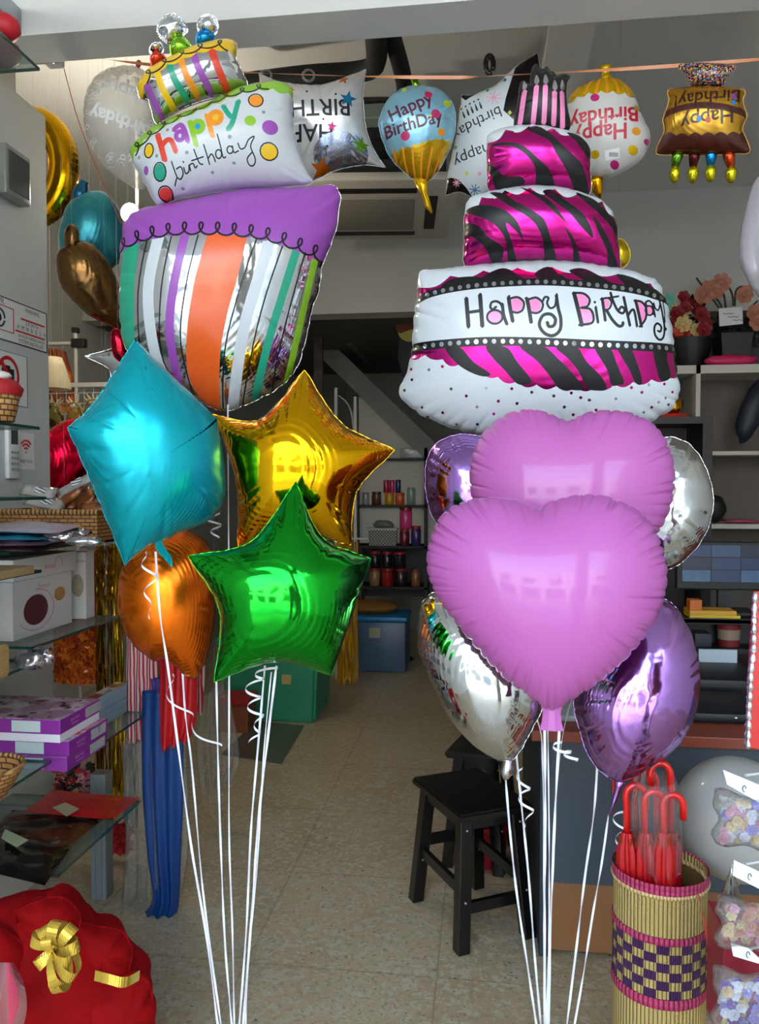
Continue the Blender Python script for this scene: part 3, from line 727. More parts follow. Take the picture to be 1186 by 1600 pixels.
for s, w_ in (([(292, 190), (297, 245), (302, 302)], 17), ([(348, 178), (353, 240), (358, 302)], 17), ([(294, 248), (355, 240)], 13),
              (oval(408, 266, 31, 27), 9), ([(440, 262), (436, 222), (418, 205), (396, 208), (390, 228), (402, 236), (412, 226)], 10), ([(438, 215), (444, 260), (456, 294)], 13),
              ([(463, 188), (470, 235), (480, 284)], 15), ([(468, 194), (500, 188), (524, 208), (520, 238), (500, 250), (476, 246)], 9),
              ([(537, 193), (545, 235), (553, 287)], 15), ([(542, 198), (575, 190), (600, 212), (595, 240), (575, 252), (550, 248)], 9),
              ([(600, 205), (610, 188), (624, 192), (618, 212), (630, 232), (650, 222), (656, 180)], 9), ([(656, 180), (662, 230), (672, 275), (668, 318), (640, 340), (606, 330), (586, 298), (600, 262), (630, 256), (650, 275), (644, 300), (624, 304), (618, 288)], 13),
              ([(728, 172), (742, 235), (756, 298)], 16), ([(722, 172), (765, 172), (790, 195), (782, 222), (755, 230)], 9), ([(755, 230), (790, 235), (804, 262), (796, 290), (745, 298)], 10),
              ([(814, 228), (822, 288)], 11), ([(811, 206), (812, 209)], 10), ([(842, 192), (852, 280)], 12), ([(836, 195), (865, 190), (880, 206), (870, 232), (850, 238)], 8), ([(858, 238), (880, 275), (905, 300), (922, 298), (925, 286)], 12),
              ([(878, 168), (888, 205), (905, 240), (925, 250), (934, 235), (922, 224), (912, 234)], 10), ([(866, 190), (910, 182)], 8), ([(932, 184), (942, 240), (954, 298)], 11), ([(948, 258), (962, 238), (974, 240), (984, 300)], 10),
              ([(982, 198), (992, 245), (1003, 300)], 12), ([(976, 198), (1008, 202), (1026, 228), (1022, 270), (996, 302)], 9), (oval(1040, 236, 17, 19), 7), ([(1057, 250), (1056, 212), (1042, 196), (1026, 204), (1030, 218)], 8), ([(1056, 210), (1066, 260)], 8),
              ([(1062, 205), (1068, 226), (1082, 232), (1092, 205)], 7), ([(1090, 192), (1100, 240), (1108, 290), (1104, 335), (1085, 352), (1064, 335), (1060, 304), (1074, 286), (1092, 298), (1088, 318), (1076, 316)], 9), ([(1106, 196), (1112, 240), (1113, 280)], 6), ([(1115, 304), (1115, 310)], 9)):
    q(2, s, w_)
rn = random.Random(4)
for i, (x, y) in enumerate([(66, 468), (143, 470), (70, 510), (37, 553), (198, 458), (232, 546), (292, 574), (370, 543), (418, 594), (334, 617), (400, 645), (110, 622), (195, 642), (334, 688), (491, 603), (548, 559), (470, 545), (634, 573), (702, 562), (677, 617), (740, 580), (774, 590), (803, 630), (880, 585), (941, 541), (1013, 530), (985, 560), (1090, 583), (1032, 620), (1060, 600), (1080, 527), (250, 690), (130, 662), (575, 640), (713, 648), (1105, 610), (1120, 560), (560, 700), (880, 690), (1000, 640)]):
    a_, b_ = z3([(x, y)])[0], 2.3; its.append(('disc', 4 if i % 2 else 1, a_, b_, b_))
inflate('bottom_tier', f2, z3([(88, 110), (95, 62), (200, 50), (400, 28), (620, 16), (800, 28), (950, 58), (1070, 98), (1105, 170), (1125, 250), (1140, 330), (1152, 450), (1166, 545), (1150, 610), (1090, 660), (1000, 700), (800, 735), (600, 752), (430, 752), (330, 735), (240, 712), (130, 672), (55, 622), (12, 575), (8, 540), (42, 480), (60, 380), (72, 240)]), .15, ZM, root, its, creases=60, seed=8, nth=330, amp=.006, depth=.3)
def zebra(name, outline, path, n, dep, polys, half, seed):
    its = [('poly', 1, scallops(z4(path), n, dep) + z4([(1300, 1500), (0, 1500)]))]
    for p in polys: its.append(('poly', 2, smooth(z4(p), 4, True)))
    inflate(name, f2, z4(outline), half, ZM, root, its, creases=36, seed=seed, nth=260, amp=.005, depth=.4)
zebra('middle_tier', [(145, 1020), (165, 960), (210, 925), (400, 882), (600, 862), (800, 880), (1000, 945), (1100, 1045), (1130, 1200), (1142, 1420), (1060, 1412), (900, 1370), (700, 1350), (500, 1350), (300, 1375), (150, 1385), (142, 1200)],
      [(120, 1035), (150, 1020), (310, 930), (500, 902), (690, 908), (860, 932), (1015, 975), (1150, 1060)], 7, 13,
      [[(160, 1030), (260, 1015), (380, 1050), (450, 1100), (490, 1160), (515, 1245), (480, 1200), (410, 1140), (440, 1240), (475, 1350), (425, 1350), (410, 1250), (370, 1180), (300, 1120), (200, 1070)],
       [(135, 1110), (240, 1150), (300, 1220), (380, 1270), (395, 1310), (370, 1365), (325, 1360), (270, 1270), (200, 1210), (140, 1180)], [(310, 930), (400, 945), (460, 1000), (560, 1060), (640, 1120), (680, 1220), (725, 1350), (660, 1350), (635, 1240), (590, 1150), (520, 1090), (440, 1040)],
       [(500, 900), (600, 945), (680, 1000), (740, 1080), (778, 1140), (700, 1070), (640, 1010)], [(640, 945), (700, 920), (780, 1000), (860, 1060), (920, 1140), (945, 1225), (860, 1150), (790, 1070)], [(850, 930), (960, 975), (1050, 1060), (1115, 1120), (1135, 1230), (1050, 1130), (960, 1050), (880, 980)],
       [(945, 1090), (1000, 1150), (1060, 1250), (1120, 1380), (1135, 1430), (1055, 1420), (1040, 1300), (980, 1190)], [(770, 1170), (830, 1240), (885, 1370), (840, 1365), (820, 1270)]], .105, 11)
zebra('top_tier', [(285, 600), (300, 530), (400, 492), (560, 475), (700, 490), (860, 530), (945, 590), (952, 760), (948, 915), (830, 898), (650, 880), (500, 888), (310, 900), (290, 760)],
      [(270, 590), (300, 575), (445, 518), (610, 515), (750, 525), (865, 565), (980, 620)], 5, 12,
      [[(545, 545), (610, 512), (700, 590), (760, 650), (840, 720), (890, 770), (940, 920), (860, 910), (780, 790), (715, 700), (690, 640), (640, 600)], [(790, 555), (870, 565), (955, 650), (960, 730), (900, 680), (850, 620)],
       [(320, 625), (430, 630), (520, 660), (600, 730), (680, 800), (715, 890), (610, 890), (590, 790), (540, 720), (450, 660), (340, 640)], [(288, 735), (340, 770), (400, 830), (500, 835), (520, 870), (360, 900), (320, 820)]], .085, 12)
# row of candles on the zebra cake: one flat-backed foil panel with five pink candles
its = []
for x0, x1, y0, y1 in ((527, 500, 285, 470), (602, 583, 262, 470), (658, 650, 262, 470), (716, 712, 300, 475), (766, 770, 290, 490)):
    its.append(('stroke', 3, z4([(x0, y0), ((x0 + x1) / 2, (y0 + y1) / 2), (x1, y1)]), 7.5))
    its.append(('poly', 4, smooth(z4([(x0 + 2, y0 - 90), (x0 + 19, y0 - 45), (x0 + 6, y0 - 18), (x0 - 12, y0 - 30), (x0 - 10, y0 - 60)]), 4, True)))
inflate('candle_row', f2, z4([(470, 500), (485, 330), (500, 210), (530, 190), (560, 215), (575, 120), (600, 80), (628, 105), (650, 115), (672, 95), (696, 130), (715, 130), (740, 160), (765, 148), (822, 158), (800, 210), (800, 330), (815, 500), (640, 505)]), .045, [BK, HOTP, BK, PINKP, foil('d8d0d2', .15)], root, its, creases=26, seed=13, nth=220, amp=.009, depth=.7)

# ---- star and round foil balloons of the left bouquet
def star(name, label, tips, vals, Y, half, mt, yaw=0, pitch=0, group=G_L, tip=9, center=None, **kw):
    fr = Frame(sum(t[0] for t in tips) / len(tips), sum(t[1] for t in tips) / len(tips), Y, yaw, pitch)
    o = inflate(name, fr, star_loop(tips, vals, tip), half, mt, center=center, **kw); tag(o, label, 'balloon', group); return o
TURQ = foil('0cb2bf', .25, .6, .45, 'turquoise_foil', 4, .1)
o = star('star_balloon', 'large turquoise satin star balloon in front of the striped cake balloon', [(210, 530), (338, 655), (262, 842), (195, 882), (105, 668)], [(272, 592), (346, 790), (232, 852), (150, 772), (148, 628)], 1.9, .13, TURQ, yaw=12, creases=26, seed=21, amp=.005, depth=.5, tip=7)
m = MB(); fr = PW[o.name][1]
m.strip([fr.w(*fr.loc(*p_)) for p_ in smooth([(246, 835), (250, 855), (262, 872), (268, 885)], 4)], lambda i: .006 + .018 * math.sin(PI * min(1, i / 11)), lambda i: fr.ex); m.build('tail', TURQ, o, solid=.003)
o = star('star_balloon', 'mirror green star balloon, lowest of the left bouquet', [(462, 752), (580, 873), (518, 1055), (335, 1065), (293, 868)], [(502, 838), (550, 962), (430, 1034), (343, 955), (392, 846)], 1.75, .125, foil('1fae2c', .09, 1., .45, 'green_foil', 5, .1), yaw=3, creases=30, seed=22, amp=.006, depth=.45, tip=8)
o = star('star_balloon', 'mirror gold star balloon behind the green star', [(476, 578), (617, 703), (548, 852), (372, 856), (332, 648)], [(533, 660), (558, 768), (455, 830), (368, 745), (405, 655)], 2.12, .13, foil('efb010', .08, 1., .5, 'gold_foil', 6, .08), yaw=-6, creases=32, seed=23, amp=.006, depth=.5, tip=8)
fr = Frame(262, 935, 2.2, yaw=-8)
o = inflate('round_balloon', fr, [(188, 900), (187, 960), (205, 1002), (240, 1032), (262, 1030), (300, 1062), (322, 1030), (336, 960), (336, 880), (312, 838), (262, 826), (214, 846)], .13, foil('ff7a14', .24, .85, .6, 'orange_foil', 7, .08), creases=26, seed=24, amp=.005)
tag(o, 'glossy orange foil balloon under the turquoise star', 'balloon', G_L)

# ---- hearts
def heart(label, pts, Y, half, mt, uv, yaw=0, group=G_R, name='heart_balloon', **kw):
    fr = Frame(uv[0], uv[1], Y, yaw); o = inflate(name, fr, pts, half, mt, **kw); tag(o, label, 'balloon', group); return o, fr
SATIN = foil('bb5ea9', .5, 0., .1, 'satin_pink_foil', 8, .03, 230., .45)
o, fr = heart('front satin pink heart balloon with the flat neck, lowest of the two', [(843, 797, 1), (862, 782), (915, 772), (962, 780), (1010, 808), (1036, 858), (1042, 910), (1026, 965), (985, 1022), (930, 1070), (888, 1096), (862, 1110), (838, 1096), (780, 1052), (722, 985), (682, 930), (667, 882), (676, 830), (702, 795), (750, 779), (800, 780)], 1.78, .15, SATIN, (855, 940), creases=62, seed=31, nth=640, amp=.012, depth=.24, inset=.026, kw=.42)
m = MB(); pts_ = [(862, 1085), (862, 1103), (863, 1118), (863, 1130), (863, 1141)]; wd = [.07, .05, .038, .042, .052]
for s_ in (-1, 1):
    m.grid(lambda a, b: fr.w(*(fr.loc(862, 1085 + 56 * a) + Vector(((b - .5) * np.interp(a * 4, range(5), wd), 0))), s_ * .008 * math.sin(PI * b) + s_ * .001 + .001 * math.sin(b * 22)), 8, 10)
m.build('neck', SATIN, o, True, weld=False)
heart('rear satin pink heart balloon, above the front one', [(887, 659, 1), (925, 643), (985, 645), (1030, 672), (1052, 720), (1052, 775), (1030, 830), (980, 890), (900, 950), (850, 975), (790, 925), (750, 850), (735, 760), (738, 710), (762, 668), (802, 643), (845, 642)], 2.05, .14, SATIN, (890, 800), creases=56, seed=32, nth=600, amp=.01, depth=.26, inset=.024, kw=.45)
VIO = foil('b080d0', .12, 1., .5, 'violet_foil', 9, .22)
heart('mirror violet foil balloon peeking out left of the pink hearts', [(664, 745), (672, 705), (700, 682), (745, 680), (800, 700), (850, 750), (820, 830), (760, 870), (700, 835), (672, 800)], 2.32, .12, VIO, (745, 765), creases=40, seed=33, amp=.007, name='round_balloon')
SILV = foil('e2e3e4', .12, 1., .5, 'silver_foil', 10, .55)
heart('silver mirror foil balloon peeking out right of the pink hearts', [(1040, 683), (1078, 694), (1104, 732), (1115, 780), (1106, 828), (1076, 870), (1036, 890), (985, 850), (965, 780), (985, 710)], 2.32, .12, SILV, (1040, 785), creases=44, seed=34, amp=.008, name='round_balloon')
o, fr = heart('silver mirror foil balloon low on the left of the right bouquet', [(654, 975), (660, 940), (690, 925), (770, 950), (840, 1010), (852, 1085), (832, 1140), (800, 1188), (762, 1180), (716, 1138), (682, 1080), (655, 1015)], 2.02, .13, foil('dcdcda', .06, 1., .35, 'silver_mirror_foil', 12, .07), (750, 1055), yaw=-8, creases=34, seed=35, amp=.004, name='round_balloon')
m = MB(); m.tube([fr.w(*fr.loc(798, 1180)), fr.w(*fr.loc(793, 1195)), fr.w(*fr.loc(791, 1208)), fr.w(*fr.loc(790, 1218))], [.006, .014, .016, .006], 10); m.build('neck', SILV, o, True)
o, fr = heart('mirror violet foil balloon low on the right of the right bouquet', [(1030, 932), (1068, 965), (1091, 1030), (1088, 1100), (1062, 1160), (1012, 1200), (966, 1222), (925, 1190), (905, 1140), (897, 1090), (925, 1020), (975, 955)], 2.05, .13, foil('be88da', .13, 1., .6, 'light_violet_foil', 13, .25), (1000, 1080), yaw=10, creases=40, seed=36, amp=.007, name='round_balloon')
m = MB(); m.tube([fr.w(*fr.loc(970, 1210)), fr.w(*fr.loc(966, 1230)), fr.w(*fr.loc(960, 1250)), fr.w(*fr.loc(952, 1275))], [.02, .009, .006, .003], 10); m.build('neck', VIO, o, True)
# ---- ribbons of both bouquets
RIB = M('f4f2f4', .3, name='white_curling_ribbon', var=.02, coat=.4)
def ribbon(label, pts, Y0, end_u, curl=None, group='white ribbons under the balloons', width=.0055, seed=0, turns=3.2, mt=None, name='ribbon', endv=1722):
    px = smooth([p[:2] for p in pts], 8); n = len(px); e = PZ(end_u, endv, 0.004); Y1 = e.y; v0, v1 = px[0][1], endv
    path = [P(u, v, lerp(Y0, Y1, (v - v0) / (v1 - v0))) for u, v in px] + [lerp(P(px[-1][0], px[-1][1], lerp(Y0, Y1, (px[-1][1] - v0) / (v1 - v0))), e, t) for t in (.25, .5, .75, 1)]
    k = len(path); rn = random.Random(seed); ph = rn.random() * 6
    def side(i):
        a = math.sin(ph + turns * 2 * PI * i / k) * .75
        return (_r * math.cos(a) + _f0 * math.sin(a)).normalized()
    mb = MB(); mb.strip(path, lambda i: width, side); o = mb.build(name, mt or RIB, origin=e); tag(o, label, 'ribbon', group)
    for c in curl or []: coil(c, o, Y0, Y1, v0, v1, width)
    return o
def coil(c, parent, Y0, Y1, v0, v1, width):
    """curled tail: (list of photo points of its axis, radius in px, turns)"""
    ax = smooth(c[0], 6); n = int(c[2] * 18) + 10; path = []; tang = []
    for i in range(n + 1):
        (u, v), _ = along(ax, i / n); Y = lerp(Y0, Y1, (v - v0) / (v1 - v0)); q = P(u, v, Y); r = c[1] / F * Y * (.55 + .45 * math.sin(PI * min(1, i / n + .2)))
        a = 2 * PI * c[2] * i / n; path.append(q + _r * (r * math.cos(a)) + _f0 * (r * math.sin(a) - .01)); tang.append(None)
    MB_ = MB(); MB_.strip(path, lambda i: width * 1.05, lambda i: (Vector((0, 0, 1)) + _r * .25).normalized()); MB_.build('curled_tail', RIB, parent)
ribbon('white ribbon with a tight coil, tied below the turquoise star', [(243, 862), (250, 960), (262, 1040), (280, 1180), (300, 1330), (322, 1460), (340, 1600)], 1.92, 352, [([(222, 862), (238, 900), (232, 935), (240, 965)], 9, 2.6)], seed=1, width=.006)
ribbon('white ribbon from the orange balloon, with a looped tail', [(285, 1048), (290, 1120), (300, 1200), (318, 1400), (345, 1600)], 2.2, 356, [([(262, 1052), (280, 1100), (306, 1130), (318, 1150), (345, 1165)], 12, 2.2)], seed=2)
ribbon('white ribbon hanging beside the left point of the green star', [(338, 1062), (341, 1200), (346, 1350), (352, 1480), (362, 1600)], 2.0, 366, seed=3)
ribbon('long white ribbon hanging from the striped cake balloon', [(356, 632), (357, 800), (358, 1060), (358, 1300), (363, 1450), (366, 1600)], 2.3, 369, [([(335, 800), (338, 840)], 12, 2)], seed=4, width=.005)
ribbon('white ribbon with the longest coil, below the green star', [(414, 1040), (402, 1180), (392, 1300), (385, 1450), (374, 1600)], 1.8, 374, [([(425, 1042), (400, 1062), (398, 1100), (406, 1125), (396, 1158)], 13, 4.5)], seed=5)
ribbon('white ribbon right of the long coil below the green star', [(432, 1040), (420, 1140), (404, 1280), (394, 1420), (380, 1600)], 1.78, 378, seed=6, width=.006)
ribbon('thin white ribbon from the gold star, outermost of the left bouquet', [(424, 1050), (412, 1180), (402, 1350), (388, 1500), (384, 1600)], 2.1, 382, seed=7, width=.004)
ribbon('white ribbon with a coil from the silver balloon', [(790, 1215), (797, 1300), (808, 1400), (826, 1520), (838, 1600)], 2.02, 852, [([(806, 1198), (818, 1215), (816, 1240), (826, 1262), (824, 1288)], 11, 2.6)], seed=8, width=.006)
ribbon('white ribbon just right of the silver balloon, leaning to the bundle', [(806, 1172), (815, 1260), (826, 1370), (836, 1500), (845, 1600)], 2.1, 856, seed=9, width=.006)
ribbon('white ribbon on the left side of the pink neck', [(851, 1138), (852, 1260), (851, 1400), (851, 1600)], 1.8, 860, seed=10, width=.0065)
ribbon('white ribbon on the right side of the pink neck, with loose loops', [(874, 1138), (868, 1260), (862, 1400), (854, 1600)], 1.8, 862, [([(868, 1158), (880, 1172), (892, 1180), (898, 1188)], 11, 2.2)], seed=11, width=.006)
ribbon('white ribbon hanging left of the low violet balloon', [(934, 1184), (928, 1270), (914, 1370), (902, 1470), (886, 1600)], 2.1, 874, seed=12, width=.006)
ribbon('white ribbon with a coil from the neck of the low violet balloon', [(951, 1272), (940, 1350), (926, 1430), (912, 1520), (898, 1600)], 2.05, 880, [([(962, 1266), (972, 1290), (970, 1320), (968, 1352)], 12, 2.8)], seed=13)
ribbon('thin white ribbon from the rear pink heart', [(856, 1140), (858, 1300), (858, 1450), (856, 1600)], 2.05, 866, seed=14, width=.004)

ribbon('thin white ribbon from the silver balloon right of the hearts', [(1000, 885), (940, 1000), (888, 1110), (868, 1250), (862, 1400), (858, 1600)], 2.36, 864, seed=15, width=.004)
ribbon('thin white ribbon from the violet balloon left of the hearts', [(748, 868), (780, 1000), (838, 1120), (848, 1200), (850, 1400), (852, 1600)], 2.36, 861, seed=16, width=.004)

# ================================================================ THE LINE OF SAMPLE BALLOONS UNDER THE LINTEL
YL = 2.72
G_H = 'sample balloons hanging from the orange ribbon'
ln = [(83, 80), (184, 95), (330, 110), (520, 118), (700, 121), (780, 118), (1020, 105), (1250, 88)]
px = smooth(ln, 8); m = MB()
m.strip([P(u, v, YL) for u, v in px], lambda i: .011, lambda i: (Vector((0, 0, 1)) * math.cos(.5 + math.sin(i * .35)) + Vector((0, 1, 0)) * math.sin(.5 + math.sin(i * .35))).normalized())
tag(m.build('hanging_ribbon', M('f0a070', .35, name='orange_ribbon', coat=.4)), 'orange ribbon strung across the shop front below the lintel', 'ribbon')
ALU = M('a9acb0', .4, .85, name='aluminium', bump=.05)
m = MB(); a = P(84, 92, 2.62); m.box(a + Vector((-.025, -.02, -.025)), a + Vector((.03, .02, .03)), .004).box(a + Vector((-.015, -.01, .03)), a + Vector((.02, .02, .07)), .003)
struct('trim_2', m, M('c4c6c8', .5, name='bracket_paint'))
m = MB(); q = P(70, 70, 2.5); m.box((q.x - .1, .4, q.z - .01), (q.x - .02, 2.6, q.z + .06), .006); struct('trim_3', m, ALU)
m = MB(); pt = [P(*t) for t in ((96, 92, YL), (120, 180, YL), (150, 260, YL + .05), (190, 350, YL + .1))]; m.tube(curve3(pt), .0015, 5)
tag(m.build('string', M('b02a1e', .6, name='red_string')), 'thin red string hanging slack from the corner bracket', 'string')
def hook(fr, u, v, parent, v0=None, mt=None, r=.002):
    y = np.interp(u, [p[0] for p in px], [p[1] for p in px]); mb = MB(); mb.tube([fr.w(*fr.loc(u, v)), P(u, y, YL)], r, 6); return mb.build('hanging_loop', mt or CLEAR, parent)
CLEAR = clearfilm('ffffff', .12, bump=.6, bscale=18)
def cord(o, p, top=ZC, r=.0008):
    m = MB(); m.tube([p, Vector((p.x, p.y, top))], r, 4); return m.build('hanging_cord', CLEAR, o)
# clear printed round balloon
fr = Frame(188, 195, YL + .14)
its = []
for t, x, y, s_ in (('Happy', 196, 152, 32), ('birthday', 188, 198, 28)): its.append(('text', 1, t, (x, y), s_, 168, 1.1))
rn = random.Random(3)
for i in range(52):
    a = rn.random() * 6.3; r_ = 38 + rn.random() * 15; cx_, cy_ = 186 + r_ * math.cos(a), 192 + r_ * 1.55 * math.sin(a)
    its.append(('stroke', 1, oval(cx_, cy_, 2.5 + rn.random() * 3, 2.5 + rn.random() * 3, rn.random() * 300, rn.random() * 300 + 360, 9), 1.))
o = inflate('round_balloon', fr, [(150, 118), (190, 103), (228, 112), (242, 160), (245, 220), (236, 270), (222, 296), (190, 282), (155, 250), (133, 205), (132, 155)], .12, [clearfilm('f4f4f2', .3, bump=.4, bscale=14), M('ffffff', .5, name='white_ink')], None, its, creases=36, seed=41, amp=.006)
tag(o, 'clear round balloon with white lettering and flowers, below the corner bracket', 'balloon', G_H)
m = MB(); m.blob(fr.w(*fr.loc(216, 100)), .012, 1, (1, .5, 1.4), .4); m.build('knot', M('d23a5a', .4), o)
# silver square "HAPPY BIRTHDAY", hung upside down
fr = Frame(500, 200, YL + .1)
BI = [foil('eaecee', .2, .45, .3, 'pearl_silver_foil', 15, .22), M('16161a', .4, name='black_ink'), foil('ee7a1a', .2, .6), foil('2a8fc8', .2, .6), foil('d8468f', .2, .6), foil('7fb82a', .2, .6), speckle_mat('hologram_foil', 'c9cfe0', [('8fb8f0', 180, .45, .6), ('f0c0a0', 160, .58, .66), ('ffffff', 200, .6, .66)], 90, rough=.15, metal=.9)]
its = [('text', 1, 'HAPPY', (470, 213), 34, 180, .4), ('text', 1, 'BIRTHDAY', (466, 176), 34, 183, .4), ('disc', 6, (532, 246), 43, 34)]
def starpoly(cx_, cy_, r, a0=-90): return [(cx_ + (r if i % 2 == 0 else r * .42) * math.cos(R(a0 + 36 * i)), cy_ + (r if i % 2 == 0 else r * .42) * math.sin(R(a0 + 36 * i))) for i in range(10)]
for mi, x, y, r_ in ((2, 503, 268, 19), (5, 563, 232, 14), (3, 543, 162, 14), (4, 518, 206, 8), (2, 536, 128, 10), (2, 456, 147, 6)): its.append(('poly', mi, starpoly(x, y, r_, -80)))
for x, y in ((480, 150), (505, 195), (524, 155), (511, 235), (484, 281)): its.append(('disc', 1, (x, y), 1.8, 1.8))
o = inflate('square_balloon', fr, [(404, 114, 1), (440, 128), (500, 133), (545, 118), (572, 108, 1), (568, 150), (572, 200), (585, 235), (603, 262, 1), (570, 258), (530, 265), (500, 278), (474, 294, 1), (468, 260), (450, 220), (415, 170)], .09, BI, None, its, creases=40, seed=42, amp=.007, depth=.6)
tag(o, 'silver square balloon with upside-down black lettering and stars', 'balloon', G_H)
for u_ in (415, 482):
    m = MB(); pp = [fr.w(*fr.loc(*q_), .0) for q_ in oval(u_, 118, 9, 9, 0, 360, 14)]; m.tube(pp, .004, 6, False); m.build('clear_tab', CLEAR, o)
hook(fr, 560, 118, o)
# blue cupcake
fr = Frame(652, 205, YL + .06)
CB = [foil('8fc6dd', .25, .45, .2, 'ice_blue_foil', 16), foil('e8b414', .2, .7, .3, 'yellow_foil', 17), printed('5d1f3c'), printed('c4215e'), printed('b8c82a'), printed('ef9a2a'), printed('6fb5d4')]
its = [('stroke', 6, smooth([(600, 235), (625, 250), (660, 235), (700, 215)], 5), 5), ('stroke', 6, smooth([(650, 190), (690, 180), (705, 160)], 5), 4), ('poly', 1, scallops([(604, 246), (625, 238), (650, 232), (680, 222), (702, 222)], 9, 4) + [(760, 330), (590, 330)]), ('text', 2, 'Happy', (641, 176), 27, 22, .5), ('text', 2, 'BirthDay', (645, 203), 25, 13, .5)]
for i in range(6): its.append(('stroke', 5, smooth([(615 + i * 15, 238), (622 + i * 12, 262), (634 + i * 8, 285)], 3), 3))
for mi, x, y, r_ in ((3, 634, 221, 7), (3, 680, 187, 7), (3, 669, 156, 6), (4, 698, 168, 6), (5, 689, 214, 6), (4, 632, 147, 4), (4, 672, 191, 2)): its.append(('disc', mi, (x, y), r_, r_))
o = inflate('cupcake_balloon', fr, [(650, 134), (688, 140), (710, 168), (711, 205), (700, 240), (678, 276), (655, 284), (628, 266), (606, 240), (592, 195), (604, 158), (624, 140)], .1, CB, None, its, creases=34, seed=43, amp=.005)
tag(o, 'blue and yellow cupcake balloon with dark lettering', 'balloon', G_H)
m = MB(); m.tube([fr.w(*fr.loc(*q_)) for q_ in ((657, 278), (662, 300), (669, 322), (675, 333))], [.03, .014, .011, .004], 10); m.build('neck', CB[1], o, True)
m = MB(); m.tube([fr.w(*fr.loc(*q_)) for q_ in ((651, 138), (649, 130), (646, 125), (655, 121))], [.02, .012, .014, .004], 8); m.build('tab', foil('7fae2a', .2, .8), o, True)
hook(fr, 652, 124, o)
# white square with black corners
fr = Frame(790, 200, YL + .14)
SB = [printed('cfd8dc', .3), foil('1a1216', .15, .3, .3, 'black_foil', 18), M('16161a', .4, name='black_ink'), printed('e9a0b8'), printed('2a6fa8'), printed('c8d03a'), printed('4a9a4a')]
its = [('poly', 1, [(700, 130), (770, 60), (750, 145), (728, 160)]), ('poly', 1, z4([(420, 0), (640, 0), (640, 500), (470, 480), (395, 410), (410, 330), (470, 120), (560, 20)])), ('poly', 1, z4([(0, 820), (60, 815), (110, 830), (160, 880), (200, 940), (150, 1000), (0, 1000)])),
       ('text', 2, 'birthday', (746, 197), 24, 200), ('text', 2, 'happy', (738, 247), 25, 196), ('text', 2, '!!!!!', (737, 173), 26, 200)]
for (x, y, r_, mi) in ((334, 325, 48, 3), (215, 895, 34, 4), (100, 850, 24, 3)):
    for k in range(4):
        a = PI * k / 4 + .2; X0, Y0 = x / 4.09 + 690, y / 4.09 + 80; r2 = r_ / 4.09; its.append(('stroke', mi, [(X0 - r2 * math.cos(a), Y0 - r2 * math.sin(a)), (X0 + r2 * math.cos(a), Y0 + r2 * math.sin(a))], 1.4))
for x, y, mi in ((165, 795, 5), (245, 800, 3), (435, 425, 5), (405, 200, 4), (295, 265, 6), (92, 625, 6)):
    X0, Y0 = x / 4.09 + 690, y / 4.09 + 80; its.append(('poly', mi, [(X0, Y0 - 4), (X0 + 3.2, Y0), (X0, Y0 + 4), (X0 - 3.2, Y0)]))
o = inflate('square_balloon', fr, [(722, 148, 1), (742, 147), (775, 132), (805, 105), (840, 82, 1), (850, 140), (860, 200), (875, 290, 1), (830, 285), (780, 292), (742, 312, 1), (720, 300), (696, 305, 1), (700, 270), (712, 215)], .08, SB, None, its, creases=34, seed=44, amp=.006)
tag(o, 'white square balloon with black corners and upside-down lettering', 'balloon', G_H)
m = MB(); m.tube([fr.w(*fr.loc(*q_)) for q_ in oval(765, 101, 6, 14, 60, 400, 16)], .009, 8); m.build('tab', SB[1], o, True)
hook(fr, 778, 122, o)
# white cupcake, upside down
fr = Frame(945, 205, YL + .1)
WC = [printed('d6d4d0', .3), foil('f0c010', .25, .5, .2, 'lemon_foil', 19), printed('c8203c'), printed('e89a1a'), printed('c4287a'), M('fafafa', .6, name='tag_paper'), M('16161a', .4, name='black_ink')]
its = [('poly', 1, [(850, 60), (1060, 60), (1060, 150)] + scallops([(1012, 158), (990, 153), (950, 150), (915, 153), (885, 163)], 7, -5))]
for i in range(8): its.append(('stroke', 3, smooth([(942 + (i - 3.5) * 5, 118), (942 + (i - 3.5) * 13, 134), (940 + (i - 3.5) * 17, 153)], 3), 4.5))
its += [('text', 2, 'Birthday', (944, 190), 31, 181, .7), ('text', 2, 'Happy', (938, 216), 32, 181, .7), ('poly', 5, [(945, 243), (967, 238), (968, 252), (946, 257)])]
for k in range(7): its.append(('poly', 6, [(952 + k * 2, 245), (953 + k * 2, 245), (953 + k * 2, 251), (952 + k * 2, 251)]))
for mi, x, y, r_ in ((4, 930, 162, 7), (3, 993, 212, 7), (1, 988, 240, 8), (1, 930, 248, 7), (1, 996, 173, 6), (4, 1010, 225, 5), (4, 960, 262, 7)): its.append(('disc', mi, (x, y), r_, r_ * .9))
o = inflate('cupcake_balloon', fr, [(900, 140), (935, 124), (965, 124), (988, 142), (1000, 175), (1016, 210), (1008, 240), (985, 262), (950, 278), (915, 272), (890, 245), (882, 200), (888, 160)], .1, WC, None, its, creases=34, seed=45, amp=.005)
tag(o, 'white and yellow cupcake balloon hung upside down with red lettering', 'balloon', G_H)
m = MB(); m.tube([fr.w(*fr.loc(*q_)) for q_ in ((948, 130), (946, 118), (946, 110), (946, 104))], [.028, .014, .012, .024], 10); m.build('neck', WC[1], o, True)
m = MB(); m.tube([fr.w(*fr.loc(*q_)) for q_ in ((936, 270), (932, 285), (934, 298), (938, 310))], [.018, .022, .018, .003], 10); m.build('flame', foil('e8a010', .15, 1., .3, 'gold_foil_2', 20, .4), o, True)
hook(fr, 946, 106, o)
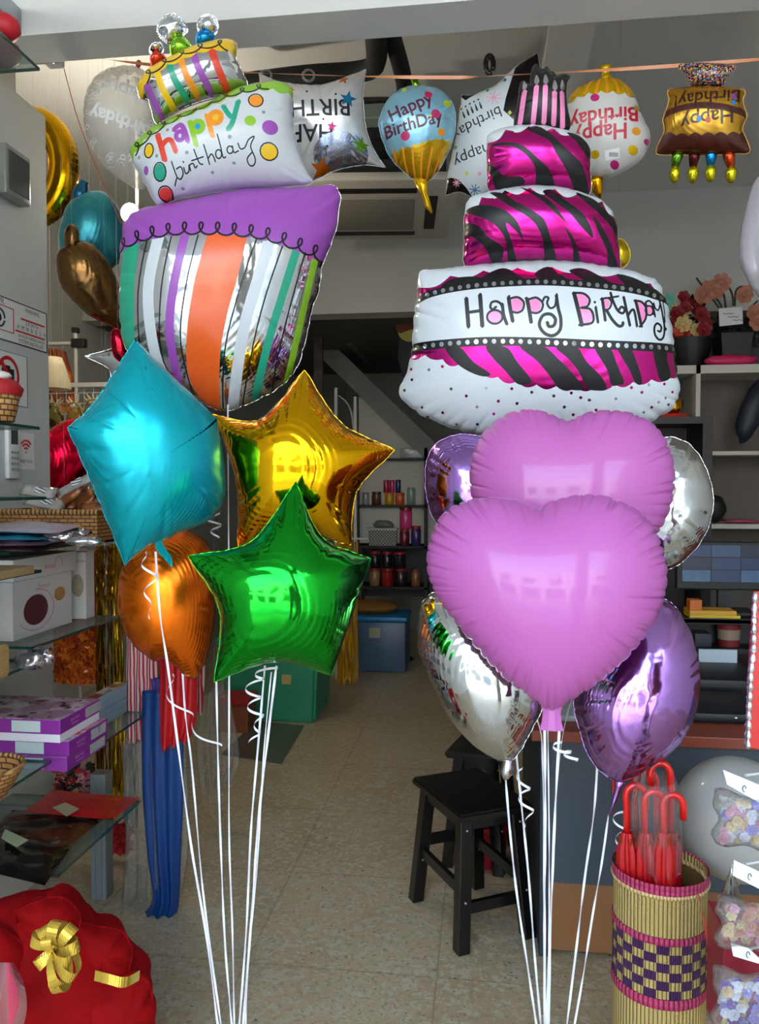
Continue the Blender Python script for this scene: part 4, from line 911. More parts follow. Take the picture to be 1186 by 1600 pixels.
# brown chocolate cake, upside down
b3 = cr(780, 0, 2.921); fr = Frame(1100, 190, YL + .02)
BC = [foil('d09a30', .22, .7, .2, 'caramel_foil', 21), printed('4a1c14', .22), printed('3a1210'), printed('2a86c8'), printed('d0482a'), printed('8a4a9a'), speckle_mat('sprinkles', '3a1512', [('d83a2a', 150, .56, .58), ('e8b830', 170, .57, .59), ('3a8ad0', 160, .58, .6), ('e0e0d0', 180, .6, .62)], 90, rough=.2)]
root = thing('cake_balloon', 'small brown cake balloon hung upside down with coloured candles', 'balloon', fr.w(0, 0, 0), G_H)
its = [('poly', 1, scallops(b3([(700, 605), (760, 628), (840, 640), (950, 638), (1060, 632), (1150, 610)]), 8, -5) + b3([(1250, 800), (600, 800)])), ('stroke', 1, smooth(b3([(740, 540), (800, 520), (900, 505), (1000, 508), (1140, 530)]), 4), 10), ('text', 2, 'Happy', b3([(950, 560)])[0], 31, 181, .4), ('text', 2, 'Birthday!', b3([(948, 462)])[0], 28, 177, .4),
       ('disc', 3, b3([(912, 565)])[0], 4, 5), ('disc', 4, b3([(953, 570)])[0], 4, 5), ('disc', 5, b3([(1068, 455)])[0], 4, 5), ('disc', 3, b3([(1068, 485)])[0], 3.5, 4), ('poly', 1, b3([(740, 380), (1150, 380), (1130, 408), (950, 402), (770, 415)]))]
inflate('cake_body', fr, b3([(768, 418), (800, 402), (950, 392), (1100, 405), (1124, 425), (1112, 460), (1130, 530), (1112, 590), (1145, 690), (1060, 702), (950, 710), (820, 705), (716, 698), (752, 600), (748, 540), (775, 460)]), .08, BC, root, its, creases=34, seed=46, amp=.005)
inflate('sprinkle_top', fr, b3([(818, 295), (950, 288), (1074, 300), (1062, 330), (1035, 360), (1022, 392), (950, 395), (868, 388), (852, 350)]), .04, [BC[6]], root, creases=20, seed=47, amp=.004, nth=140)
for x, x2, c in ((818, 802, '6a9a2a'), (893, 885, '5a201c'), (968, 966, '2090d8'), (1045, 1060, 'd04a20')):
    y0 = 690 if x != 968 else 685; q_ = b3([(x, y0), (x + (x2 - x) * .4, y0 + 35), (x2, y0 + 70), (x2, y0 + 90), (x2 - 2, y0 + 125), (x2, y0 + 145)]); w3 = [fr.w(*fr.loc(*t)) for t in q_]
    m = MB(); m.tube(w3[:3], [.02, .017, .012], 10); ob = m.build('candle', foil(c, .18, .8, .3), root, True)
    m = MB(); m.tube(w3[2:], [.01, .018, .016, .006], 10); m.build('flame', foil('d8cc20', .18, .8, .3), ob, True)
hook(fr, 1108, 102, root)
# gold zero at the left
cz = P(52, 262, 3.15); m = MB(); rx, rz, rt = .135, .185, .062
def tor(a, b):
    a *= 2 * PI; b *= 2 * PI; k = rt * (1 + .0); pu = .002 * math.sin(a * 60) * max(0, math.cos(b)) ** 3
    return cz + Vector(((rx + (k - pu) * math.cos(b)) * math.cos(a), k * math.sin(b) * .95, (rz + (k - pu) * math.cos(b)) * math.sin(a)))
m.grid(tor, 160, 24); o = m.build('number_balloon', foil('c8960c', .16, 1., .2, 'deep_gold_foil', 22, .06), None, True, weld=True)
tag(o, 'gold zero-shaped foil balloon half hidden behind the white wall', 'balloon', 'foil balloons hanging over the left display')
G2 = 'foil balloons hanging over the left display'
fr = Frame(140, 345, 3.0)
o = inflate('round_balloon', fr, [(98, 340), (112, 312), (140, 298), (170, 305), (190, 340), (192, 400), (160, 425), (120, 415), (92, 385)], .1, foil('2f8c98', .25, .6, .2, 'teal_foil', 23, .1), creases=26, seed=48); tag(o, 'teal foil balloon in clear wrap behind the brown turtle', 'balloon', G2)
m = MB(); m.tube([fr.w(*fr.loc(*q_)) for q_ in ((128, 318), (126, 300), (132, 285), (138, 288))], [.04, .03, .018, .006], 10); m.build('neck', foil('1f5f88', .2, .7, .2), o, True)
BR = foil('7d5a34', .22, .95, .5, 'bronze_foil', 24, .5)
fr = Frame(140, 440, 2.75, yaw=10)
root = thing('turtle_balloon', 'bronze turtle foil balloon hanging below the gold zero', 'balloon', fr.o, G2)
inflate('shell', fr, [(88, 420), (90, 395), (112, 378), (142, 380), (168, 410), (186, 450), (190, 512), (170, 508), (138, 492), (112, 468), (94, 445)], .09, BR, root, creases=26, seed=49, amp=.006)
inflate('head', fr, [(100, 370), (104, 355), (112, 350), (122, 358), (124, 376), (120, 392), (104, 392)], .035, BR, root, creases=10, seed=50, nth=100, amp=.003, rings=10)
fr = Frame(200, 560, 2.75)
o = star('star_balloon', 'small silver star balloon, one point showing behind the turquoise star', [(132, 556), (200, 490), (268, 540), (250, 620), (165, 625)], [(180, 540), (235, 530), (252, 578), (205, 608), (172, 580)], 2.75, .06, SILV, group=G2, creases=22, seed=51, tip=5)
fr = Frame(184, 540, 2.62)
o = inflate('round_balloon', fr, [(174, 520), (184, 514), (200, 530), (210, 560), (190, 566), (176, 552)], .02, foil('a01828', .15, 1., .3, 'crimson_foil', 25), creases=10, seed=52, nth=110, rings=10); tag(o, 'little crimson foil balloon between the turtle and the turquoise star', 'balloon', G2)
fr = Frame(95, 715, 3.3)
o = inflate('heart_balloon', fr, [(20, 690), (45, 668), (75, 672, 1), (110, 655), (140, 660), (160, 690), (155, 730), (120, 770), (85, 800), (40, 760), (18, 720)], .1, foil('d80f34', .2, 1., .3, 'red_foil', 26), creases=30, seed=53); tag(o, 'red heart balloon beyond the white wall', 'balloon', G2)
fr = Frame(966, 398, 3.1)
o = inflate('round_balloon', fr, [(950, 380), (972, 374), (984, 392), (982, 410), (966, 420), (948, 410)], .04, foil('e8c820', .2, .7, .3), creases=14, seed=54, nth=120, rings=10); tag(o, 'small yellow balloon edge behind the zebra cake', 'balloon')
fr = Frame(1215, 370, 2.15)
o = inflate('round_balloon', fr, [(1205, 265), (1180, 282), (1166, 320), (1156, 375), (1158, 415), (1175, 450), (1200, 475), (1240, 470), (1275, 420), (1280, 340), (1255, 280)], .1, clearfilm('e8dde6', .35, bump=.3, bscale=12), creases=20, seed=55, amp=.004); tag(o, 'translucent pinkish balloon cut off by the picture edge, upper right', 'balloon')

for nm, u, v in (('number_balloon', 52, 170), ('heart_balloon.002', 95, 668)): o_ = bpy.data.objects[nm]; cord(o_, Vector(P(u, v, o_.location.y)))
for o_ in list(bpy.data.objects):
    if o_.get('group') == G2 and o_.name.startswith(('round', 'star')): cord(o_, wloc(o_) + Vector((0, 0, .02)))
    if o_.get('label', '').startswith(('small yellow balloon edge', 'translucent pinkish')): cord(o_, wloc(o_) + Vector((0, 0, .15)), 3.44 if o_.location.y > 2.6 else 3.5)
    if o_.name.startswith('turtle'): cord(o_, P(112, 352, 2.75))
# ================================================================ LEFT: WALL SIGNS AND GLASS SHELVES
INK = M('1c1c20', .6, name='black_ink'); RED = M('c8141e', .5, name='red_ink'); PAPER = M('e9e7e0', .6, name='white_card', var=.02)
GLASS = clearfilm('b8d8cc', .10, 'shelf_glass', bump=.0, rough=.02); GEDGE = M('0d4638', .15, name='green_glass_edge', coat=.5)
BARC = wave_mat('barcode', '3c3c40', 'd2d2d0', 90, 'Y', 1.5, .6, thr=.35, bump=0)
def wall_pt(u, v, off=.004): q = PX(u, v, XW); return q + Vector((off, 0, 0))
def wall_quad(mb, u0, v0, u1, v1, off, th=.003, mi=0, vshift=None):
    """panel on the side wall: its far edge spans v0..v1 at u1, its near edge stands at u0"""
    a, b = wall_pt(u1, v0, off), wall_pt(u1, v1, off); y0 = wall_pt(u0, v0, off).y; mb.mi = mi
    mb.box((a.x, y0, a.z), (a.x + th, a.y, b.z))
    return (y0, a.y, b.z, a.z, a.x + th)
EX, EY = Vector((0, 1, 0)), Vector((0, 0, 1))       # on this wall "right" runs into the shop
root = thing('warning_sign', 'white sign with black border and red lines about surveillance', 'sign', wall_pt(36, 515))
m = MB(); y0, y1, z0, z1, x = wall_quad(m, -40, 490, 72, 552, .0); m.build('board', PAPER, root)
m = MB(); W_, H_ = y1 - y0, z1 - z0
def bar(mb, a, b, c, d, mi=0, o=.0006): mb.mi = mi; mb.box((x, y0 + W_ * a, z0 + H_ * c), (x + o, y0 + W_ * b, z0 + H_ * d))
for q_ in ((.01, .99, .0, .025), (.01, .99, .975, 1), (0, .012, .01, .99), (.988, 1, .01, .99)): bar(m, *q_)
m.build('border', INK, root)
m = MB(); bar(m, .6, .96, .62, .66); bar(m, .52, .96, .3, .34)
for q_ in ((.02, .5, .22, .24), (.02, .5, .78, .8), (.02, .03, .22, .8), (.49, .5, .22, .8)): bar(m, *q_)
m.build('red_line', RED, root)
m = MB(); T_ = lambda s, a, c, sz: m.text(s, (x, y0 + W_ * a, z0 + H_ * c), H_ * sz, EX, EY, out=.0008)
T_('NVR', .3, .88, .2); T_('24 HOUR SURVEILLANCE', .75, .22, .1); T_('SYSTEM INSTALLED', .75, .1, .125); T_('WARNING', .77, .87, .13)
for i in range(7): T_('HMWBESR'[i], .56 + i * .066, .42, .15)
T_('2 8 24 7 6', .76, .555, .13)
ca = [Vector((x + .001, y0 + W_ * .3 + H_ * .2 * math.cos(t * PI / 12), z0 + H_ * .5 + H_ * .2 * math.sin(t * PI / 12))) for t in range(24)]; m.tube(ca, .003, 5, False); m.blob((x, y0 + W_ * .3, z0 + H_ * .5), H_ * .1, 2, (.1, 1, 1))
m.build('lettering', INK, root)
root = thing('no_camera_sign', 'white sign with a crossed-out camera in a red ring', 'sign', wall_pt(20, 590))
m = MB(); y0, y1, z0, z1, x = wall_quad(m, -22, 558, 41, 637, 0); m.build('board', PAPER, root); W_, H_ = y1 - y0, z1 - z0
cy, cz_ = y0 + W_ * .5, z0 + H_ * .56; rr_ = H_ * .36
m = MB(); bd = lambda a, b, c, d: m.box((x, cy + a * rr_, cz_ + c * rr_), (x + .0006, cy + b * rr_, cz_ + d * rr_))
bd(-.55, .55, -.45, .35); bd(-.2, .2, .3, .5); m.build('camera_symbol', INK, root)
m = MB()
ring = [(math.cos(i * PI / 24), math.sin(i * PI / 24)) for i in range(48)]
for (a, b), (c, d) in zip(ring, ring[1:] + ring[:1]): m.face([(x + .0015, cy + rr_ * a, cz_ + rr_ * b), (x + .0015, cy + rr_ * c, cz_ + rr_ * d), (x + .0015, cy + .8 * rr_ * c, cz_ + .8 * rr_ * d), (x + .0015, cy + .8 * rr_ * a, cz_ + .8 * rr_ * b)])
m.face([(x + .0018, cy + rr_ * a, cz_ + rr_ * b) for a, b in ((-.75, .55), (-.55, .75), (.75, -.55), (.55, -.75))])
m.build('red_ring', RED, root)
m = MB(); bd = lambda a, b, c, d: m.box((x, y0 + W_ * a, z0 + H_ * c), (x + .0005, y0 + W_ * b, z0 + H_ * d)); bd(0, 1, 0, .008); bd(0, 1, .992, 1); bd(.99, 1, 0, 1); m.build('border', INK, root)
root = thing('wifi_sign', 'small white sign with red signal arcs', 'sign', wall_pt(40, 705))
m = MB(); y0, y1, z0, z1, x = wall_quad(m, 25, 678, 52, 734, 0); m.build('board', PAPER, root); W_, H_ = y1 - y0, z1 - z0
m = MB(); cy, cz_ = (y0 + y1) / 2, z0 + H_ * .5
for r_ in (.012, .026, .04):
    m.tube([(x + .001, cy + r_ * math.sin(t * .17), cz_ + r_ * math.cos(t * .17)) for t in range(-5, 6)], .0035, 5)
m.blob((x, cy, cz_ - .004), .004, 1, (.3, 1, 1)); m.build('signal_arcs', RED, root)
m = MB(); m.text('FREE Wi-Fi', (x, cy, z0 + H_ * .22), H_ * .13, EX, EY); m.build('lettering', INK, root)
# air conditioner remote in its holder
root = thing('remote_control', 'white air conditioner remote hanging on the wall beside the signal sign', 'remote', wall_pt(15, 710))
m = MB(); a, b = wall_pt(24, 668, 0), wall_pt(24, 748, 0); ya = wall_pt(6, 668, 0).y
m.box((a.x, ya, b.z), (a.x + .018, a.y, a.z), .005); m.build('body', M('e4e2dc', .4, name='remote_plastic'), root, 30)
m = MB(); m.box((a.x + .018, lerp(ya, a.y, .2), lerp(b.z, a.z, .66)), (a.x + .0185, lerp(ya, a.y, .8), lerp(b.z, a.z, .94))); m.build('display', M('4b4f4e', .3), root)
m = MB()
for i in range(3):
    for j in range(4): m.box((a.x + .018, lerp(ya, a.y, .2 + i * .24), lerp(b.z, a.z, .15 + j * .11)), (a.x + .0195, lerp(ya, a.y, .34 + i * .24), lerp(b.z, a.z, .2 + j * .11)))
m.build('button_rows', M('8f9290', .4), root)
# grey framed acrylic box high on the wall
root = thing('wall_box', 'grey smoked plastic box fixed high on the white wall', 'box', wall_pt(12, 280))
a, b = wall_pt(28, 250, 0), wall_pt(28, 325, 0); ya = wall_pt(-12, 250, 0).y
m = MB(); m.box((a.x, ya, b.z), (a.x + .05, a.y, a.z), .008); m.build('case', M('8a8a84', .25, name='smoked_plastic'), root, 30)
m = MB(); m.box((a.x + .05, ya + .015, b.z + .02), (a.x + .053, a.y - .015, a.z - .02)); m.build('window', M('5d5d5a', .12, name='smoked_window'), root)

# glass shelves
SH = []
def glass_shelf(label, xt, y0, y1, z, group, th=.008, x0=None):
    x0 = XW + .002 if x0 is None else x0
    root = thing('glass_shelf', label, 'shelf', ((x0 + xt) / 2, (y0 + y1) / 2, z - th), group)
    MB().box((x0, y0 + .002, z - th), (xt - .002, y1 - .002, z)).build('glass_plate', GLASS, root)
    MB().box((xt - .002, y0, z - th), (xt, y1, z)).box((x0, y0, z - th), (xt, y0 + .002, z)).box((x0, y1 - .002, z - th), (xt, y1, z)).build('polished_edge', GEDGE, root)
    for yy in (y0 + .08, y1 - .08):
        MB().box((x0, yy - .01, z - th - .03), (x0 + .12, yy + .01, z - th), .003).build('bracket', ALU, root)
    return root
GA, GB = 'near glass shelves', 'far glass shelves'
YA = 2.05
za = {}
for (u, v, nm) in ((62, 106, 'topmost glass shelf, near the lintel'), (62, 667, 'glass shelf below the crossed-out camera sign'), (72, 776, 'glass shelf just below the signal sign'), (65, 890, 'short glass shelf in front of the white boxes'), (64, 1031, 'glass shelf above the purple boxes, on the near side'), (80, 1188, 'lowest near glass shelf, crossing the purple boxes')):
    q = P(u, v, YA); za[v] = q.z; glass_shelf(nm, q.x, 1.35, YA, q.z, GA)
YF = 2.65; zb = {}; cor = {}
for (u, v, nm, near) in ((160, 843, 'glass shelf carrying the flat packets and wicker tray', (20, 858)), (188, 962, 'glass shelf under the white boxes', (80, 1005)), (232, 1112, 'glass shelf under the purple boxes', None), (220, 1250, 'lowest far glass shelf with the black packs', (75, 1398))):
    q = P(u, v, YF); y0 = 2.1; zb[v] = q.z; cor[v] = q
    glass_shelf(nm, q.x, y0, YF, q.z, GB)
m = MB(); q = PZ(160, 1400, 0); m.box((q.x - .03, q.y - .03, 0), (q.x + .03, q.y + .03, .46), .004)
for k in (-1, 1): m.box((q.x + k * .012 - .003, q.y - .033, .0), (q.x + k * .012 + .003, q.y - .03, .45))
tag(m.build('shelf_post', M('8d9499', .45, .6, name='grey_post')), 'grey metal post standing behind the lowest glass shelf', 'post')
def carton(name, label, cat, lo, hi, mat, group=None, rot=0.):
    root = thing(name, label, cat, ((lo[0] + hi[0]) / 2, (lo[1] + hi[1]) / 2, lo[2]), group); MB().box(lo, hi, .0015).build('carton', mat, root); return root
WBOX = M('dcd8d4', .45, name='white_carton', var=.03); PKP = M('d77a9a', .5, name='pink_ink')
z1 = zb[962]; n0, n1 = PZ(35, 1003, z1), PZ(100, 972, z1); xx = (n0.x + n1.x) / 2
y0 = max(n0.y, 2.11); y1 = n1.y; zt = P(36, 911, y0).z
b = carton('product_box', 'white product box with a dark oval picture, on the glass shelf', 'box', (XW + .01, y0, z1), (xx, y1, zt), WBOX)
def face_oval(mb, x, cy, cz, ry, rz, n=24, o=.001): mb.face([(x + o, cy + ry * math.cos(2 * PI * i / n), cz + rz * math.sin(2 * PI * i / n)) for i in range(n)])
H_ = zt - z1; W_ = y1 - y0
m = MB(); face_oval(m, xx, y0 + W_ * .36, z1 + H_ * .44, W_ * .2, H_ * .27); m.build('oval_picture', M('5d2a30', .3, name='maroon_print', var=.3, vscale=30), b)
m = MB(); face_oval(m, xx, y0 + W_ * .77, z1 + H_ * .62, W_ * .1, H_ * .13); m.build('product_picture', M('b98a4a', .35, var=.3, vscale=40), b)
m = MB(); m.tube([(xx + .001, y0 + W_ * (.36 + .3 * math.cos(t)), z1 + H_ * (.44 + .36 * math.sin(t))) for t in [i * .22 - 2.6 for i in range(20)]], .0012, 4); m.text('Feature', (xx, y0 + W_ * .5, z1 + H_ * .84), H_ * .13, EX, EY); m.build('lettering', PKP, b)
m = MB(); m.text('Feature', (lerp(XW, xx, .62), y0, z1 + H_ * .35), H_ * .2, (0, 0, 1), (-1, 0, 0), out=.001)
for i in range(3): m.box((lerp(XW, xx, .5 + i * .09), y0 - .001, z1 + H_ * .55), (lerp(XW, xx, .5 + i * .09) + .003, y0, z1 + H_ * .85))
m.build('end_lettering', PKP, b)
zt2 = P(37, 876, y0).z
b2 = carton('product_box', 'flatter white box lying on the product box with the dark oval', 'box', (XW + .01, y0 + .002, zt + .001), (xx + .002, y1 + .03, zt2), WBOX)
m = MB(); m.text('fantasia', (xx + .002, lerp(y0, y1, .6), lerp(zt, zt2, .45)), .022, EX, EY); m.tube([(xx + .003, lerp(y0, y1, .75) + .022 * math.cos(t), lerp(zt, zt2, .55) + .02 * math.sin(t)) for t in [i * .3 - .6 for i in range(14)]], .0008, 4); m.build('lettering', PKP, b2)
a = PZ(110, 966, z1); c = PZ(137, 958, z1); zc = P(110, 862, a.y).z
b3_ = carton('product_box', 'tall white box with a pale oval picture, behind the other white boxes', 'box', (a.x, a.y - .01, z1), (a.x + (P(137, 960, a.y).x - a.x), a.y + .05, zc), WBOX)
xa, xb = a.x, P(137, 960, a.y).x; yf = a.y - .01
m = MB(); m.face([(lerp(xa, xb, .52) + (xb - xa) * .36 * math.cos(t * PI / 12), yf - .001, lerp(z1, zc, .5) + (zc - z1) * .17 * math.sin(t * PI / 12)) for t in range(24)]); m.build('oval_picture', M('a39b84', .35, var=.25, vscale=30), b3_)
m = MB(); m.text('Beauty Set', (lerp(xa, xb, .5), yf, lerp(z1, zc, .87)), .014, (1, 0, 0), (0, 0, 1)); m.build('lettering', M('c2246a', .5), b3_)
m = MB(); m.box((xa + .001, yf + .001, z1 + .0), (xb - .001, yf + .13, z1 + .012)); 
# purple boxes
PUR = M('8a2490', .35, name='purple_carton', var=.05, coat=.3); PT = speckle_mat('printed_lid', 'b48a9c', [('e0c8d0', 14, .48, .6), ('7a3a4a', 18, .58, .66), ('c83a2a', 7, .62, .68), ('4a4044', 30, .62, .66)], 20, rough=.25)
WT = M('e3dde2', .5, name='white_tray')
z2 = zb[1112]; nb_, fb = PZ(108, 1207, z2), PZ(163, 1165, z2); xp = (nb_.x + fb.x) / 2; y0 = max(2.02, nb_.y); y1 = fb.y
hs = [(P(108, v, y0).z) for v in (1207, 1184, 1160, 1124)]; hs[0] = z2
for k in range(3):
    lo, hi = hs[k] + .0005, hs[k + 1]; dx = (0, .004, -.012)[k]
    lab = ('purple boxed set at the bottom of its stack of three', 'purple boxed set in the middle of its stack of three', 'purple boxed set with a printed lid, on top of its stack of three')[k]
    b = thing('gift_box', lab, 'box', (xp, y0, lo), 'purple boxed sets on the glass shelf')
    lidlo = lo if k < 2 else lerp(lo, hi, .36)
    MB().box((XW + .012, y0 + dx, lidlo), (xp + dx, y1 + dx, hi - .001), .002).build('lid', PUR, b)
    if k == 2: MB().box((XW + .014, y0 + dx + .002, lo), (xp + dx - .002, y1 + dx - .002, lidlo), .001).build('tray', WT, b)
    MB().box((XW + .014, y0 + dx + .002, hi - .001), (xp + dx - .002, y1 + dx - .002, hi)).build('printed_top', PT, b)
    m = MB(); zc_ = (lidlo + hi) / 2; hh = (hi - lidlo) * .38
    m.box((xp - .155, y0 + dx - .0006, zc_ - hh), (xp - .07, y0 + dx, zc_ + hh)); m.build('front_label', M('c6d2cc', .4), b)
    m = MB()
    for fr_, w_ in ((.56, .05), (.76, .045)): yy = lerp(y0, y1, fr_); m.box((xp + dx, yy, zc_ - hh * .9), (xp + dx + .0006, yy + w_, zc_ + hh * .9))
    m.build('barcode_label', BARC, b)
    m = MB(); m.text('BEAUTY SET', (xp + dx, lerp(y0, y1, .3), zc_ + .004), .009, EX, EY); m.text('Gift collection', (xp + dx, lerp(y0, y1, .3), zc_ - .007), .007, EX, EY); m.build('lettering', M('d9b8da', .5), b)
BLB = M('8fa6b2', .4, name='pale_blue_carton')
q0_, q1_ = PZ(145, 1160, z2), P(183, 1130, 2.58)
hz = z2; xq = P(182, 1130, 2.63).x
for k in range(4):
    lab = ('pale blue flat box, bottom of the pile behind the purple boxes', 'pale blue flat box, second from the bottom behind the purple boxes', 'pale blue flat box, third from the bottom behind the purple boxes', 'pale blue flat box with a printed lid, top of its pile')[k]
    b = thing('gift_box', lab, 'box', (xq, 2.5, hz), 'pale blue boxes behind the purple boxes'); h_ = (P(182, 1066, 2.63).z - z2) / 4
    MB().box((xp - .1, y1 + .01, hz + .0004), (xq, 2.64, hz + h_ - .0006), .0015).build('carton', BLB, b)
    if k == 3: MB().box((xp - .098, y1 + .012, hz + h_ - .0006), (xq - .002, 2.638, hz + h_)).build('printed_top', speckle_mat('printed_lid_2', 'c8bcae', [('8a4a30', 9, .5, .6), ('3a2a24', 12, .6, .66)], 20, rough=.25), b)
    m = MB(); m.box((xq, 2.56, hz + h_ * .3), (xq + .0006, 2.6, hz + h_ * .75)); m.build('barcode_label', BARC, b); hz += h_
# black packs and red folder on the lowest far shelf
z3_ = zb[1250]
def flat_pack(name, label, cat, quad, z, th, mat, crumple=.004, seed=0, n=14, film=None, group=None):
    """soft flat packet: a thin quilted slab between the four floor-plan corners seen in the photo"""
    c = [PZ(u, v, z) for u, v in quad]; rn = random.Random(seed); ph = [rn.random() * 6 for _ in range(6)]
    def surf(s):
        def fn(a, b):
            p = (c[0] * (1 - a) + c[1] * a) * (1 - b) + (c[3] * (1 - a) + c[2] * a) * b
            e = (16 * a * (1 - a) * b * (1 - b)) ** .35
            w_ = crumple * (math.sin(a * 17 + ph[0] + 3 * math.sin(b * 5 + ph[1])) + math.sin(b * 23 + ph[2] + 2 * math.sin(a * 7 + ph[3]))) * .5
            return p + Vector((0, 0, th * .5 + s * (th * .5 * e) + (w_ * e if s > 0 else 0)))
        return fn
    m = MB(); m.grid(surf(1), n, n); m.grid(surf(-1), n, n)
    o = m.build(name, mat, None, 40, weld=True); tag(o, label, cat, group); return o
BLKP = M('16120f', .12, name='black_film', bump=.5, bscale=25, coat=.5)
o = flat_pack('garment_pack', 'black garment packed flat in clear plastic, front of the lowest shelf', 'packet', [(-60, 1360), (70, 1392), (112, 1330), (-10, 1300)], z3_ + .002, .03, BLKP, .006, 3)
b = PZ(20, 1312, z3_ + .045)
o = flat_pack('garment_pack', 'dark brown garment packed flat, between the black pack and red folder', 'packet', [(-30, 1318), (100, 1335), (165, 1284), (20, 1272)], z3_ + .004, .028, speckle_mat('brown_pack', '241a14', [('5a2a18', 9, .5, .6), ('7a7268', 14, .62, .7)], 20, rough=.15, bump=.4), .006, 4)
m = MB(); c = [PZ(u, v, z3_ + .05) for u, v in ((2, 1310), (26, 1324), (44, 1313), (8, 1296))]; m.slab(*c, (0, 0, .0015)); o = m.build('price_tag', M('c8d2a8', .4), None); tag(o, 'pale green price sticker on the dark garment pack', 'tag')
o = flat_pack('red_folder', 'red felt sheet in clear plastic lying on the lowest glass shelf', 'packet', [(38, 1270), (175, 1283), (220, 1248), (82, 1236)], z3_ + .036, .008, M('c01420', .3, name='red_felt', coat=.5, var=.08), .002, 5)
m = MB(); c = [PZ(u, v, z3_ + .047) for u, v in ((82, 1262), (104, 1276), (124, 1264), (102, 1254))]; m.slab(*c, (0, 0, .001)); o = m.build('price_tag', M('b9b08c', .5), None); tag(o, 'cream price sticker on the red sheet', 'tag')
# flat packets on the upper far shelf
z4_ = zb[843]
FILMY = foil('c8c4c8', .12, .9, .2, 'silvery_film', 30, .9)
for k, (quad, z_, mt, lab) in enumerate((([(-60, 862), (60, 866), (128, 848), (0, 842)], .001, FILMY, 'silvery film packet, bottom of the flat packets on the upper shelf'), ([(-60, 856), (70, 856), (120, 842), (10, 838)], .014, M('eaa8c8', .3, name='pink_pack', coat=.5, bump=.4, bscale=25), 'pink flat packet between the silvery and turquoise ones'),
                            ([(-70, 846), (66, 848), (108, 834), (0, 828)], .028, M('30b4cc', .3, name='turquoise_pack', coat=.5, bump=.3, bscale=25), 'turquoise flat packet near the top of the flat packets'), ([(-40, 834), (90, 838), (128, 826), (20, 818)], .042, M('c4b8d0', .3, name='lilac_pack', coat=.5, bump=.4, bscale=25), 'lilac grey flat packet on top of the turquoise one'))):
    flat_pack('flat_packet', lab, 'packet', quad, z4_ + z_ * 1.4, .016, mt, .006, 20 + k, group='flat packets on the upper shelf')
for k, (u, v) in enumerate(((92, 838), (118, 832), (132, 846))):
    m = MB(); m.blob(PZ(u, v, z4_ + .05), .03, 3, (1.5, 1, .45), .35, k); o = m.build('crumpled_film', FILMY, None, True); tag(o, ('crumpled silver film beside the turquoise packet', 'crumpled silver film in front of the wicker tray', 'crumpled silver film at the shelf end')[k], 'film', 'crumpled film on the upper shelf')
WICK = wave_mat('wicker', '6a3f1e', 'c89a5a', 22, 'X', 2.5, .6, detail=1, bump=.8)
def weave_mat(name, c1, c2, c3, sx, sy):
    m = bpy.data.materials.new(name); m.use_nodes = True; n = m.node_tree; L = n.links.new; b = n.nodes['Principled BSDF']
    tc = n.nodes.new('ShaderNodeTexCoord'); br = n.nodes.new('ShaderNodeTexBrick'); br.inputs['Scale'].default_value = 1; br.inputs['Brick Width'].default_value = sx; br.inputs['Row Height'].default_value = sy
    br.inputs['Mortar Size'].default_value = sy * .14; br.inputs['Color1'].default_value = srgb(c1); br.inputs['Color2'].default_value = srgb(c2); br.inputs['Mortar'].default_value = srgb(c3)
    sp = n.nodes.new('ShaderNodeSeparateXYZ'); cb = n.nodes.new('ShaderNodeCombineXYZ'); L(tc.outputs['Object'], sp.inputs[0]); ad = n.nodes.new('ShaderNodeMath'); L(sp.outputs[0], ad.inputs[0]); L(sp.outputs[1], ad.inputs[1]); L(ad.outputs[0], cb.inputs[0]); L(sp.outputs[2], cb.inputs[1])
    L(cb.outputs[0], br.inputs['Vector']); L(br.outputs['Color'], b.inputs['Base Color']); b.inputs['Roughness'].default_value = .55
    bp = n.nodes.new('ShaderNodeBump'); bp.inputs['Strength'].default_value = .8; bp.inputs['Distance'].default_value = .004; bp.invert = True; L(br.outputs['Fac'], bp.inputs['Height']); L(bp.outputs[0], b.inputs['Normal'])
    return m
WEAVE = weave_mat('wicker_weave', 'c08a4e', 'a8743c', '5a3018', .03, .012)
root = thing('wicker_tray', 'brown wicker tray on the upper shelf holding snack packets', 'tray', P(90, 820, 2.5))
ql, qr = P(14, 835, 2.5), P(170, 835, 2.5); zb0 = z4_ + .003; zt0 = P(60, 800, 2.42).z
x0_, x1_ = max(ql.x, XW + .01), qr.x
m = MB()
m.box((x0_, 2.42, zb0), (x1_, 2.43, zt0)).box((x0_, 2.62, zb0), (x1_, 2.63, zt0)).box((x0_, 2.43, zb0), (x0_ + .01, 2.62, zt0)).box((x1_ - .01, 2.43, zb0), (x1_, 2.62, zt0)).box((x0_, 2.43, zb0), (x1_, 2.62, zb0 + .006)); m.build('basket_wall', WEAVE, root)
m = MB(); m.tube([(x0_, 2.42, zt0), (x1_, 2.42, zt0), (x1_, 2.63, zt0), (x0_, 2.63, zt0), (x0_, 2.42, zt0)], .009, 8); m.build('braided_rim', WICK, root)
SN = [speckle_mat('snack_pack', '7a4424', [('c87a30', 20, .5, .6), ('3a1c10', 26, .58, .66)], 30, rough=.15, bump=.4), clearfilm('d8d4cc', .45, bump=.7, bscale=25), speckle_mat('snack_pack_2', '94532a', [('4a2412', 16, .5, .6), ('e0c090', 30, .6, .66)], 30, rough=.2, bump=.4)]
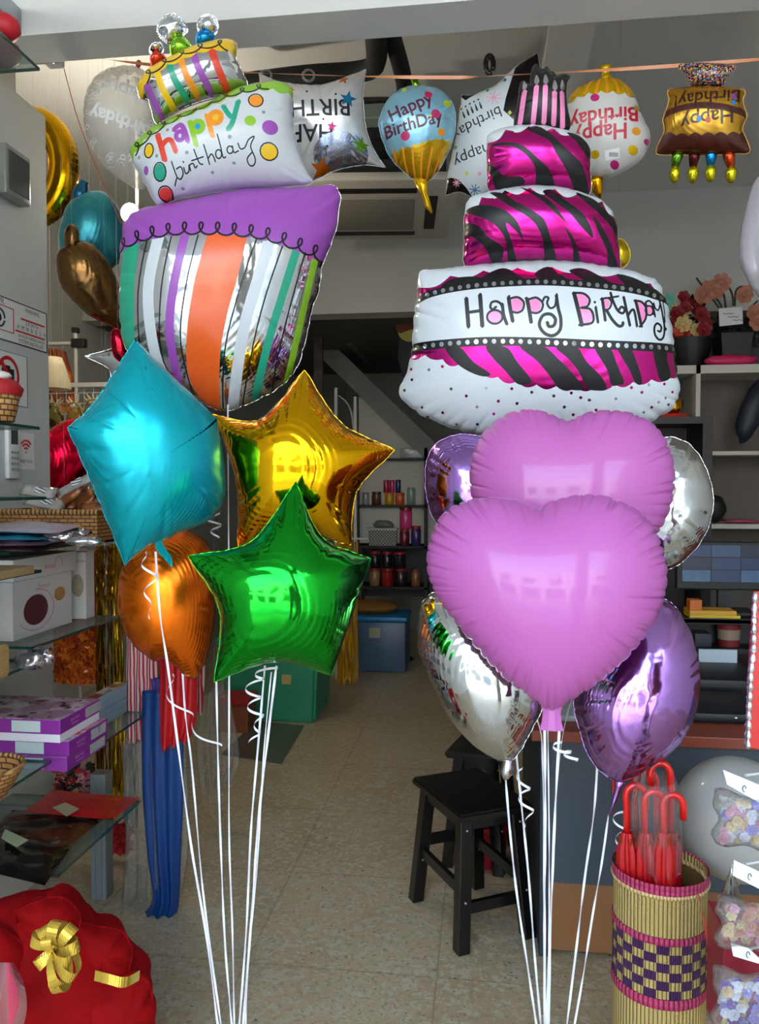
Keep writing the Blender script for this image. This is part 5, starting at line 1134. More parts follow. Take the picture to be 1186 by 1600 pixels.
for k, (u, v, du, dv, ang, mi) in enumerate(((70, 785, 34, 11, -12, 1), (105, 775, 30, 12, 38, 0), (92, 790, 30, 12, 10, 2), (128, 785, 26, 16, 50, 0), (60, 768, 30, 10, -8, 1), (118, 758, 34, 8, 28, 1), (145, 795, 22, 10, 5, 2))):
    c_ = P(u, v, 2.46 + .02 * (k % 4)); a_ = R(ang); ux = Vector((math.cos(a_), .1, math.sin(a_))); uy = Vector((-math.sin(a_), .35, math.cos(a_))); nn_ = ux.cross(uy).normalized(); s_ = 2.5 / F
    m = MB()
    for sg in (1, -1): m.grid(lambda p_, q_: c_ + ux * ((p_ - .5) * 2 * du * s_) + uy * ((q_ - .5) * 2 * dv * s_) + nn_ * (sg * .01 * (16 * p_ * (1 - p_) * q_ * (1 - q_)) ** .5), 8, 6)
    o = m.build('snack_packet', SN[mi], None, True, weld=True)
    tag(o, ('clear snack packet with a price label, left in the tray', 'brown snack packet leaning steeply in the tray', 'reddish snack packet lying low in the tray', 'brown snack packet at the right end of the tray', 'clear wrapper sticking out above the tray on the left', 'clear wrapper strip leaning over the brown snack packets', 'small brown packet in the right corner of the tray')[k], 'packet', 'snack packets in the wicker tray')
    if mi == 1:
        m = MB(); cc_ = c_ + ux * .01 + uy * .002 - nn_ * .012 * (1 if nn_.y > 0 else -1); m.face([cc_ + ux * (sx_ * .018) + uy * (sy_ * .009) for sx_, sy_ in ((-1, -1), (1, -1), (1, 1), (-1, 1))]); m.build('price_label', BARC, o)
# things on the near shelves
q = P(20, 660, 1.9); root = thing('gift_basket', 'small wicker pot with a red cloth top on the near shelf', 'basket', (q.x - .02, 1.88, za[667]))
c0 = Vector((q.x - .035, 1.88, za[667])); m = MB(); m.lathe([(0, .001), (.045, .001), (.06, .07), (.058, .07), (.043, .006)], c0, 24); m.build('pot', weave_mat('pot_weave', 'c89658', 'b08044', '5a3018', .025, .014), root, True)
m = MB(); m.lathe([(.062, .066), (.068, .085), (.05, .105), (0, .112)], c0, 24); m.build('red_cloth', M('a8141e', .6, bump=.5, bscale=40), root, True)
m = MB(); m.blob(c0 + Vector((0, 0, .115)), .035, 2, (1.2, 1, .4), .2); m.build('white_top', M('dcd8c8', .6), root, True)
for k, (u, v, zz_, mt, nm, lab) in enumerate(((5, 80, za[106], M('c01828', .5, name='red_velvet'), 'plush_ball', 'red plush item on the topmost glass shelf, farther from its tip'), (8, 100, za[106] - .12, M('b83040', .5), 'plush_ball', 'red plush item on the topmost glass shelf, nearer its far tip'))):
    c_ = PZ(u - 6, (44, 84)[k], za[106] + .038); m = MB(); m.blob((c_.x, c_.y, za[106] + .038), .042, 3, (1.3, 1, .85), .08, k); o = m.build(nm, mt, None, True); tag(o, lab, 'plush toy')
z_ = za[890]; q = P(20, 884, 1.9)
o = MB().box((XW + .01, 1.55, z_ + .001), (q.x + .03, 1.95, z_ + .022), .003).build('paper_stack', wave_mat('kraft_stack', '8a6a44', 'b89a6e', 90, 'Z', 1, .7), None); tag(o, 'flat brown stack of paper on the near shelf by the white boxes', 'paper')
z_ = za[1031]; q = P(32, 1040, 1.9)
o = MB().box((XW + .01, 1.5, z_ + .001), (q.x, 1.86, z_ + .085), .012).build('napkin_pack', wave_mat('beige_stack', 'a8803e', 'd8b878', 60, 'Z', .6, .6), None, 40); tag(o, 'thick beige stack of napkins on the near shelf above the purple boxes', 'napkins')
for k in range(2):
    m = MB(); m.blob((q.x + .01 + .0 * k, 1.93 + .05 * k, z_ + .026), .035, 3, (1.1, .8, .7), .45, 5 + k); o = m.build('crumpled_film', FILMY, None, True); tag(o, ('crumpled silver film beside the napkin stack', 'crumpled silver film at the tip of the near shelf')[k], 'film')
z_ = za[1188]; q = P(10, 1190, 1.8); root = thing('wicker_bowl', 'round brown wicker bowl at the left edge, beside the purple boxes', 'bowl', (q.x - .05, 1.78, z_))
m = MB(); m.lathe([(0, .002), (.05, .002), (.085, .06), (.09, .075), (.082, .07), (.045, .01)], (q.x - .045, 1.78, z_), 28); m.build('bowl_wall', WEAVE, root, True)
m = MB(); m.tube([(q.x - .045 + .088 * math.cos(t * PI / 14), 1.78 + .088 * math.sin(t * PI / 14), z_ + .076) for t in range(29)], .006, 6, False); m.build('braided_rim', WICK, root, True)

# ---- hanging goods beyond the shelves
def cloth(name, left, right, Y, depth, folds, amp, mat, parent=None, nv=40, seed=0, hem=.012):
    """closed flattened sleeve of cloth with folds running down"""
    l = smooth(left, 8); r = smooth(right, 8); rn = random.Random(seed); ph = [rn.random() * 6 for _ in range(4)]
    m = MB()
    def fn(a, b):
        (lu, lv), _ = along(l, b); (ru, rv), _ = along(r, b); t = (1 - math.cos(a * 2 * PI)) / 2; s = math.sin(a * 2 * PI)
        p = lerp(P(lu, lv, Y), P(ru, rv, Y), t)
        w_ = amp * math.sin(folds * t * 2 * PI + ph[0] + 1.3 * math.sin(b * 3 + ph[1])) * (.4 + .6 * b)
        return p + Vector((0, depth * s + w_ * abs(s), hem * math.sin(t * folds * 6 + ph[2]) * (b > .97)))
    m.grid(fn, 72, nv); return m.build(name, mat, parent, True, weld=True)
YC = 2.7
root = thing('costume', 'hanging costume with striped sleeves, red tunic and blue trousers', 'costume', P(255, 1300, YC))
STR = wave_mat('red_white_stripe', 'b81c30', 'd8c4c0', 26, 'X', .8, .7, thr=.5, detail=0, bump=.1)
cloth('striped_sleeve', [(196, 900), (198, 1000), (196, 1080), (200, 1158)], [(246, 900), (248, 1010), (245, 1090), (236, 1156)], YC - .0, .02, 3, .008, STR, root, seed=1)
cloth('striped_sleeve', [(296, 1000), (300, 1060), (305, 1095), (310, 1110)], [(322, 1000), (320, 1050), (318, 1090), (316, 1112)], YC + .05, .015, 2, .005, STR, root, seed=2)
cloth('red_tunic', [(250, 950), (250, 1050), (250, 1120), (252, 1172)], [(306, 950), (308, 1060), (306, 1120), (300, 1150)], YC - .11, .025, 3, .014, M('b80c14', .5, name='red_satin', bump=.1), root, seed=3)
cloth('blue_trousers', [(222, 1080), (222, 1220), (230, 1330), (238, 1405), (216, 1434), (214, 1438)], [(286, 1080), (286, 1240), (282, 1330), (280, 1400), (276, 1428), (266, 1440)], YC - .055, .03, 3, .012, M('083a78', .45, name='blue_satin', bump=.15, var=.12), root, seed=4)
cloth('purple_lining', [(236, 1060), (240, 1120), (240, 1180), (238, 1230)], [(256, 1060), (256, 1120), (258, 1180), (262, 1230)], YC - .02, .012, 2, .005, M('4a3a80', .6), root, seed=6)
BAG = clearfilm('e4e2d8', .1, bump=1., bscale=22, rough=.12)
o = cloth('plastic_bag', [(190, 1160), (196, 1260), (196, 1340), (188, 1425)], [(292, 1140), (296, 1240), (294, 1330), (284, 1400)], YC - .02, .05, 4, .02, BAG, root, seed=7)
o = cloth('plastic_bag', [(318, 1090), (306, 1150), (310, 1210), (316, 1250)], [(352, 1060), (370, 1150), (372, 1200), (350, 1240)], 3.3, .04, 4, .02, BAG, None, seed=8); tag(o, 'crinkled clear plastic bag hanging right of the striped costume', 'bag'); cord(o, P(335, 1070, 3.3))
def tinsel(label, u0, u1, v0, v1, Y, n, mt, group=None, seed=0, spread=.02, kind=None):
    rn = random.Random(seed); m = MB()
    for i in range(n):
        u = lerp(u0, u1, rn.random()); yy = Y + (rn.random() - .5) * spread * 2; k = 14; ph = rn.random() * 6; du = (rn.random() - .5) * 8
        path = [P(u + du * (j / k) ** 2 + .8 * math.sin(ph + j), lerp(v0, v1 - rn.random() * 14 * (j == k), j / k), yy + .004 * math.sin(ph * 2 + j * 1.4)) for j in range(k + 1)]
        m.strip(path, lambda i: .0045, lambda i: (_r * math.cos(ph + i * .8) + _f0 * math.sin(ph + i * .8)).normalized())
    o = m.build('tinsel_curtain', mt); tag(o, label, 'tinsel', group); cord(o, P((u0 + u1) / 2, v0, Y), ZC if Y < YB else ZB); return o
GT = foil('c8a020', .22, 1., .2, 'gold_tinsel_foil', 31, .2); ST = foil('b8bcc0', .22, 1., .2, 'silver_tinsel_foil', 32, .2)
tinsel('bright gold tinsel strand bundle left of the striped costume', 178, 194, 860, 1248, 2.9, 46, GT, 'tinsel curtains', 1)
tinsel('dark gold tinsel bundle behind the purple boxes', 150, 176, 930, 1244, 3.0, 46, foil('8f6a18', .25, 1., .2, 'old_gold_foil', 33, .2), 'tinsel curtains', 2)
tinsel('silver grey tinsel bundle beside the blue trousers', 196, 214, 960, 1296, 2.98, 40, ST, 'tinsel curtains', 3)
tinsel('gold tinsel bundle right above the glass corner, behind the turquoise star', 150, 186, 852, 940, 2.94, 50, foil('b8861c', .25, .9, .2, 'amber_foil', 34, .2), 'tinsel curtains', 4)
def bunch(name, label, cat, quad, Y, mats, n, r0, seed, petals=6, group=None, depth=.03, back=None):
    """cluster of small leaves or petals facing every way inside a photo quad"""
    rn = random.Random(seed); m = MB()
    (ua, va), (ub, vb) = quad
    for i in range(n):
        c = P(lerp(ua, ub, rn.random()), lerp(va, vb, rn.random()), Y + (rn.random() - .5) * depth)
        rot = Matrix.Rotation(rn.random() * 6.3, 3, 'Y') @ Matrix.Rotation((rn.random() - .5) * 1.6, 3, 'X') @ Matrix.Rotation((rn.random() - .5) * 1.6, 3, 'Z'); m.mi = rn.randrange(len(mats)); r = r0 * (.7 + rn.random() * .6)
        for k in range(petals):
            a = 2 * PI * k / petals; d = rot @ Vector((math.cos(a), 0, math.sin(a))); s = rot @ Vector((-math.sin(a), 0, math.cos(a))); nn = rot @ Vector((0, -1, 0))
            m.face([c, c + d * r * .6 + s * r * .33 + nn * r * .25, c + d * r + nn * r * .1, c + d * r * .6 - s * r * .33 + nn * r * .25])
    o = m.build(name, mats, None, False, solid=.0006); tag(o, label, cat, group)
    return o
OL = [M('e0661a', .4, name='orange_leaf', coat=.3), M('f0882a', .4, name='light_orange_leaf', coat=.3), M('b83a14', .4, name='rust_leaf')]
o = bunch('leaf_garland', 'packed orange leaf garland behind the glass shelf', 'garland', ((92, 990), (158, 1062)), 3.02, OL, 200, .028, 5)
m = MB(); a, b = P(84, 860, 3.08), P(162, 1068, 3.08); m.box((a.x, 3.07, b.z), (b.x, 3.09, a.z)); o = m.build('garland_card', M('c23a12', .5, name='red_orange_card', var=.3, vscale=14, bump=.3, bscale=30)); cord(o, Vector((a.x + .05, 3.08, a.z))); tag(o, 'red-orange backing card above the packed leaf garland', 'card')
m = MB()
for (u0, u1, va, vb) in ((146, 160, 858, 938), (166, 182, 850, 938)):
    c_ = [P(u0 + 6, va, 2.96), P(u1 - 2, va, 2.96), P(u1 + 1, vb, 2.93), P(u0 - 1, vb, 2.93)]; m.slab(*c_, (0, .008, 0))
o = m.build('gold_pennant', foil('c08420', .3, .8, .2, 'dull_gold_foil', 35), None); tag(o, 'dull gold pennant pair hanging over the glass shelf', 'pennant')
bunch('red_flower_spray', 'red fabric flowers behind the grey post', 'flowers', ((176, 1288), (200, 1328)), 2.99, [M('b01a1c', .6, name='red_petal')], 22, .03, 6)
bunch('flower_pack', 'pink and red flowers with dark centres below the purple boxes', 'flowers', ((88, 1196), (142, 1236)), 2.8, [M('c08090', .6, name='dusty_pink_petal'), M('b01a1c', .6, name='red_petal'), M('2a2a20', .6, name='dark_petal')], 40, .03, 8)
# ---- big red organza gift hamper in the corner
YG = 1.72; cg = P(95, 1560, YG); cgx, cgz = cg.x, P(95, 1440, YG).z
root = thing('gift_hamper', 'large gift hamper wrapped in red organza with a gold bow', 'gift', (cgx, YG + .12, 0))
ORGZ = M('900206', .8, spec=.15, name='red_organza', bump=.8, bscale=34, var=.4, vscale=14)
cgc = Vector((cgx, YG + .12, 0)); fg = Frame(90, 1560, YG + .14)
inflate('wrapping', fg, [(-60, 1500), (-50, 1430), (0, 1402), (50, 1390), (98, 1380), (128, 1398), (152, 1424), (182, 1431), (204, 1466), (232, 1492), (238, 1530), (236, 1600), (215, 1672), (100, 1688), (-40, 1680)], .17, ORGZ, root, creases=26, amp=.026, inset=.03, depth=.85, seed=61, nth=420, kw=2.4, expo=.55)
for k, (pts_, z_, sd) in enumerate((([(20, 1420), (60, 1392), (100, 1388), (128, 1420), (110, 1470), (60, 1476)], .1, 62), ([(110, 1432), (150, 1430), (190, 1440), (205, 1480), (180, 1530), (120, 1500)], .1, 63), ([(-40, 1440), (10, 1432), (50, 1470), (40, 1530), (-30, 1540)], .12, 64), ([(110, 1560), (190, 1500), (232, 1520), (225, 1620), (150, 1650)], .12, 65))):
    inflate('ruffle', fg, pts_, .05, ORGZ, root, creases=14, amp=.018, inset=.06, depth=.9, seed=sd, nth=220, kw=2.2, zoff=z_)
GB_ = wave_mat('gold_striped_ribbon', 'd09a10', 'ffe068', 90, 'X', .3, .25, .6, detail=0, bump=.2)
cb_ = P(98, 1472, YG - .1); ob = None
def bowloop(c, dirv, ln_, wd_, mb):
    d = Vector(dirv).normalized(); up_ = Vector((0, -1, 0)); s = d.cross(up_).normalized()
    path = [c + d * (ln_ * (.5 - .5 * math.cos(t))) + up_ * (ln_ * .38 * math.sin(t)) for t in [i * 2 * PI / 20 for i in range(21)]]
    mb.strip(path, lambda i: wd_ * (.35 + .65 * math.sin(PI * i / 20)), lambda i: s)
bow = bpy.data.objects.new('bow', None); COL.objects.link(bow); bow.parent = root; bow.location = cb_ - wloc(root)
for i, (dx, dz_, l_) in enumerate(((-1, .25, .1), (-.5, .8, .09), (.1, 1, .11), (.6, .8, .1), (1, .3, .09), (.8, -.5, .12), (.3, -1, .13), (-.6, -.5, .07), (.9, -.1, .08), (-.2, .9, .06), (.5, -.8, .1))):
    m = MB(); bowloop(cb_ + Vector((0, -.004 * i, 0)), (dx, -.25 - .1 * (i % 3), dz_), l_ * .66, .026, m); m.build('bow_loop', GB_, bow)
m = MB(); pp = [PZ(150, 1525, .42), P(170, 1530, YG - .17), P(195, 1535, YG - .16), P(218, 1524, YG - .1)]; pp[0] = P(148, 1524, YG - .15); m.strip(curve3(pp, 5), lambda i: .02, lambda i: Vector((0, .3, 1)).normalized()); m.build('ribbon_tail', GB_, root)
m = MB(); m.grid(lambda a, b: P(-20 + (a - .5) * 62 * math.sin(PI * min(.98, b * .7 + .12)) + 31, 1504 + 120 * b, YG - .13 - .03 * math.sin(PI * a)) , 10, 10); m.build('pink_panel', clearfilm('e85a78', .6, bump=.6, bscale=9), root, True)

# ---- inside, left: garment rack, mask panel, storage bin
YRK = 4.3
WHM = M('c9c8c2', .4, name='white_metal'); BKP = M('141414', .5, name='black_plastic')
root = thing('garment_rack', 'white tube garment rack with black caps, left side of the shop', 'rack', Vector((P(118, 560, YRK).x, YRK, 0)))
q = P(118, 512, YRK); MB().tube([(q.x, YRK, 0), (q.x, YRK, q.z)], .011, 10).build('upright', WHM, root, 40)
zr = P(100, 537, YRK).z; xl_ = XL + .1; MB().tube([(xl_, YRK, zr), (q.x, YRK, zr)], .011, 10).build('rail', WHM, root, 40)
MB().tube([(xl_, YRK, 0), (xl_, YRK, q.z)], .011, 10).build('upright', WHM, root, 40)
m = MB(); m.box((q.x - .018, YRK - .018, q.z - .03), (q.x + .018, YRK + .018, q.z), .004).box((q.x - .02, YRK - .02, zr - .025), (q.x + .06, YRK + .02, zr + .025), .004); m.build('cap', BKP, root)
o = cloth('orange_costume', [(78, 545), (76, 590), (72, 640)], [(100, 548), (112, 590), (118, 645)], YRK, .05, 4, .02, speckle_mat('autumn_print', '8a3a14', [('d06a20', 12, .5, .6), ('3a3a18', 16, .58, .66)], 20, rough=.6), None, seed=9); tag(o, 'orange and brown costume hanging on the white garment rack', 'costume')
fr = P(80, 585, 3.6); m = MB(); m.lathe([(.09, -.07), (.085, -.03), (.065, .04), (.05, .08), (.048, .08), (.063, .04), (.083, -.03), (.088, -.07)], (fr.x, 3.6, fr.z), 28); o = m.build('lamp_shade', M('d8c8a4', .6, name='cream_shade'), None, True); cord(o, Vector((fr.x, 3.6, fr.z + .02))); tag(o, 'cream lamp shade peeking out beyond the white wall', 'lamp shade')
YM = 3.9; root = thing('grid_panel', 'white wire grid panel holding party masks', 'display panel', P(120, 620, YM))
m = MB(); a, b = P(60, 600, YM), P(220, 690, YM); m.box((a.x, YM - .01, a.z - .02), (b.x, YM + .01, a.z + .002)); m.build('top_rail', WHM, root)
m = MB()
for i in range(12): x_ = lerp(a.x, b.x, i / 11); m.tube([(x_, YM, a.z), (x_, YM, 1.0)], .002, 4)
for i in range(10): z_ = a.z - .05 - i * .055; m.tube([(a.x, YM, z_), (b.x, YM, z_)], .002, 4)
m.build('wire_grid', WHM, root)
for x_ in (a.x, b.x): m = MB(); m.tube([(x_, YM, 0), (x_, YM, a.z)], .008, 8); m.build('leg', WHM, root)
for k, (u, v) in enumerate(((86, 655), (118, 655), (148, 650))):
    root = thing('party_mask', ('gold party mask nearest the white wall, dark green eye area', 'gold party mask with a white feather top, middle of the three', 'gold party mask half hidden by the turquoise star')[k], 'mask', P(u, v, YM - .05), 'party masks on the wire panel')
    c_ = P(u, v, YM - .02); m = MB(); m.blob(c_, .06, 3, (.8, .4, 1.1)); m.build('face', speckle_mat('mask_gold_%d' % k, ('7a7030', 'a8823a', 'b89030')[k], [('3a2a18', 30, .52, .6), ('d8c068', 40, .6, .66)], 30, rough=.3, metal=.5), root, True)
    m = MB(); m.tube([c_ + Vector((.05 * math.cos(t), -.02, .02 + .062 * math.sin(t))) for t in [i * .3 for i in range(11)]], .005, 6); m.build('rim', M('b8a060', .3, .6), root)
    m = MB(); rn = random.Random(k)
    for i in range(9): p0 = c_ + Vector((0, 0, .05)); m.tube([p0, p0 + Vector(((rn.random() - .5) * .12, (rn.random() - .5) * .04, .03 + rn.random() * .05))], [.012, .002], 5)
    m.build('feathers', M(('b8ab90', 'd6cec0', 'c8b898')[k], .8, sheen=.4), root)
# green bin with a lidless top, box in front, sheet on the floor
q0, q1 = PZ(398, 1104, 0), PZ(520, 1118, 0); fbl = PZ(420, 1131, 0); fbr = PZ(497, 1133, 0)
GRN = M('2f8f6c', .45, name='green_bin_plastic', var=.05)
yb_ = fbr.y; xl_, xr_ = PZ(345, 1125, 0).x, fbr.x; zt_ = .52
root = thing('storage_bin', 'large green plastic storage bin on the floor behind the green star', 'bin', ((xl_ + xr_) / 2, yb_, 0))
m = MB(); e = .03; m.hexa([(xl_ + e, yb_ + e, 0), (xr_ - e, yb_ + e, 0), (xr_ - e, yb_ + .5, 0), (xl_ + e, yb_ + .5, 0), (xl_, yb_, zt_), (xr_, yb_, zt_), (xr_, yb_ + .53, zt_), (xl_, yb_ + .53, zt_)])
bmesh.ops.bevel(m.bm, geom=list(m.bm.edges), offset=.02, segments=3, affect='EDGES'); m.build('body', GRN, root, 40)
MB().box((xl_ - .02, yb_ - .02, zt_ - .03), (xr_ + .02, yb_ + .55, zt_ + .02), .01).build('lid', GRN, root, 40)
m = MB(); m.box((fbl.x + .08, yb_ + .004, .25), (fbl.x + .14, yb_ + .016, .31)); m.build('sticker', M('b8a060', .6), root)
a, b = PZ(362, 1128, 0), PZ(400, 1133, 0)
root = thing('carton', 'small red and brown carton standing in front of the green bin', 'box', (a.x, a.y - .15, 0))
MB().box((a.x - .02, a.y - .22, 0), (b.x + .0, a.y - .04, .17), .004).build('body', M('8a4a30', .6, name='brown_carton', var=.2), root); MB().box((a.x - .03, a.y - .23, .17), (b.x + .01, a.y - .03, .215), .004).build('lid', M('a81c1c', .5), root)
c = [PZ(u, v, 0) for u, v in ((345, 1180), (440, 1194), (475, 1135), (400, 1128))]; m = MB(); m.slab(*c, (0, 0, .006)); o = m.build('floor_board', M('5e5a4e', .25, name='grey_board'), None); tag(o, 'thin grey board lying on the floor before the green bin', 'board')
tinsel('hanging yellow fringe curtain right of the gold star', 526, 560, 846, 1072, 5.9, 110, foil('d8a010', .4, .5, .2, 'yellow_fringe', 36), None, 12, .05)
m = MB(); m.tube([P(510, 842, 5.9), P(575, 842, 5.9)], .008, 6); tag(m.build('fringe_rod', WHM), 'thin rod holding the yellow fringe curtain', 'rod')

# ---- spot lamp
q = P(203, 333, 3.6); root = thing('spot_lamp', 'small lit spot lamp left of the purple cake band', 'lamp', q)
m = MB(); m.tube([q + Vector((0, .1, .02)), q + Vector((0, .0, 0))], [.03, .045], 16); m.build('housing', M('d8d4c8', .4), root, 40)
m = MB(); m.tube([q + Vector((0, .08, .03)), Vector((q.x, q.y + .08, ZC))], .008, 8); m.build('stem', WHM, root)
m = MB(); m.blob(q + Vector((0, -.006, 0)), .042, 3, (1, .3, 1)); m.build('bulb', M('fff0c8', .5, name='lamp_glow', emit=40.), root, True)
ld = bpy.data.lights.new('spot_light', 'POINT'); ld.energy = 18; ld.color = (1, .9, .72); ld.shadow_soft_size = .04
lo = bpy.data.objects.new('lamp_light', ld); COL.objects.link(lo); lo.parent = root; lo.location = (0, -.08, 0)
# ================================================================ CEILING: CASSETTE UNIT AND PIPES
za_ = 3.0; c = [PZ(u, v, za_) for u, v in ((470, 296), (612, 281), (686, 366), (527, 376))]
ctr = sum(c, Vector()) / 4; root = thing('air_conditioner', 'grey-white ceiling cassette air conditioner behind the cakes', 'air conditioner', ctr)
ac = M('ded8cc', .5, name='cassette_plastic'); dk = M('1c1a18', .6, name='louvre_dark')
ctr_ = ctr; sq = .47; ang = math.atan2(c[2].y - c[1].y, c[2].x - c[1].x); A_ = Matrix.Rotation(R(6), 4, 'Z'); T0 = Matrix.Translation(ctr_) @ A_
m = MB(); m.box((-sq, -sq, 0), (sq, sq, .05), .02, T0); m.build('panel', ac, root, 40)
m = MB(); m.box((-sq * .86, -sq * .86, .05), (sq * .86, sq * .86, .435), 0, T0); m.build('body', M('34332f', .8, name='unit_body'), root)
m = MB(); m.box((-.25, -.25, -.012), (.25, .25, 0), .006, T0); m.build('intake_grille', M('a49e92', .6), root, 40)
for k in range(4):
    m = MB(); m.box((-.26, .31, -.004), (.26, .37, .002), 0, T0 @ Matrix.Rotation(k * PI / 2, 4, 'Z')); m.build('air_slot', dk, root)
m = MB()
for p_ in ((586, 20), (586, 40)): pass
PIP = M('0d0e11', .7, name='pipe_insulation', bump=.3, bscale=30)
def zpath(pts, z=3.28): return [PZ(u, v, z) for u, v in pts]
m = MB(); m.tube(curve3([P(590, 22, 2.75), P(588, 60, 3.0), P(586, 100, 3.3), P(560, 112, 3.42), P(480, 118, 3.45), P(380, 130, 3.5)], 6), .042, 10); tag(m.build('insulated_pipe', PIP, None, True), 'thick black insulated pipe bending left below the ceiling', 'pipe', 'black pipes on the ceiling')
m = MB(); m.tube(curve3([P(606, 36, 3.0), P(614, 62, 3.1), P(628, 112, 3.3), P(632, 150, 3.5), P(615, 200, 3.9)], 6), .036, 10); tag(m.build('insulated_pipe', PIP, None, True), 'black insulated pipe slanting to the cassette air conditioner', 'pipe', 'black pipes on the ceiling')
m = MB(); m.box(P(562, 158, 3.75), P(612, 215, 3.75) + Vector((0, .25, 0)), .01); tag(m.build('pipe_box', PIP, None, 40), 'dark junction box among the pipes above the air conditioner', 'box')
m = MB(); q = P(578, 175, 3.66); m.box(q + Vector((-.06, 0, -.03)), q + Vector((.07, .1, .04)), .008); tag(m.build('valve_box', M('8a9a90', .4)), 'small pale valve box among the black pipes', 'valve')

# ================================================================ REAR ROOM
YS = 6.9
root = thing('storage_rack', 'dark open storage rack with jars in the rear room', 'rack', Vector((P(612, 900, YS).x, YS + .15, 0)))
xa, xb = P(556, 850, YS).x, P(668, 850, YS).x; RK = M('100f0f', .6, name='dark_rack'); shz = {}
for v in (716, 789, 853, 917):
    z_ = P(610, v, YS).z; shz[v] = z_; MB().box((xa, YS, z_ - .02), (xb, YS + .32, z_)).build('shelf', RK, root)
for x_ in (xa, xb - .03):
    for y_ in (YS, YS + .29): MB().box((x_, y_, 0), (x_ + .03, y_ + .03, P(610, 700, YS).z)).build('upright', RK, root)
MB().box((xa, YS + .32, .5), (xb, YS + .33, shz[716])).build('back_panel', M('4c4d50', .7, name='rack_back'), root)
k_ = 4.444; pxw = lambda x: 540 + x / k_
def jar(label, name, cat, x0, x1, y0, z, col, lid=None, group='jars and tubs on the storage rack', rough=.25, dy=.08):
    c_ = P(pxw((x0 + x1) / 2), 800, YS + dy); r = (x1 - x0) / k_ / 2 / F * (YS + dy); h = (y0) / k_ / F * YS
    root = thing(name, label, cat, (c_.x, YS + dy, z), group)
    hb = h * (.84 if lid else 1)
    m = MB(); m.lathe([(0, 0), (r * .92, 0), (r, r * .12), (r, hb * .93), (r * .85, hb), (0, hb)], (c_.x, YS + dy, z), 20); m.build('body', M(col, rough, coat=.4), root, 40)
    if lid: m = MB(); m.lathe([(0, hb), (r * .98, hb), (r * .98, h), (0, h)], (c_.x, YS + dy, z), 20); m.build('lid', M(lid, .35), root, 40)
    return root, z + h
s1, s2, s3 = shz[789], shz[853], shz[917]
jar('grey metal tin at the left end of the jar row', 'spray_tin', 'tin', 115, 165, 88, s1, '8a8a8c')
jar('brown glass jar with a dark lid beside the grey tin', 'jar', 'jar', 180, 250, 92, s1, '5a3828', '2a1c18')
_, zt = jar('gold ribbon spool under the magenta spools', 'ribbon_spool', 'spool', 272, 338, 85, s1, 'b8860e')
jar('crimson ribbon spool standing on the gold one, left', 'ribbon_spool', 'spool', 262, 302, 90, zt, 'a81c3c'); jar('magenta ribbon spool standing on the gold one, right', 'ribbon_spool', 'spool', 304, 342, 90, zt, 'c81c6c')
_, zt = jar('orange ribbon spool beside the gold one', 'ribbon_spool', 'spool', 345, 410, 85, s1, 'd0581c'); jar('navy ribbon spool standing on the orange one', 'ribbon_spool', 'spool', 346, 384, 92, zt, '1c2a5a')
r_, zt = jar('pale green pump bottle at the right of the jar row', 'pump_bottle', 'bottle', 425, 486, 120, s1, '7a9488')
c_ = wloc(r_); MB().tube([(c_.x, c_.y, zt), (c_.x, c_.y, zt + .1), (c_.x + .045, c_.y, zt + .1)], .009, 8).build('pump', M('c0c4c0', .4), r_, 40)
root = thing('mesh_basket', 'small white plastic basket on the storage rack', 'basket', P(598, 840, YS + .03))
a, b = P(pxw(158), 829, YS + .03), P(pxw(358), 829, YS + .03); h_ = .15
m = MB(); m.hexa([(a.x + .01, YS + .02, s2), (b.x - .01, YS + .02, s2), (b.x - .01, YS + .2, s2), (a.x + .01, YS + .2, s2), (a.x, YS + .01, s2 + h_), (b.x, YS + .01, s2 + h_), (b.x, YS + .21, s2 + h_), (a.x, YS + .21, s2 + h_)])
def lattice_mat():
    m = bpy.data.materials.new('basket_lattice'); m.use_nodes = True; n = m.node_tree; L = n.links.new; b = n.nodes['Principled BSDF']; tc = n.nodes.new('ShaderNodeTexCoord'); ck = n.nodes.new('ShaderNodeTexChecker'); ck.inputs['Scale'].default_value = 75
    ck.inputs['Color1'].default_value = srgb('a8a69e'); ck.inputs['Color2'].default_value = srgb('4a4844'); L(tc.outputs['Object'], ck.inputs['Vector']); L(ck.outputs[0], b.inputs['Base Color']); b.inputs['Roughness'].default_value = .5; return m
m.build('lattice_wall', lattice_mat(), root); MB().box((a.x - .006, YS, s2 + h_ - .015), (b.x + .006, YS + .22, s2 + h_ + .004), .003).build('rim', M('b8b6ac', .5), root)
m = MB(); m.blob(((a.x + b.x) / 2, YS + .1, s2 + h_ + .03), .1, 2, (1, .7, .45), .3, 2); o = m.build('plastic_wrap', M('6a6c6c', .3), None, True); tag(o, 'grey plastic wrap heaped in the white basket', 'wrap')
_, zt = jar('dark red jar under the pink jar', 'jar', 'jar', 375, 445, 118, s2, '7a1c34', 'a01c28'); jar('bright pink jar stacked on the dark red jar', 'jar', 'jar', 375, 462, 150, zt, 'd83a80', 'a8142a')
jar('purple jar with a red lid beside the dark red jar', 'jar', 'jar', 455, 525, 140, s2, '3a2a6a', 'a01c28')
zl = []
for x0, x1, c1_, lb in ((165, 240, 'a07a4a', 'tan jar, lower row left'), (248, 335, '9a1c1c', 'red jar, lower row centre'), (345, 425, '2a2020', 'black jar, lower row right'), (452, 522, '8a5030', 'brown jar, end of the lower row')):
    _, zt = jar(lb + ' of the storage rack', 'jar', 'jar', x0, x1, 125, s3, c1_, 'a01c24' if x0 < 440 else '6a3a2a'); zl.append(zt)
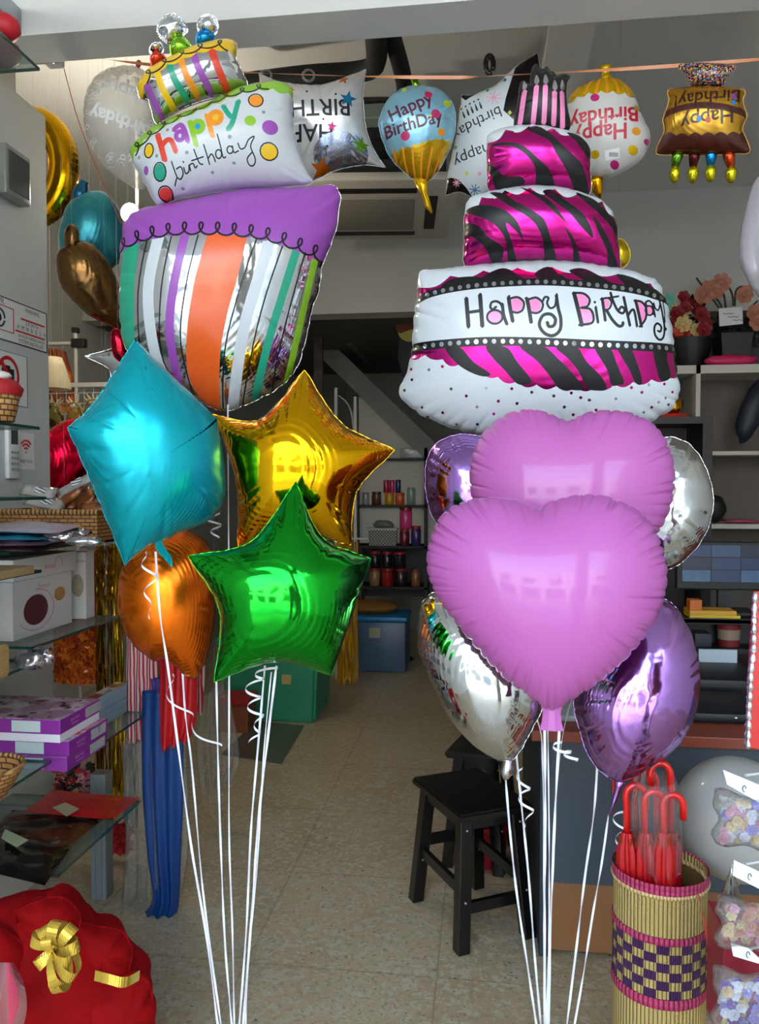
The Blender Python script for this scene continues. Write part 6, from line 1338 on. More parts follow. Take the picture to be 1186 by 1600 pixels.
for x0, x1, zt, lb in ((170, 240, zl[0], 'left'), (255, 320, zl[1], 'middle'), (332, 420, zl[2], 'right')): jar('dark jar with a red lid, %s of the upper row of three' % lb, 'jar', 'jar', x0, x1, 118, zt, '1c1c22', 'b01c28')
c_ = P(pxw(460), 712, YS + .05); m = MB(); m.box((c_.x - .1, YS + .02, shz[716]), (c_.x + .1, YS + .2, shz[716] + .09), .01); o = m.build('clear_tub', M('9aa0a4', .2, coat=.5), None, 40); tag(o, 'clear plastic tub on the top board of the storage rack', 'tub')
# blue-lidded bin and bag in front of the rack
YBn = 6.35; a, b = PZ(552, 1022, 0), PZ(636, 1022, 0); y_ = YBn; xa_, xb_ = P(552, 1000, y_).x, P(636, 1000, y_).x; zl_ = P(600, 964, y_).z
root = thing('storage_bin', 'grey-blue storage bin with a blue lid in the rear room', 'bin', ((xa_ + xb_) / 2, y_, 0))
MB().box((xa_ + .01, y_, 0), (xb_ - .01, y_ + .4, zl_ - .04), .02).build('body', M('4a6078', .35, name='smoky_blue_plastic'), root, 40); MB().box((xa_, y_ - .01, zl_ - .04), (xb_, y_ + .42, zl_), .012).build('lid', M('1c78b0', .4), root, 40)
MB().box((xa_ + .13, y_ - .004, zl_ - .17), (xa_ + .22, y_, zl_ - .09)).build('sticker', M('a09a7a', .6), root)
c_ = P(572, 955, y_ + .15); m = MB(); m.blob((c_.x, y_ + .2, zl_ + .05), .2, 3, (1.3, .7, .3), .12, 4); o = m.build('cloth_bag', M('8a5a1c', .7, name='mustard_cloth', bump=.4), None, True); tag(o, 'mustard cloth bundle on the blue bin lid', 'bag')
for k, (u, v, col) in enumerate(((612, 1022, '8a1c24'), (604, 1030, 'b0b4b0'), (622, 1030, '2a8a4a'))):
    c_ = PZ(u, v, 0); m = MB(); m.blob(c_ + Vector((0, -.1, .03)), .06, 3, (2.2, 1, .5), .4, k); o = m.build('foil_wrap', foil(col, .25, .8, .2), None, True); tag(o, ('crumpled dark red foil before the blue-lidded bin', 'crumpled silver foil before the blue-lidded bin', 'crumpled green foil before the blue-lidded bin')[k], 'foil', 'crumpled foil on the rear floor')
# poles, panel, figure
root = thing('pole_stand', 'pair of white poles with black caps joined by a bent rod', 'rack', Vector((P(540, 640, 6.1).x, 6.1, 0)))
for u, v in ((525, 606), (555, 620)):
    q = P(u, v, 6.1); m = MB(); m.tube([(q.x, 6.1, 0), (q.x, 6.1, q.z)], .014, 10); m.build('pole', WHM, root, 40); m = MB(); m.tube([(q.x, 6.1, q.z), (q.x, 6.1, q.z + .025)], .018, 10); m.build('cap', BKP, root, 40)
m = MB(); m.tube(curve3([P(529, 618, 6.1), P(541, 628, 6.1), P(549, 645, 6.1), P(552, 670, 6.1)]), .006, 6); m.build('bent_rod', WHM, root, True)
a, b = P(490, 523, 6.3), P(504, 640, 6.3); m = MB(); m.box((a.x, 6.3, b.z), (b.x, 6.34, a.z)); o = m.build('wall_banner', speckle_mat('dark_banner', '2a2422', [('4a3630', 8, .5, .6)], 9, rough=.5), None); tag(o, 'narrow dark banner hanging in the rear doorway', 'banner')
YFg = 5.9; root = thing('cutout_figure', 'cardboard figure with brown hair and dark clothes on the stairs', 'figure', P(640, 560, YFg))
def flat(name, pts, mt, th=.012, Y=YFg, dy=0): m = MB(); m.prism([P(u, v, Y + dy) for u, v in pts], (0, th, 0)); return m.build(name, mt, root)
flat('face', smooth([(622, 518), (630, 512), (645, 512), (654, 520), (650, 530), (638, 534), (626, 528)], 4, True), M('a8a044', .6)); flat('hair', smooth([(619, 512), (624, 504), (640, 500), (655, 506), (656, 520), (646, 514), (634, 517), (624, 520)], 4, True), M('6a2c14', .7), dy=-.014)
flat('clothes', [(624, 532), (652, 532), (656, 562), (650, 590), (630, 590), (622, 560)], M('24262a', .7), dy=.002); flat('foot', [(632, 590), (650, 590), (650, 600), (632, 600)], M('24262a', .7))

# ================================================================ RIGHT: WHITE SHELF UNIT, HUTCH, DESK
YU = 5.1; WS = M('c9c3b6', .5, name='white_laminate', var=.02)
q0 = P(1035, 575, YU); x1_ = XR - .02; root = thing('shelf_unit', 'tall white open shelf unit against the back wall', 'shelf unit', ((q0.x + x1_) / 2, YU + .17, 0))
for k, (va, vb) in enumerate(((570, 583), (705, 711), (819, 826))):
    MB().box((q0.x, YU, P(1120, vb, YU).z), (x1_, YU + .36, P(1120, va, YU).z)).build('board', WS, root)
for u0, u1 in ((1087, 1094),):
    MB().box((P(u0, 650, YU).x, YU, 0), (P(u1, 650, YU).x, YU + .36, P(1120, 570, YU).z)).build('divider', WS, root)
MB().box((q0.x, YU, 0), (q0.x + .03, YU + .36, P(1120, 570, YU).z)).build('side_panel', WS, root); MB().box((x1_ - .03, YU, 0), (x1_, YU + .36, P(1120, 570, YU).z)).build('side_panel', WS, root)
MB().box((q0.x, YU + .36, 0), (x1_, YU + .375, P(1120, 575, YU).z)).build('back_panel', M('6e655e', .8, name='wall_shade_back'), root)  # shading of the wall inside the compartments, put into the panel's brown-grey colour
ztop_ = P(1120, 570, YU).z
# flower arrangement, orchid
def rose(mb, c, r, seed=0):
    rn = random.Random(seed)
    for lay in range(4):
        rr_ = r * (1 - lay * .22); n = 6 - lay
        for k in range(n):
            a = 2 * PI * k / n + lay * .5 + rn.random() * .3; d = Vector((math.cos(a), -.35 - lay * .15, math.sin(a))).normalized(); s = d.cross(Vector((0, 1, 0))).normalized()
            mb.face([c, c + d * rr_ * .6 + s * rr_ * .5, c + d * rr_ + s * rr_ * .2, c + d * rr_ - s * rr_ * .2, c + d * rr_ * .6 - s * rr_ * .5])
    mb.blob(c + Vector((0, -r * .2, 0)), r * .35, 1)
root = thing('flower_arrangement', 'red and cream flower arrangement in a dark pot on the shelf unit', 'flowers', Vector((P(1075, 560, 5.25).x, 5.25, ztop_)))
c_ = Vector((P(1078, 560, 5.25).x, 5.25, ztop_)); m = MB(); m.lathe([(0, 0), (.08, 0), (.12, .1), (.13, .18), (.0, .18)], c_, 20); m.build('pot', M('120e10', .5), root, 40)
for nm, mt, spots in (('red_flowers', M('8a1420', .6, name='dark_red_petal'), [(1058, 490, .05), (1070, 480, .04), (1085, 478, .05), (1096, 492, .05), (1062, 518, .06), (1076, 524, .05), (1100, 515, .05), (1068, 464, .04), (1104, 505, .04), (1052, 505, .04)]),
                      ('cream_flowers', M('d8bc7a', .6, name='cream_petal'), [(1067, 507, .055), (1091, 517, .055), (1073, 484, .04), (1050, 478, .03)]), ('orange_flowers', M('c8542a', .6, name='orange_petal'), [(1060, 517, .04), (1072, 518, .04), (1102, 498, .03)])):
    for k, (u, v, r) in enumerate(spots): m = MB(); rose(m, P(u, v, 5.18 + .02 * (k % 3)), r, k); m.build(nm[:-1], mt, root, solid=.001)
m = MB(); rn = random.Random(3)
for k in range(60):
    c2_ = P(1050 + rn.random() * 58, 470 + rn.random() * 66, 5.27); d = Vector((rn.random() - .5, -.3, rn.random() - .3)).normalized() * .06; s = Vector((-d.z, 0, d.x)) * .35; m.face([c2_, c2_ + d * .5 + s, c2_ + d, c2_ + d * .5 - s])
m.build('leaves', M('1c2a18', .6), root, solid=.001)
o = MB().box(P(1040, 459, 5.17), P(1054, 484, 5.17) + Vector((0, .004, 0))).build('gift_tag', M('5ab8a0', .5), None); tag(o, 'mint green tag at the left of the flower arrangement', 'tag')
a_, b_ = P(1090, 487, 5.36), P(1200, 560, 5.36); tag(MB().box((a_.x, 5.36, ztop_), (XR - .03, 5.4, a_.z), .003).build('dark_board', M('3a3534', .6), None), 'dark board leaning behind the orchids on the shelf unit', 'board')
root = thing('orchid_pot', 'peach orchids with a card in a dark pot on the shelf unit', 'flowers', Vector((P(1145, 565, 5.25).x, 5.25, ztop_)))
cx0, cx1 = P(1122, 560, 5.2).x, P(1172, 560, 5.2).x; m = MB(); m.hexa([(cx0 + .02, 5.16, ztop_), (cx1 - .02, 5.16, ztop_), (cx1 - .02, 5.34, ztop_), (cx0 + .02, 5.34, ztop_), (cx0, 5.14, ztop_ + .2), (cx1, 5.14, ztop_ + .2), (cx1, 5.36, ztop_ + .2), (cx0, 5.36, ztop_ + .2)]); m.build('pot', M('08080b', .5), root)
m = MB(); rn = random.Random(5)
for k in range(130):
    c2_ = P(1122 + rn.random() * 60, 500 + rn.random() * 40, 5.2 + .05 * rn.random()); d = Vector((rn.random() - .5, -.3, rn.random() - .5)).normalized() * .07; s = Vector((-d.z, 0, d.x)) * .25; m.face([c2_, c2_ + d * .5 + s, c2_ + d, c2_ + d * .5 - s])
m.build('leaves', M('12160f', .6, name='dark_leaf'), root, solid=.001)
for k, pts in enumerate(([(1124, 482), (1112, 465), (1100, 450), (1088, 434)], [(1128, 482), (1122, 470), (1112, 462)], [(1134, 482), (1132, 465), (1128, 452)], [(1146, 478), (1144, 460), (1138, 448), (1130, 445)], [(1148, 478), (1150, 455), (1158, 448), (1168, 452)], [(1160, 500), (1172, 482), (1184, 470)])):
    m = MB(); m.tube(curve3([P(u, v, 5.18) for u, v in pts]), .006, 6); m.build('stem', M('3a3a2a', .6), root, True)
for k, (u, v, r) in enumerate(((1098, 462, .06), (1108, 452, .06), (1117, 456, .055), (1127, 442, .06), (1124, 452, .04), (1162, 462, .055), (1166, 455, .04), (1180, 490, .06), (1183, 505, .055))):
    m = MB(); rose(m, P(u, v, 5.14), r, k + 9); m.build('blossom', M('b87a62', .6, name='peach_petal', var=.35, vscale=30), root, solid=.001)
m = MB(); m.hexa([P(1123, 482, 5.08), P(1160, 479, 5.08), P(1160, 479, 5.082), P(1123, 482, 5.082), P(1124, 510, 5.08), P(1161, 506, 5.08), P(1161, 506, 5.082), P(1124, 510, 5.082)]); cd_ = m.build('card', M('d9d2d6', .5), root)
m = MB(); cc_ = P(1143, 490, 5.078)
for i in range(3): m.tube([cc_ + Vector((-.05 + .03 * i + .01 * t, -.001, -.02 * i + .004 * math.sin(t * 2.3))) for t in range(7)], .0015, 4)
m.build('handwriting', M('4a4a7a', .5), cd_)
c_ = P(1145, 562, 5.1); m = MB(); m.blob((c_.x, 5.13, ztop_ + .03), .1, 3, (1.5, .3, .35), .3, 3); m.build('pink_wrap', M('c81c5c', .5), root, True)
m = MB(); m.blob(P(1176, 640, 5.2), .16, 3, (.45, .4, 1.3), .15, 2, Matrix.Rotation(.35, 3, 'Y')); o = m.build('dark_pouch', M('1c2230', .5), None, True); tag(o, 'dark blue pouch hanging inside the white shelf unit', 'bag')
# dark hutch
YH = 4.4; DK = M('151112', .5, name='dark_veneer', var=.1)
xa_, xb_ = P(985, 655, YH).x, P(1114, 655, YH).x; zt_ = P(1060, 651, YH).z
root = thing('dark_cabinet', 'dark brown open hutch between the hearts and the white shelves', 'cabinet', ((xa_ + xb_) / 2, YH, 0))
MB().box((xa_, YH, P(1060, 662, YH).z), (xb_, YH + .35, zt_)).build('top_board', DK, root); MB().box((P(1098, 700, YH).x, YH, 0), (xb_, YH + .35, P(1060, 662, YH).z)).build('side_panel', DK, root); MB().box((xa_, YH, 0), (xa_ + .04, YH + .35, P(1060, 662, YH).z)).build('side_panel', DK, root)
MB().box((xa_ + .04, YH + .33, .0), (xb_ - .06, YH + .35, P(1060, 662, YH).z)).build('back_panel', M('5d5654', .8), root)
c_ = P(1050, 648, YH + .1); root = thing('lucky_ornament', 'gold ornament on a red base on top of the dark hutch', 'ornament', (c_.x, YH + .1, zt_))
m = MB(); m.lathe([(0, 0), (.09, 0), (.08, .02), (0, .02)], (c_.x, YH + .1, zt_), 20); m.build('base', M('c02a1c', .4), root); m = MB(); m.blob((c_.x + .01, YH + .1, zt_ + .07), .05, 2, (.9, .8, 1.1), .25, 3); m.build('gold_body', foil('c8861c', .2, 1., .2, 'ornament_gold', 40), root, True)
m = MB(); c_ = P(1118, 808, 5.15); m.blob((c_.x, 5.2, P(1120, 822, YU).z + .105), .075, 3, (1, .8, 1.15), .1, 2); o = m.build('black_pouch', M('0e0d0f', .5), None, True); tag(o, 'black pouch standing on the middle white shelf', 'bag')
m = MB(); q = P(1165, 815, 5.15); m.blob((q.x, 5.25, P(1120, 819, YU).z + .012), .09, 2, (1.4, .8, .16), .2, 2); o = m.build('pink_cloth', M('b04a68', .7), None, True); tag(o, 'folded pink cloth on the middle white shelf', 'cloth')
# monitor showing camera views
YMo = 3.75; a, b = P(1058, 846, YMo), P(1215, 920, YMo); root = thing('monitor', 'black monitor showing a grid of blue camera views', 'monitor', ((a.x + b.x) / 2, YMo, b.z))
MB().box((a.x, YMo, b.z - .01), (b.x, YMo + .04, a.z), .006).build('case', BKP, root)
s0, s1_ = P(1066, 851, YMo), P(1205, 911, YMo); m = MB(); nx, ny = 4, 3
scr = [M(c, .3, name='screen_%d' % i, emit=.15, var=.5, vscale=22) for i, c in enumerate(('16284e', '2c4260', '101c32', '1c3054', '3c5a7a'))]
rn = random.Random(9)
for i in range(3):
    for j in range(3):
        m.mi = (3, 1, 2, 2, 3, 0, 4, 3, 4)[j * 3 + i]; w_ = (s1_.x - s0.x) * .33 / 1.15; h_ = (s0.z - s1_.z) / 3; m.box((s0.x + i * w_ * 1.15 + .002, YMo - .001, s0.z - (j + 1) * h_ + .002), (s0.x + (i + 1) * w_ * 1.15 - .002, YMo, s0.z - j * h_ - .002))
m.build('screen', scr, root)
mx_ = (a.x + b.x) / 2; MB().box((mx_ - .03, YMo + .02, b.z - .1), (mx_ + .03, YMo + .05, b.z)).box((mx_ - .12, YMo - .08, b.z - .115), (mx_ + .12, YMo + .1, b.z - .1), .004).build('stand', BKP, root)
# desk with hutch shelf
zd = .735; pl = PZ(845, 1493, 0); YD = pl.y; xd0, xd1 = pl.x - .005, XR - .3; YD2 = 3.75
REDW = M('8a3f28', .4, name='red_brown_laminate', var=.12, vscale=12); SLATE = M('3d4650', .5, name='slate_panel', var=.04); BRN = M('8a5c38', .5, name='brown_panel', var=.1)
root = thing('counter_desk', 'counter with slate and brown front panels and a red-brown top', 'desk', (1.2, YD, 0))
zsp = P(900, 1381, YD).z
MB().box((xd0 - .03, YD - .03, zd - .035), (xd1, YD2, zd), .003).build('desk_top', REDW, root); MB().box((xd0 + .03, YD, zsp), (xd1, YD + .018, zd - .035)).build('front_panel', SLATE, root)
MB().box((xd0 + .03, YD + .004, .02), (xd1, YD + .016, zsp)).build('kick_panel', BRN, root); MB().box((xd0, YD - .004, 0), (xd0 + .03, YD2 - .02, zd - .035)).build('side_panel', M('27303c', .5, name='dark_slate'), root); MB().box((xd1 - .03, YD + .02, 0), (xd1, YD2 - .02, zd - .035)).build('side_panel', SLATE, root)
BLK = M('070709', .5, name='black_case', var=.05); 
def at_desk(name, label, cat, u0, u1, v0, v1, Y, depth, mt, parent=None, bev=.003, z0=None, group=None):
    a, b = P(u0, v0, Y), P(u1, v1, Y); o = MB().box((a.x, Y, b.z if z0 is None else z0), (b.x, Y + depth, a.z), bev).build(name, mt, parent, 40); tag(o, label, cat, group); return o
# hutch carrying the monitor
zh = P(1100, 921, YMo).z - .115; ys = YMo - .15
root = thing('desk_hutch', 'black shelf rack on the counter under the monitor', 'shelf', ((a.x + b.x) / 2, ys, zd))
hx0, hx1 = P(1060, 950, ys).x, xd1 - .1; zsh = P(1110, 968, ys).z; zsh2 = P(1110, 1013, ys).z
zh = b.z - .115
for z_ in (zh, zsh, zsh2): MB().box((hx0, ys, z_ - .02), (hx1, YD2, z_)).build('shelf', BLK, root)
for x_ in (hx0, hx1 - .02): MB().box((x_, ys, zd), (x_ + .02, YD2, zh - .02)).build('side_panel', BLK, root)
MB().box((hx0 + .02, YD2 - .02, zd), (hx1 - .02, YD2, zh - .02)).build('back_panel', BLK, root)
zz_ = zsh
for k, (u0, u1, v0, v1, col, lab) in enumerate(((1079, 1158, 959, 967, 'd8b414', 'yellow book at the bottom of the pile under the monitor'), (1079, 1152, 951, 959, 'd89a1c', 'amber book on the yellow book'))):
    a_, b_ = P(u0, v0, ys), P(u1, v1, ys); h_ = (a_.z - b_.z); root = thing('book', lab, 'book', (a_.x, ys, zz_), 'books under the monitor'); MB().box((a_.x, ys + .01, zz_), (b_.x, ys + .12, zz_ + h_), .001).build('cover', M(col, .4), root); MB().box((a_.x + .004, ys + .012, zz_ + h_ * .2), (b_.x + .001, ys + .118, zz_ + h_ * .8)).build('pages', M('d8d0b8', .7), root); zz_ += h_ + .0005
a_, b_ = P(1079, 938, ys), P(1098, 951, ys); o = MB().box((a_.x, ys + .01, zz_), (b_.x, ys + .07, a_.z), .002).build('small_box', M('d06a1c', .5), None); tag(o, 'small orange box standing on the books', 'box')
at_desk('file_box', 'grey box on the hutch shelf under the books', 'box', 1086, 1112, 990, 1013, ys + .02, .1, M('3c3a40', .6), z0=zsh2)
root = thing('round_basket', 'small red and beige basket on the hutch shelf', 'basket', P(1138, 1010, ys)); c_ = P(1138, 1010, ys + .08); r_ = .05; hb_ = P(1138, 978, ys).z - zsh2
m = MB(); m.lathe([(0, 0), (r_ * .9, 0), (r_ * .93, hb_ * .3)], (c_.x, ys + .08, zsh2), 20); m.lathe([(r_ * .98, hb_ * .75), (r_, hb_), (r_ * .9, hb_), (r_ * .85, .01)], (c_.x, ys + .08, zsh2), 20); m.build('red_band', M('7a1c20', .6), root, 40)
m = MB(); m.lathe([(r_ * .93, hb_ * .3), (r_ * .98, hb_ * .75)], (c_.x, ys + .08, zsh2), 20); m.build('beige_band', M('9a8470', .7, bump=.5), root, 40)
# printer block and dark till in front
YP = 3.05
root = thing('printer', 'large black printer on the counter, papers on top', 'printer', Vector((P(1100, 1100, YP).x, YP, zd)))
xa_, xb_ = P(1052, 1060, YP).x, P(1215, 1060, YP).x; zpt = P(1120, 1062, YP).z
MB().box((xa_, YP, zd), (xb_, YP + .42, zpt), .01).build('body', M('0c0e12', .5, name='printer_black'), root, 40)
MB().box((xa_ + .02, YP - .006, zd + .03), (xb_ - .02, YP, lerp(zd, zpt, .55)), .002).build('paper_slot', BLK, root)
o = MB().box(P(1092, 1040, YP + .3) + Vector((0, 0, 0)), P(1152, 1016, YP + .3) + Vector((0, .012, 0))).build('paper_sheet', M('c4d0d8', .6), None); tag(o, 'white paper sheet standing upright behind the black printer', 'paper')
o = MB().box((P(1092, 1042, YP + .3).x, YP + .29, zpt), (P(1152, 1042, YP + .3).x, YP + .33, P(1100, 1040, YP + .3).z)).build('paper_tray', BLK, None); tag(o, 'black tray holding the upright white paper', 'tray')
YT = 2.68; a_ = P(1040, 1112, YT); b_ = P(1215, 1160, YT)
root = thing('till_box', 'low black cash box on the counter before the printer', 'box', Vector((a_.x, YT, zd)))
MB().box((a_.x, YT, zd), (b_.x, YT + .3, a_.z), .008).build('body', M('0e1216', .5, name='till_black'), root, 40); c_ = P(1150, 1113, YT); m = MB(); m.blob((c_.x, YT - .003, a_.z - .012), .006, 1, (1.6, .5, .8)); m.build('lock', M('d0d0d0', .2, 1.), root, True)
at_desk('paper_stack', 'stack of white forms on the counter behind the pink neck', 'paper', 876, 912, 1118, 1150, YD + .08, .2, M('aab4bc', .5, name='paper_edge', var=.15, vscale=60), z0=zd)
# stools
def stool(label, A, B, zs, mt, wd=.25, name='wooden_stool', top=None, group='black wooden stools'):
    """A: near corner, B: far corner along the long side (floor plan)"""
    A, B = Vector((A.x, A.y, 0)), Vector((B.x, B.y, 0)); u = (B - A).normalized(); v_ = Vector((-u.y, u.x, 0));
    if v_.x < 0: v_ = -v_
    Lg, Wd = (B - A).length, wd; C0 = A; root = thing(name, label, 'stool', A + u * Lg / 2 + v_ * Wd / 2, group); st_ = .028
    P0 = lambda a, b, z: A + u * a + v_ * b + Vector((0, 0, z))
    ins = .03; m = MB()
    o_ = .012; m.hexa([P0(-o_, -o_, zs - .028), P0(Lg + o_, -o_, zs - .028), P0(Lg + o_, Wd + o_, zs - .028), P0(-o_, Wd + o_, zs - .028), P0(-o_, -o_, zs), P0(Lg + o_, -o_, zs), P0(Lg + o_, Wd + o_, zs), P0(-o_, Wd + o_, zs)])
    bmesh.ops.bevel(m.bm, geom=[e for e in m.bm.edges], offset=.007, segments=2, affect='EDGES'); m.build('seat', top or mt, root, 40)
    cs = [(0, 0), (Lg, 0), (Lg, Wd), (0, Wd)]; feet = []
    for a, b in cs:
        ta = min(max(a, ins + .01), Lg - ins - .01); tb = min(max(b, ins), Wd - ins); h = .022
        m = MB(); f = lambda x, y, z: [P0(x - h, y - h, z), P0(x + h, y - h, z), P0(x + h, y + h, z), P0(x - h, y + h, z)]
        m.hexa(f(a, b, 0) + f(ta, tb, zs - .028)); bmesh.ops.bevel(m.bm, geom=list(m.bm.edges), offset=.003, segments=1, affect='EDGES'); l_ = m.build('leg', mt, root)
        for zz_ in (zs * .36, zs * .86):
            t_ = zz_ / zs; m = MB(); m.blob(P0(lerp(a, ta, t_), lerp(b, tb, t_), zz_) - u * h * 1.02, .005, 1); m.build('screw', M('b8b8b8', .3, .9, name='steel'), l_, True)
    def rail(i, j, z):
        t_ = z / zs; q = []
        for k in (i, j): a, b = cs[k]; ta = min(max(a, ins + .01), Lg - ins - .01); tb = min(max(b, ins), Wd - ins); q.append(P0(lerp(a, ta, t_), lerp(b, tb, t_), z))
        d = (q[1] - q[0]).normalized(); s = d.cross(Vector((0, 0, 1))) * .009; hh = Vector((0, 0, .018)); m = MB(); m.hexa([q[0] - s - hh, q[1] - s - hh, q[1] + s - hh, q[0] + s - hh, q[0] - s + hh, q[1] - s + hh, q[1] + s + hh, q[0] + s + hh]); m.build('rail', mt, root)
    rail(0, 1, zs * .42); rail(2, 3, zs * .42); rail(0, 3, zs * .3); rail(1, 2, zs * .5); rail(0, 1, zs - .05); rail(2, 3, zs - .05); rail(0, 3, zs - .05)
    return root
BW = M('0c0807', .3, name='black_brown_wood', var=.25, vscale=14, coat=.2)
A = PZ(721, 1488, 0); B = PZ(650, 1406, 0); stool('black wooden stool in front, seat fully visible', A, B, .45, BW)
B2 = PZ(700, 1352, 0); A2 = B2 + Vector((.2, -.05, 0)); stool('black wooden stool behind, mostly hidden by the silver balloon', A2, B2, .46, BW, .27)
c_ = B2 + Vector((.15, .06, 0)); c_.z = 0
m = MB(); m.lathe([(0, .0), (.075, .0), (.085, .14), (.09, .145), (.09, .165), (0, .17)], c_, 28); tag(m.build('red_tub', M('b0142a', .4), None, 40), 'low red tub on the floor seen under the rear stool', 'tub')

# ================================================================ FRONT RIGHT: UMBRELLA BASKET, FLOWER PACKETS
YK = 2.03; ql, qr = P(957, 1375, YK), P(1106, 1375, YK); rb = (qr.x - ql.x) / 2 * .97; cb = Vector(((ql.x + qr.x) / 2, YK, 0)); zr = P(1030, 1368, YK).z - .0
ZF = lambda v: P(1030, v, YK - rb).z
STRAW = wave_mat('straw_ribs', 'a8823c', 'dcc07a', 1, 'X', 0, .6)
def ribs(name, c1, c2, nrib, rows, bump=1.):
    """straw wound round uprights: columns by angle, rows by height"""
    m = bpy.data.materials.new(name); m.use_nodes = True; n = m.node_tree; L = n.links.new; b = n.nodes['Principled BSDF']
    tc = n.nodes.new('ShaderNodeTexCoord'); sp = n.nodes.new('ShaderNodeSeparateXYZ'); L(tc.outputs['Object'], sp.inputs[0])
    at = n.nodes.new('ShaderNodeMath'); at.operation = 'ARCTAN2'; L(sp.outputs[1], at.inputs[0]); L(sp.outputs[0], at.inputs[1])
    def mul(s, k): q = n.nodes.new('ShaderNodeMath'); q.operation = 'MULTIPLY'; L(s, q.inputs[0]); q.inputs[1].default_value = k; return q.outputs[0]
    def fn(s, op): q = n.nodes.new('ShaderNodeMath'); q.operation = op; L(s, q.inputs[0]); return q.outputs[0]
    u = fn(mul(at.outputs[0], nrib / 2), 'SINE'); v = fn(mul(sp.outputs[2], rows * PI), 'SINE'); au, av = fn(u, 'ABSOLUTE'), fn(v, 'ABSOLUTE')
    mm = n.nodes.new('ShaderNodeMath'); mm.operation = 'MULTIPLY'; L(au, mm.inputs[0]); ad = n.nodes.new('ShaderNodeMath'); ad.operation = 'MULTIPLY_ADD'; L(av, ad.inputs[0]); ad.inputs[1].default_value = .5; ad.inputs[2].default_value = .5; L(ad.outputs[0], mm.inputs[1])
    cr_ = n.nodes.new('ShaderNodeValToRGB'); cr_.color_ramp.elements[0].color = srgb(c1); cr_.color_ramp.elements[1].color = srgb(c2); cr_.color_ramp.elements[0].position = .08; cr_.color_ramp.elements[1].position = .5
    L(mm.outputs[0], cr_.inputs[0]); L(cr_.outputs[0], b.inputs['Base Color']); b.inputs['Roughness'].default_value = .6
    bp = n.nodes.new('ShaderNodeBump'); bp.inputs['Strength'].default_value = bump; bp.inputs['Distance'].default_value = .004; L(mm.outputs[0], bp.inputs['Height']); L(bp.outputs[0], b.inputs['Normal'])
    return m
root = thing('umbrella_basket', 'tall straw basket with magenta bands and a purple checker belt', 'basket', cb)
ST1 = ribs('straw_weave', '6a4a1c', 'dcbe74', 70, 300); MAG = ribs('magenta_braid', '6a1030', 'c23a66', 60, 60); PRP = ribs('purple_weave', '24122c', '5a2a66', 140, 300)
bands = [(0, ZF(1578), ST1, 'straw_body'), (ZF(1578), ZF(1562), MAG, 'magenta_band'), (ZF(1562), ZF(1478), None, 'checker_belt'), (ZF(1478), ZF(1466), MAG, 'magenta_band'), (ZF(1466), ZF(1386), ST1, 'straw_body'), (ZF(1386), zr, MAG, 'magenta_rim_band')]
for lo_, hi_, mt, nm in bands:
    if mt is not None:
        bu = .004 if mt is MAG else 0
        m = MB(); m.lathe([(rb + bu * .5, lo_), (rb + bu, lo_ + .004), (rb + bu, hi_ - .004), (rb + bu * .5, hi_)], cb, 96); m.build(nm, mt, root, 40)
    else:
        m = MB(); n_ = 48; rows = 6
        for j in range(rows):
            for i in range(n_):
                m.mi = 1 if ((i // 2 + j) % 2 == 0) else 0; a0_, a1_ = 2 * PI * i / n_, 2 * PI * (i + 1) / n_; z0_, z1_ = lerp(lo_, hi_, j / rows), lerp(lo_, hi_, (j + 1) / rows); r_ = rb + (.0015 if m.mi else 0)
                m.face([cb + Vector((r_ * math.cos(a0_), r_ * math.sin(a0_), z0_)), cb + Vector((r_ * math.cos(a1_), r_ * math.sin(a1_), z0_)), cb + Vector((r_ * math.cos(a1_), r_ * math.sin(a1_), z1_)), cb + Vector((r_ * math.cos(a0_), r_ * math.sin(a0_), z1_))])
        m.build(nm, [ST1, PRP], root)
m = MB(); m.lathe([(0, .01), (rb - .01, .01), (rb - .01, zr)], cb, 64); m.build('lining', M('7a5a2c', .8), root, 40)
m = MB(); m.tube([cb + Vector((rb * math.cos(t * PI / 32), rb * math.sin(t * PI / 32), zr)) for t in range(65)], .0065, 8, False); m.build('rim', wave_mat('rim_straw', 'b08a4a', 'dcc088', 40, 'X', 2, .6), root, True)
URED = M('b80a10', .45, name='red_umbrella_cloth', bump=.15, bscale=40, var=.1); UH = M('d8140f', .25, name='red_handle', coat=.6); GOLDM = M('c89a30', .25, 1., name='brass')
UBAG = clearfilm('ffffff', .05, bump=.6, bscale=16, rough=.1)
um = [(992, 1345, 1205, -1), (1006, 1320, 1235, 1), (1026, 1330, 1205, -1), (1048, 1330, 1192, -1), (978, 1330, 1225, 1), (1036, 1345, 1240, 1)]
labs = ('red umbrella with the upright handle, left side of the basket', 'red umbrella with a short bent handle between the tall ones', 'red umbrella with a hooked handle in the middle of the basket', 'red umbrella with the tallest hooked handle, right of the basket', 'red umbrella leaning at the left rim beside the coiled ribbon', 'red umbrella low in the middle of the basket')
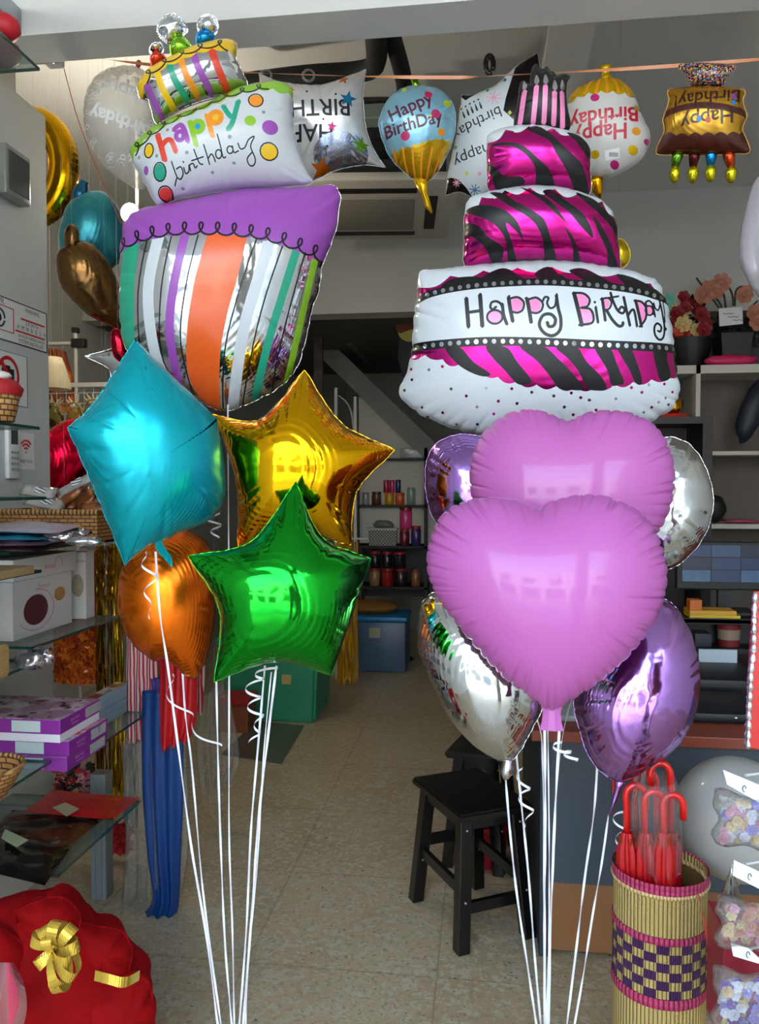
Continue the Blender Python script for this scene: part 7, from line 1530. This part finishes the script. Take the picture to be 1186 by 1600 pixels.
for k, ((u, vc, vt, sd), lb) in enumerate(zip(um, labs)):
    yy = YK + (.04, -.035, .055, .0, -.02, -.065)[k]; top_ = P(u, vt, yy); mid_ = P(u + (2 if sd > 0 else 0), 1300, yy); base = Vector((lerp(cb.x, mid_.x, .75), lerp(YK, yy, .8), .03))
    root = thing('umbrella', lb, 'umbrella', base, 'red umbrellas in the straw basket')
    ax = (mid_ - base)
    m = MB(); prof = [(.004, 0), (.012, .08), (.017, .5), (.025, .82), (.023, .93), (.012, 1.)]; n_ = 40
    rows_ = [[m.bm.verts.new(base + ax * t + Vector((math.cos(2 * PI * j / n_), math.sin(2 * PI * j / n_), 0)) * r * (1 + .16 * math.cos(8 * 2 * PI * j / n_ + t * 2))) for j in range(n_)] for r, t in prof]
    for ra, rb_ in zip(rows_, rows_[1:]):
        for j in range(n_): m.bm.faces.new((ra[j], ra[(j + 1) % n_], rb_[(j + 1) % n_], rb_[j]))
    m.build('canopy', URED, root, True)
    hk = [mid_ + Vector((0, 0, -.02)), lerp(mid_, top_, .55), top_ + Vector((0, 0, -.03))]
    rr_ = .024
    hk += [top_ + Vector((sd * rr_ * (1 - math.cos(t)), 0, -.03 + rr_ * 1.2 * math.sin(t))) for t in [i * PI / 8 for i in range(1, 9)]] + [top_ + Vector((sd * 2 * rr_, 0, -.06))]
    m = MB(); m.tube(hk, .0085, 10); m.build('hooked_handle', UH, root, True)
    m = MB(); m.tube([mid_ + Vector((0, 0, -.03)), mid_ + Vector((0, 0, -.012))], .0125, 12); m.build('collar', GOLDM, root, 40)
    for s__ in range(5): a_ = s__ * 1.26; m = MB(); m.tube([mid_ + Vector((.016 * math.cos(a_), .016 * math.sin(a_), -.03)), mid_ + Vector((.021 * math.cos(a_), .021 * math.sin(a_), -.01))], .0022, 5); m.build('rib_tip', GOLDM, root)
o = cloth('clear_sleeve', [(992, 1215), (985, 1260), (990, 1320), (1000, 1362)], [(1056, 1215), (1062, 1245), (1066, 1310), (1062, 1362)], YK - .02, .06, 3, .008, UBAG, None, seed=15); tag(o, 'clear plastic sleeve round the umbrellas in the straw basket', 'bag')
m = MB(); pts = [P(1086, 1386, YK - rb * .7), P(1097, 1420, YK - rb - .01), P(1104, 1460, YK - rb - .0), P(1108, 1500, YK - .12), P(1116, 1530, YK - .1), P(1128, 1560, YK - .1), P(1130, 1640, YK - .1)]; m.strip(curve3(pts, 6), lambda i: .006, lambda i: (_r * math.cos(i * .25) + _f0 * math.sin(i * .25)).normalized()); tag(m.build('ribbon', M('d8483c', .35, coat=.4)), 'thin red ribbon trailing down the right of the straw basket', 'ribbon')
# pale round balloon
c_ = P(1150, 1279, 2.2); m = MB(); r_ = 96 / F * 2.2 * .93
m.lathe([(r_ * math.sin(t * PI / 28), -r_ * 1.02 * math.cos(t * PI / 28)) for t in range(29)], c_, 48); LAT = M('a9a8a2', .35, name='grey_latex', var=.03, coat=.3); o = m.build('latex_balloon', LAT, None, True); tag(o, 'plain grey-white round latex balloon beside the umbrella basket', 'balloon')
m = MB(); m.tube([c_ + Vector((0, 0, -r_ * 1.0)), c_ + Vector((0, 0, -r_ * 1.08)), c_ + Vector((0, 0, -r_ * 1.12))], [.012, .006, .012], 10); m.build('knot', LAT, o, True)
# display box and flower packets on the right edge
YQ = 1.55; CARD = M('e4e2dc', .6, name='header_card')
def flower_packet(label, cu, cv, w_, h_, cols, seed, card, Y=YQ, ang=-18):
    root = thing('flower_packet', label, 'packet', P(cu, cv, Y), 'packets of paper flowers'); rn = random.Random(seed)
    for k, col in enumerate(cols):
        m = MB()
        for i in range(14): rose(m, P(cu + (rn.random() - .5) * w_ * .8, cv + (rn.random() - .5) * h_ * .8, Y + .01 + rn.random() * .02), .007 + rn.random() * .007, rn.randrange(99))
        m.build('paper_flowers', col, root, solid=.0005)
    def bg(a, b):
        e = (16 * a * (1 - a) * b * (1 - b)) ** .4; u = cu + (a - .5) * w_ * (1.12 + .1 * math.sin(b * 9 + cv)) + 3 * math.sin(b * 14); v = cv + (b - .5) * h_ * (1.15 + .1 * math.sin(a * 8 + cv)) + (a - .5) * 14
        return u, v, e
    m = MB()
    for sg in (-1, 1): m.grid(lambda a, b: P(bg(a, b)[0], bg(a, b)[1], Y + .018 + sg * .03 * bg(a, b)[2] + .003 * math.sin(a * 19 + b * 7)), 12, 12)
    m.build('clear_bag', BAG, root, True, weld=True)
    m = MB(); p_ = [P(u, v, Y + .005) for u, v in card]; m.slab(*p_, (0, .003, 0)); hc = m.build('header_card', CARD, root)
    m = MB(); q_ = P((card[0][0] + card[2][0]) / 2 - 2, (card[0][1] + card[2][1]) / 2, Y + .001); m.tube([q_ + Vector((.003 * math.cos(t), 0, .006 * math.sin(t))) for t in [i * .5 for i in range(11)]], .0007, 4); m.build('staple', M('303030', .4, .8), hc)
    return root
LIL, PNK, CRM, WHT_, VIO_ = M('8f86c8', .6, name='lilac_petal'), M('c08aa0', .6, name='rose_petal'), M('c8b088', .6, name='cream_petal_2'), M('c8c8d8', .6, name='white_petal'), M('6a4aa8', .6, name='violet_petal')
flower_packet('clear packet of lilac and cream paper flowers, topmost at the right edge', 1158, 1282, 74, 74, [LIL, PNK, CRM, WHT_], 1, [(1130, 1203), (1200, 1232), (1200, 1262), (1136, 1226)])
flower_packet('clear packet of dusty pink paper roses, middle one at the right edge', 1160, 1445, 70, 70, [PNK, M('b07868', .6, name='dusty_rose_petal'), CRM], 2, [(1147, 1344), (1200, 1368), (1200, 1396), (1145, 1368)])
flower_packet('clear packet of violet and white paper flowers, lowest at the right edge', 1160, 1565, 80, 84, [VIO_, LIL, WHT_, CRM], 3, [(1142, 1474), (1170, 1482), (1200, 1510), (1146, 1494)])
a_, b_ = P(1130, 1452, 1.72), P(1215, 1640, 1.72); root = thing('display_carton', 'dark red display carton behind the flower packets', 'box', (a_.x, 1.72, b_.z)); MB().box((a_.x, 1.72, b_.z), (b_.x, 1.84, a_.z), .003).build('carton', M('8a1428', .4), root); m = MB(); m.blob(P(1147, 1468, 1.718), .008, 2, (1, .2, .8), .2); m.build('printed_mark', M('d8c0c0', .5), root)
c_ = P(1143, 1378, 1.66); m = MB(); m.lathe([(.0, 0), (.02, 0), (.001, .06)], c_ + Vector((0, 0, -.03)), 14); o = m.build('silver_cone', foil('c0c0c4', .2, 1., .3, 'silver_crinkle', 41, .6), None, True); tag(o, 'small crinkled silver cone between the upper flower packets', 'decoration')
# rack that carries the packets, outside the picture edge
m = MB(); xr_ = P(1215, 1300, YQ).x + .03; m.tube([(xr_, YQ + .05, P(1143, 1362, 1.66).z), P(1143, 1352, 1.66)], .002, 5); m.tube([(xr_, YQ + .05, 1.1), (xr_ + .0, YQ + .05, 1.3)], .01, 6); m.tube([(xr_, YQ + .05, 0), (xr_, YQ + .05, 1.35)], .012, 10); 
for v in (1215, 1355, 1490):
    z_ = P(1170, v, YQ).z; m.tube([(xr_, YQ + .05, z_), (P(1168, v, YQ).x, YQ + .012, z_)], .003, 6)
tag(m.build('hook_stand', WHM, None, 40), 'white hook stand holding the flower packets at the right edge', 'rack')
a_ = [(1178, 925), (1260, 925), (1260, 1180), (1166, 1168), (1170, 1050)]; root = thing('foil_packet', 'red packet with a crimped silver edge at the right picture edge', 'packet', P(1185, 1050, YQ))
m = MB(); m.prism([P(u + 4, v, YQ) for u, v in a_], (0, .02, 0)); m.build('red_face', M('c8201c', .35, coat=.3), root)
m = MB(); ee = [P(u, v, YQ + .004) for u, v in ((1181, 925), (1179, 970), (1178, 1010), (1174, 1050), (1172, 1090), (1170, 1130), (1168, 1170))]; m.tube(curve3(ee, 8), [.004 + .0015 * (i % 3) for i in range(49)], 7); m.build('crimped_edge', foil('d8d8da', .2, 1., .3, 'crimped_silver', 42, .8), root, True)
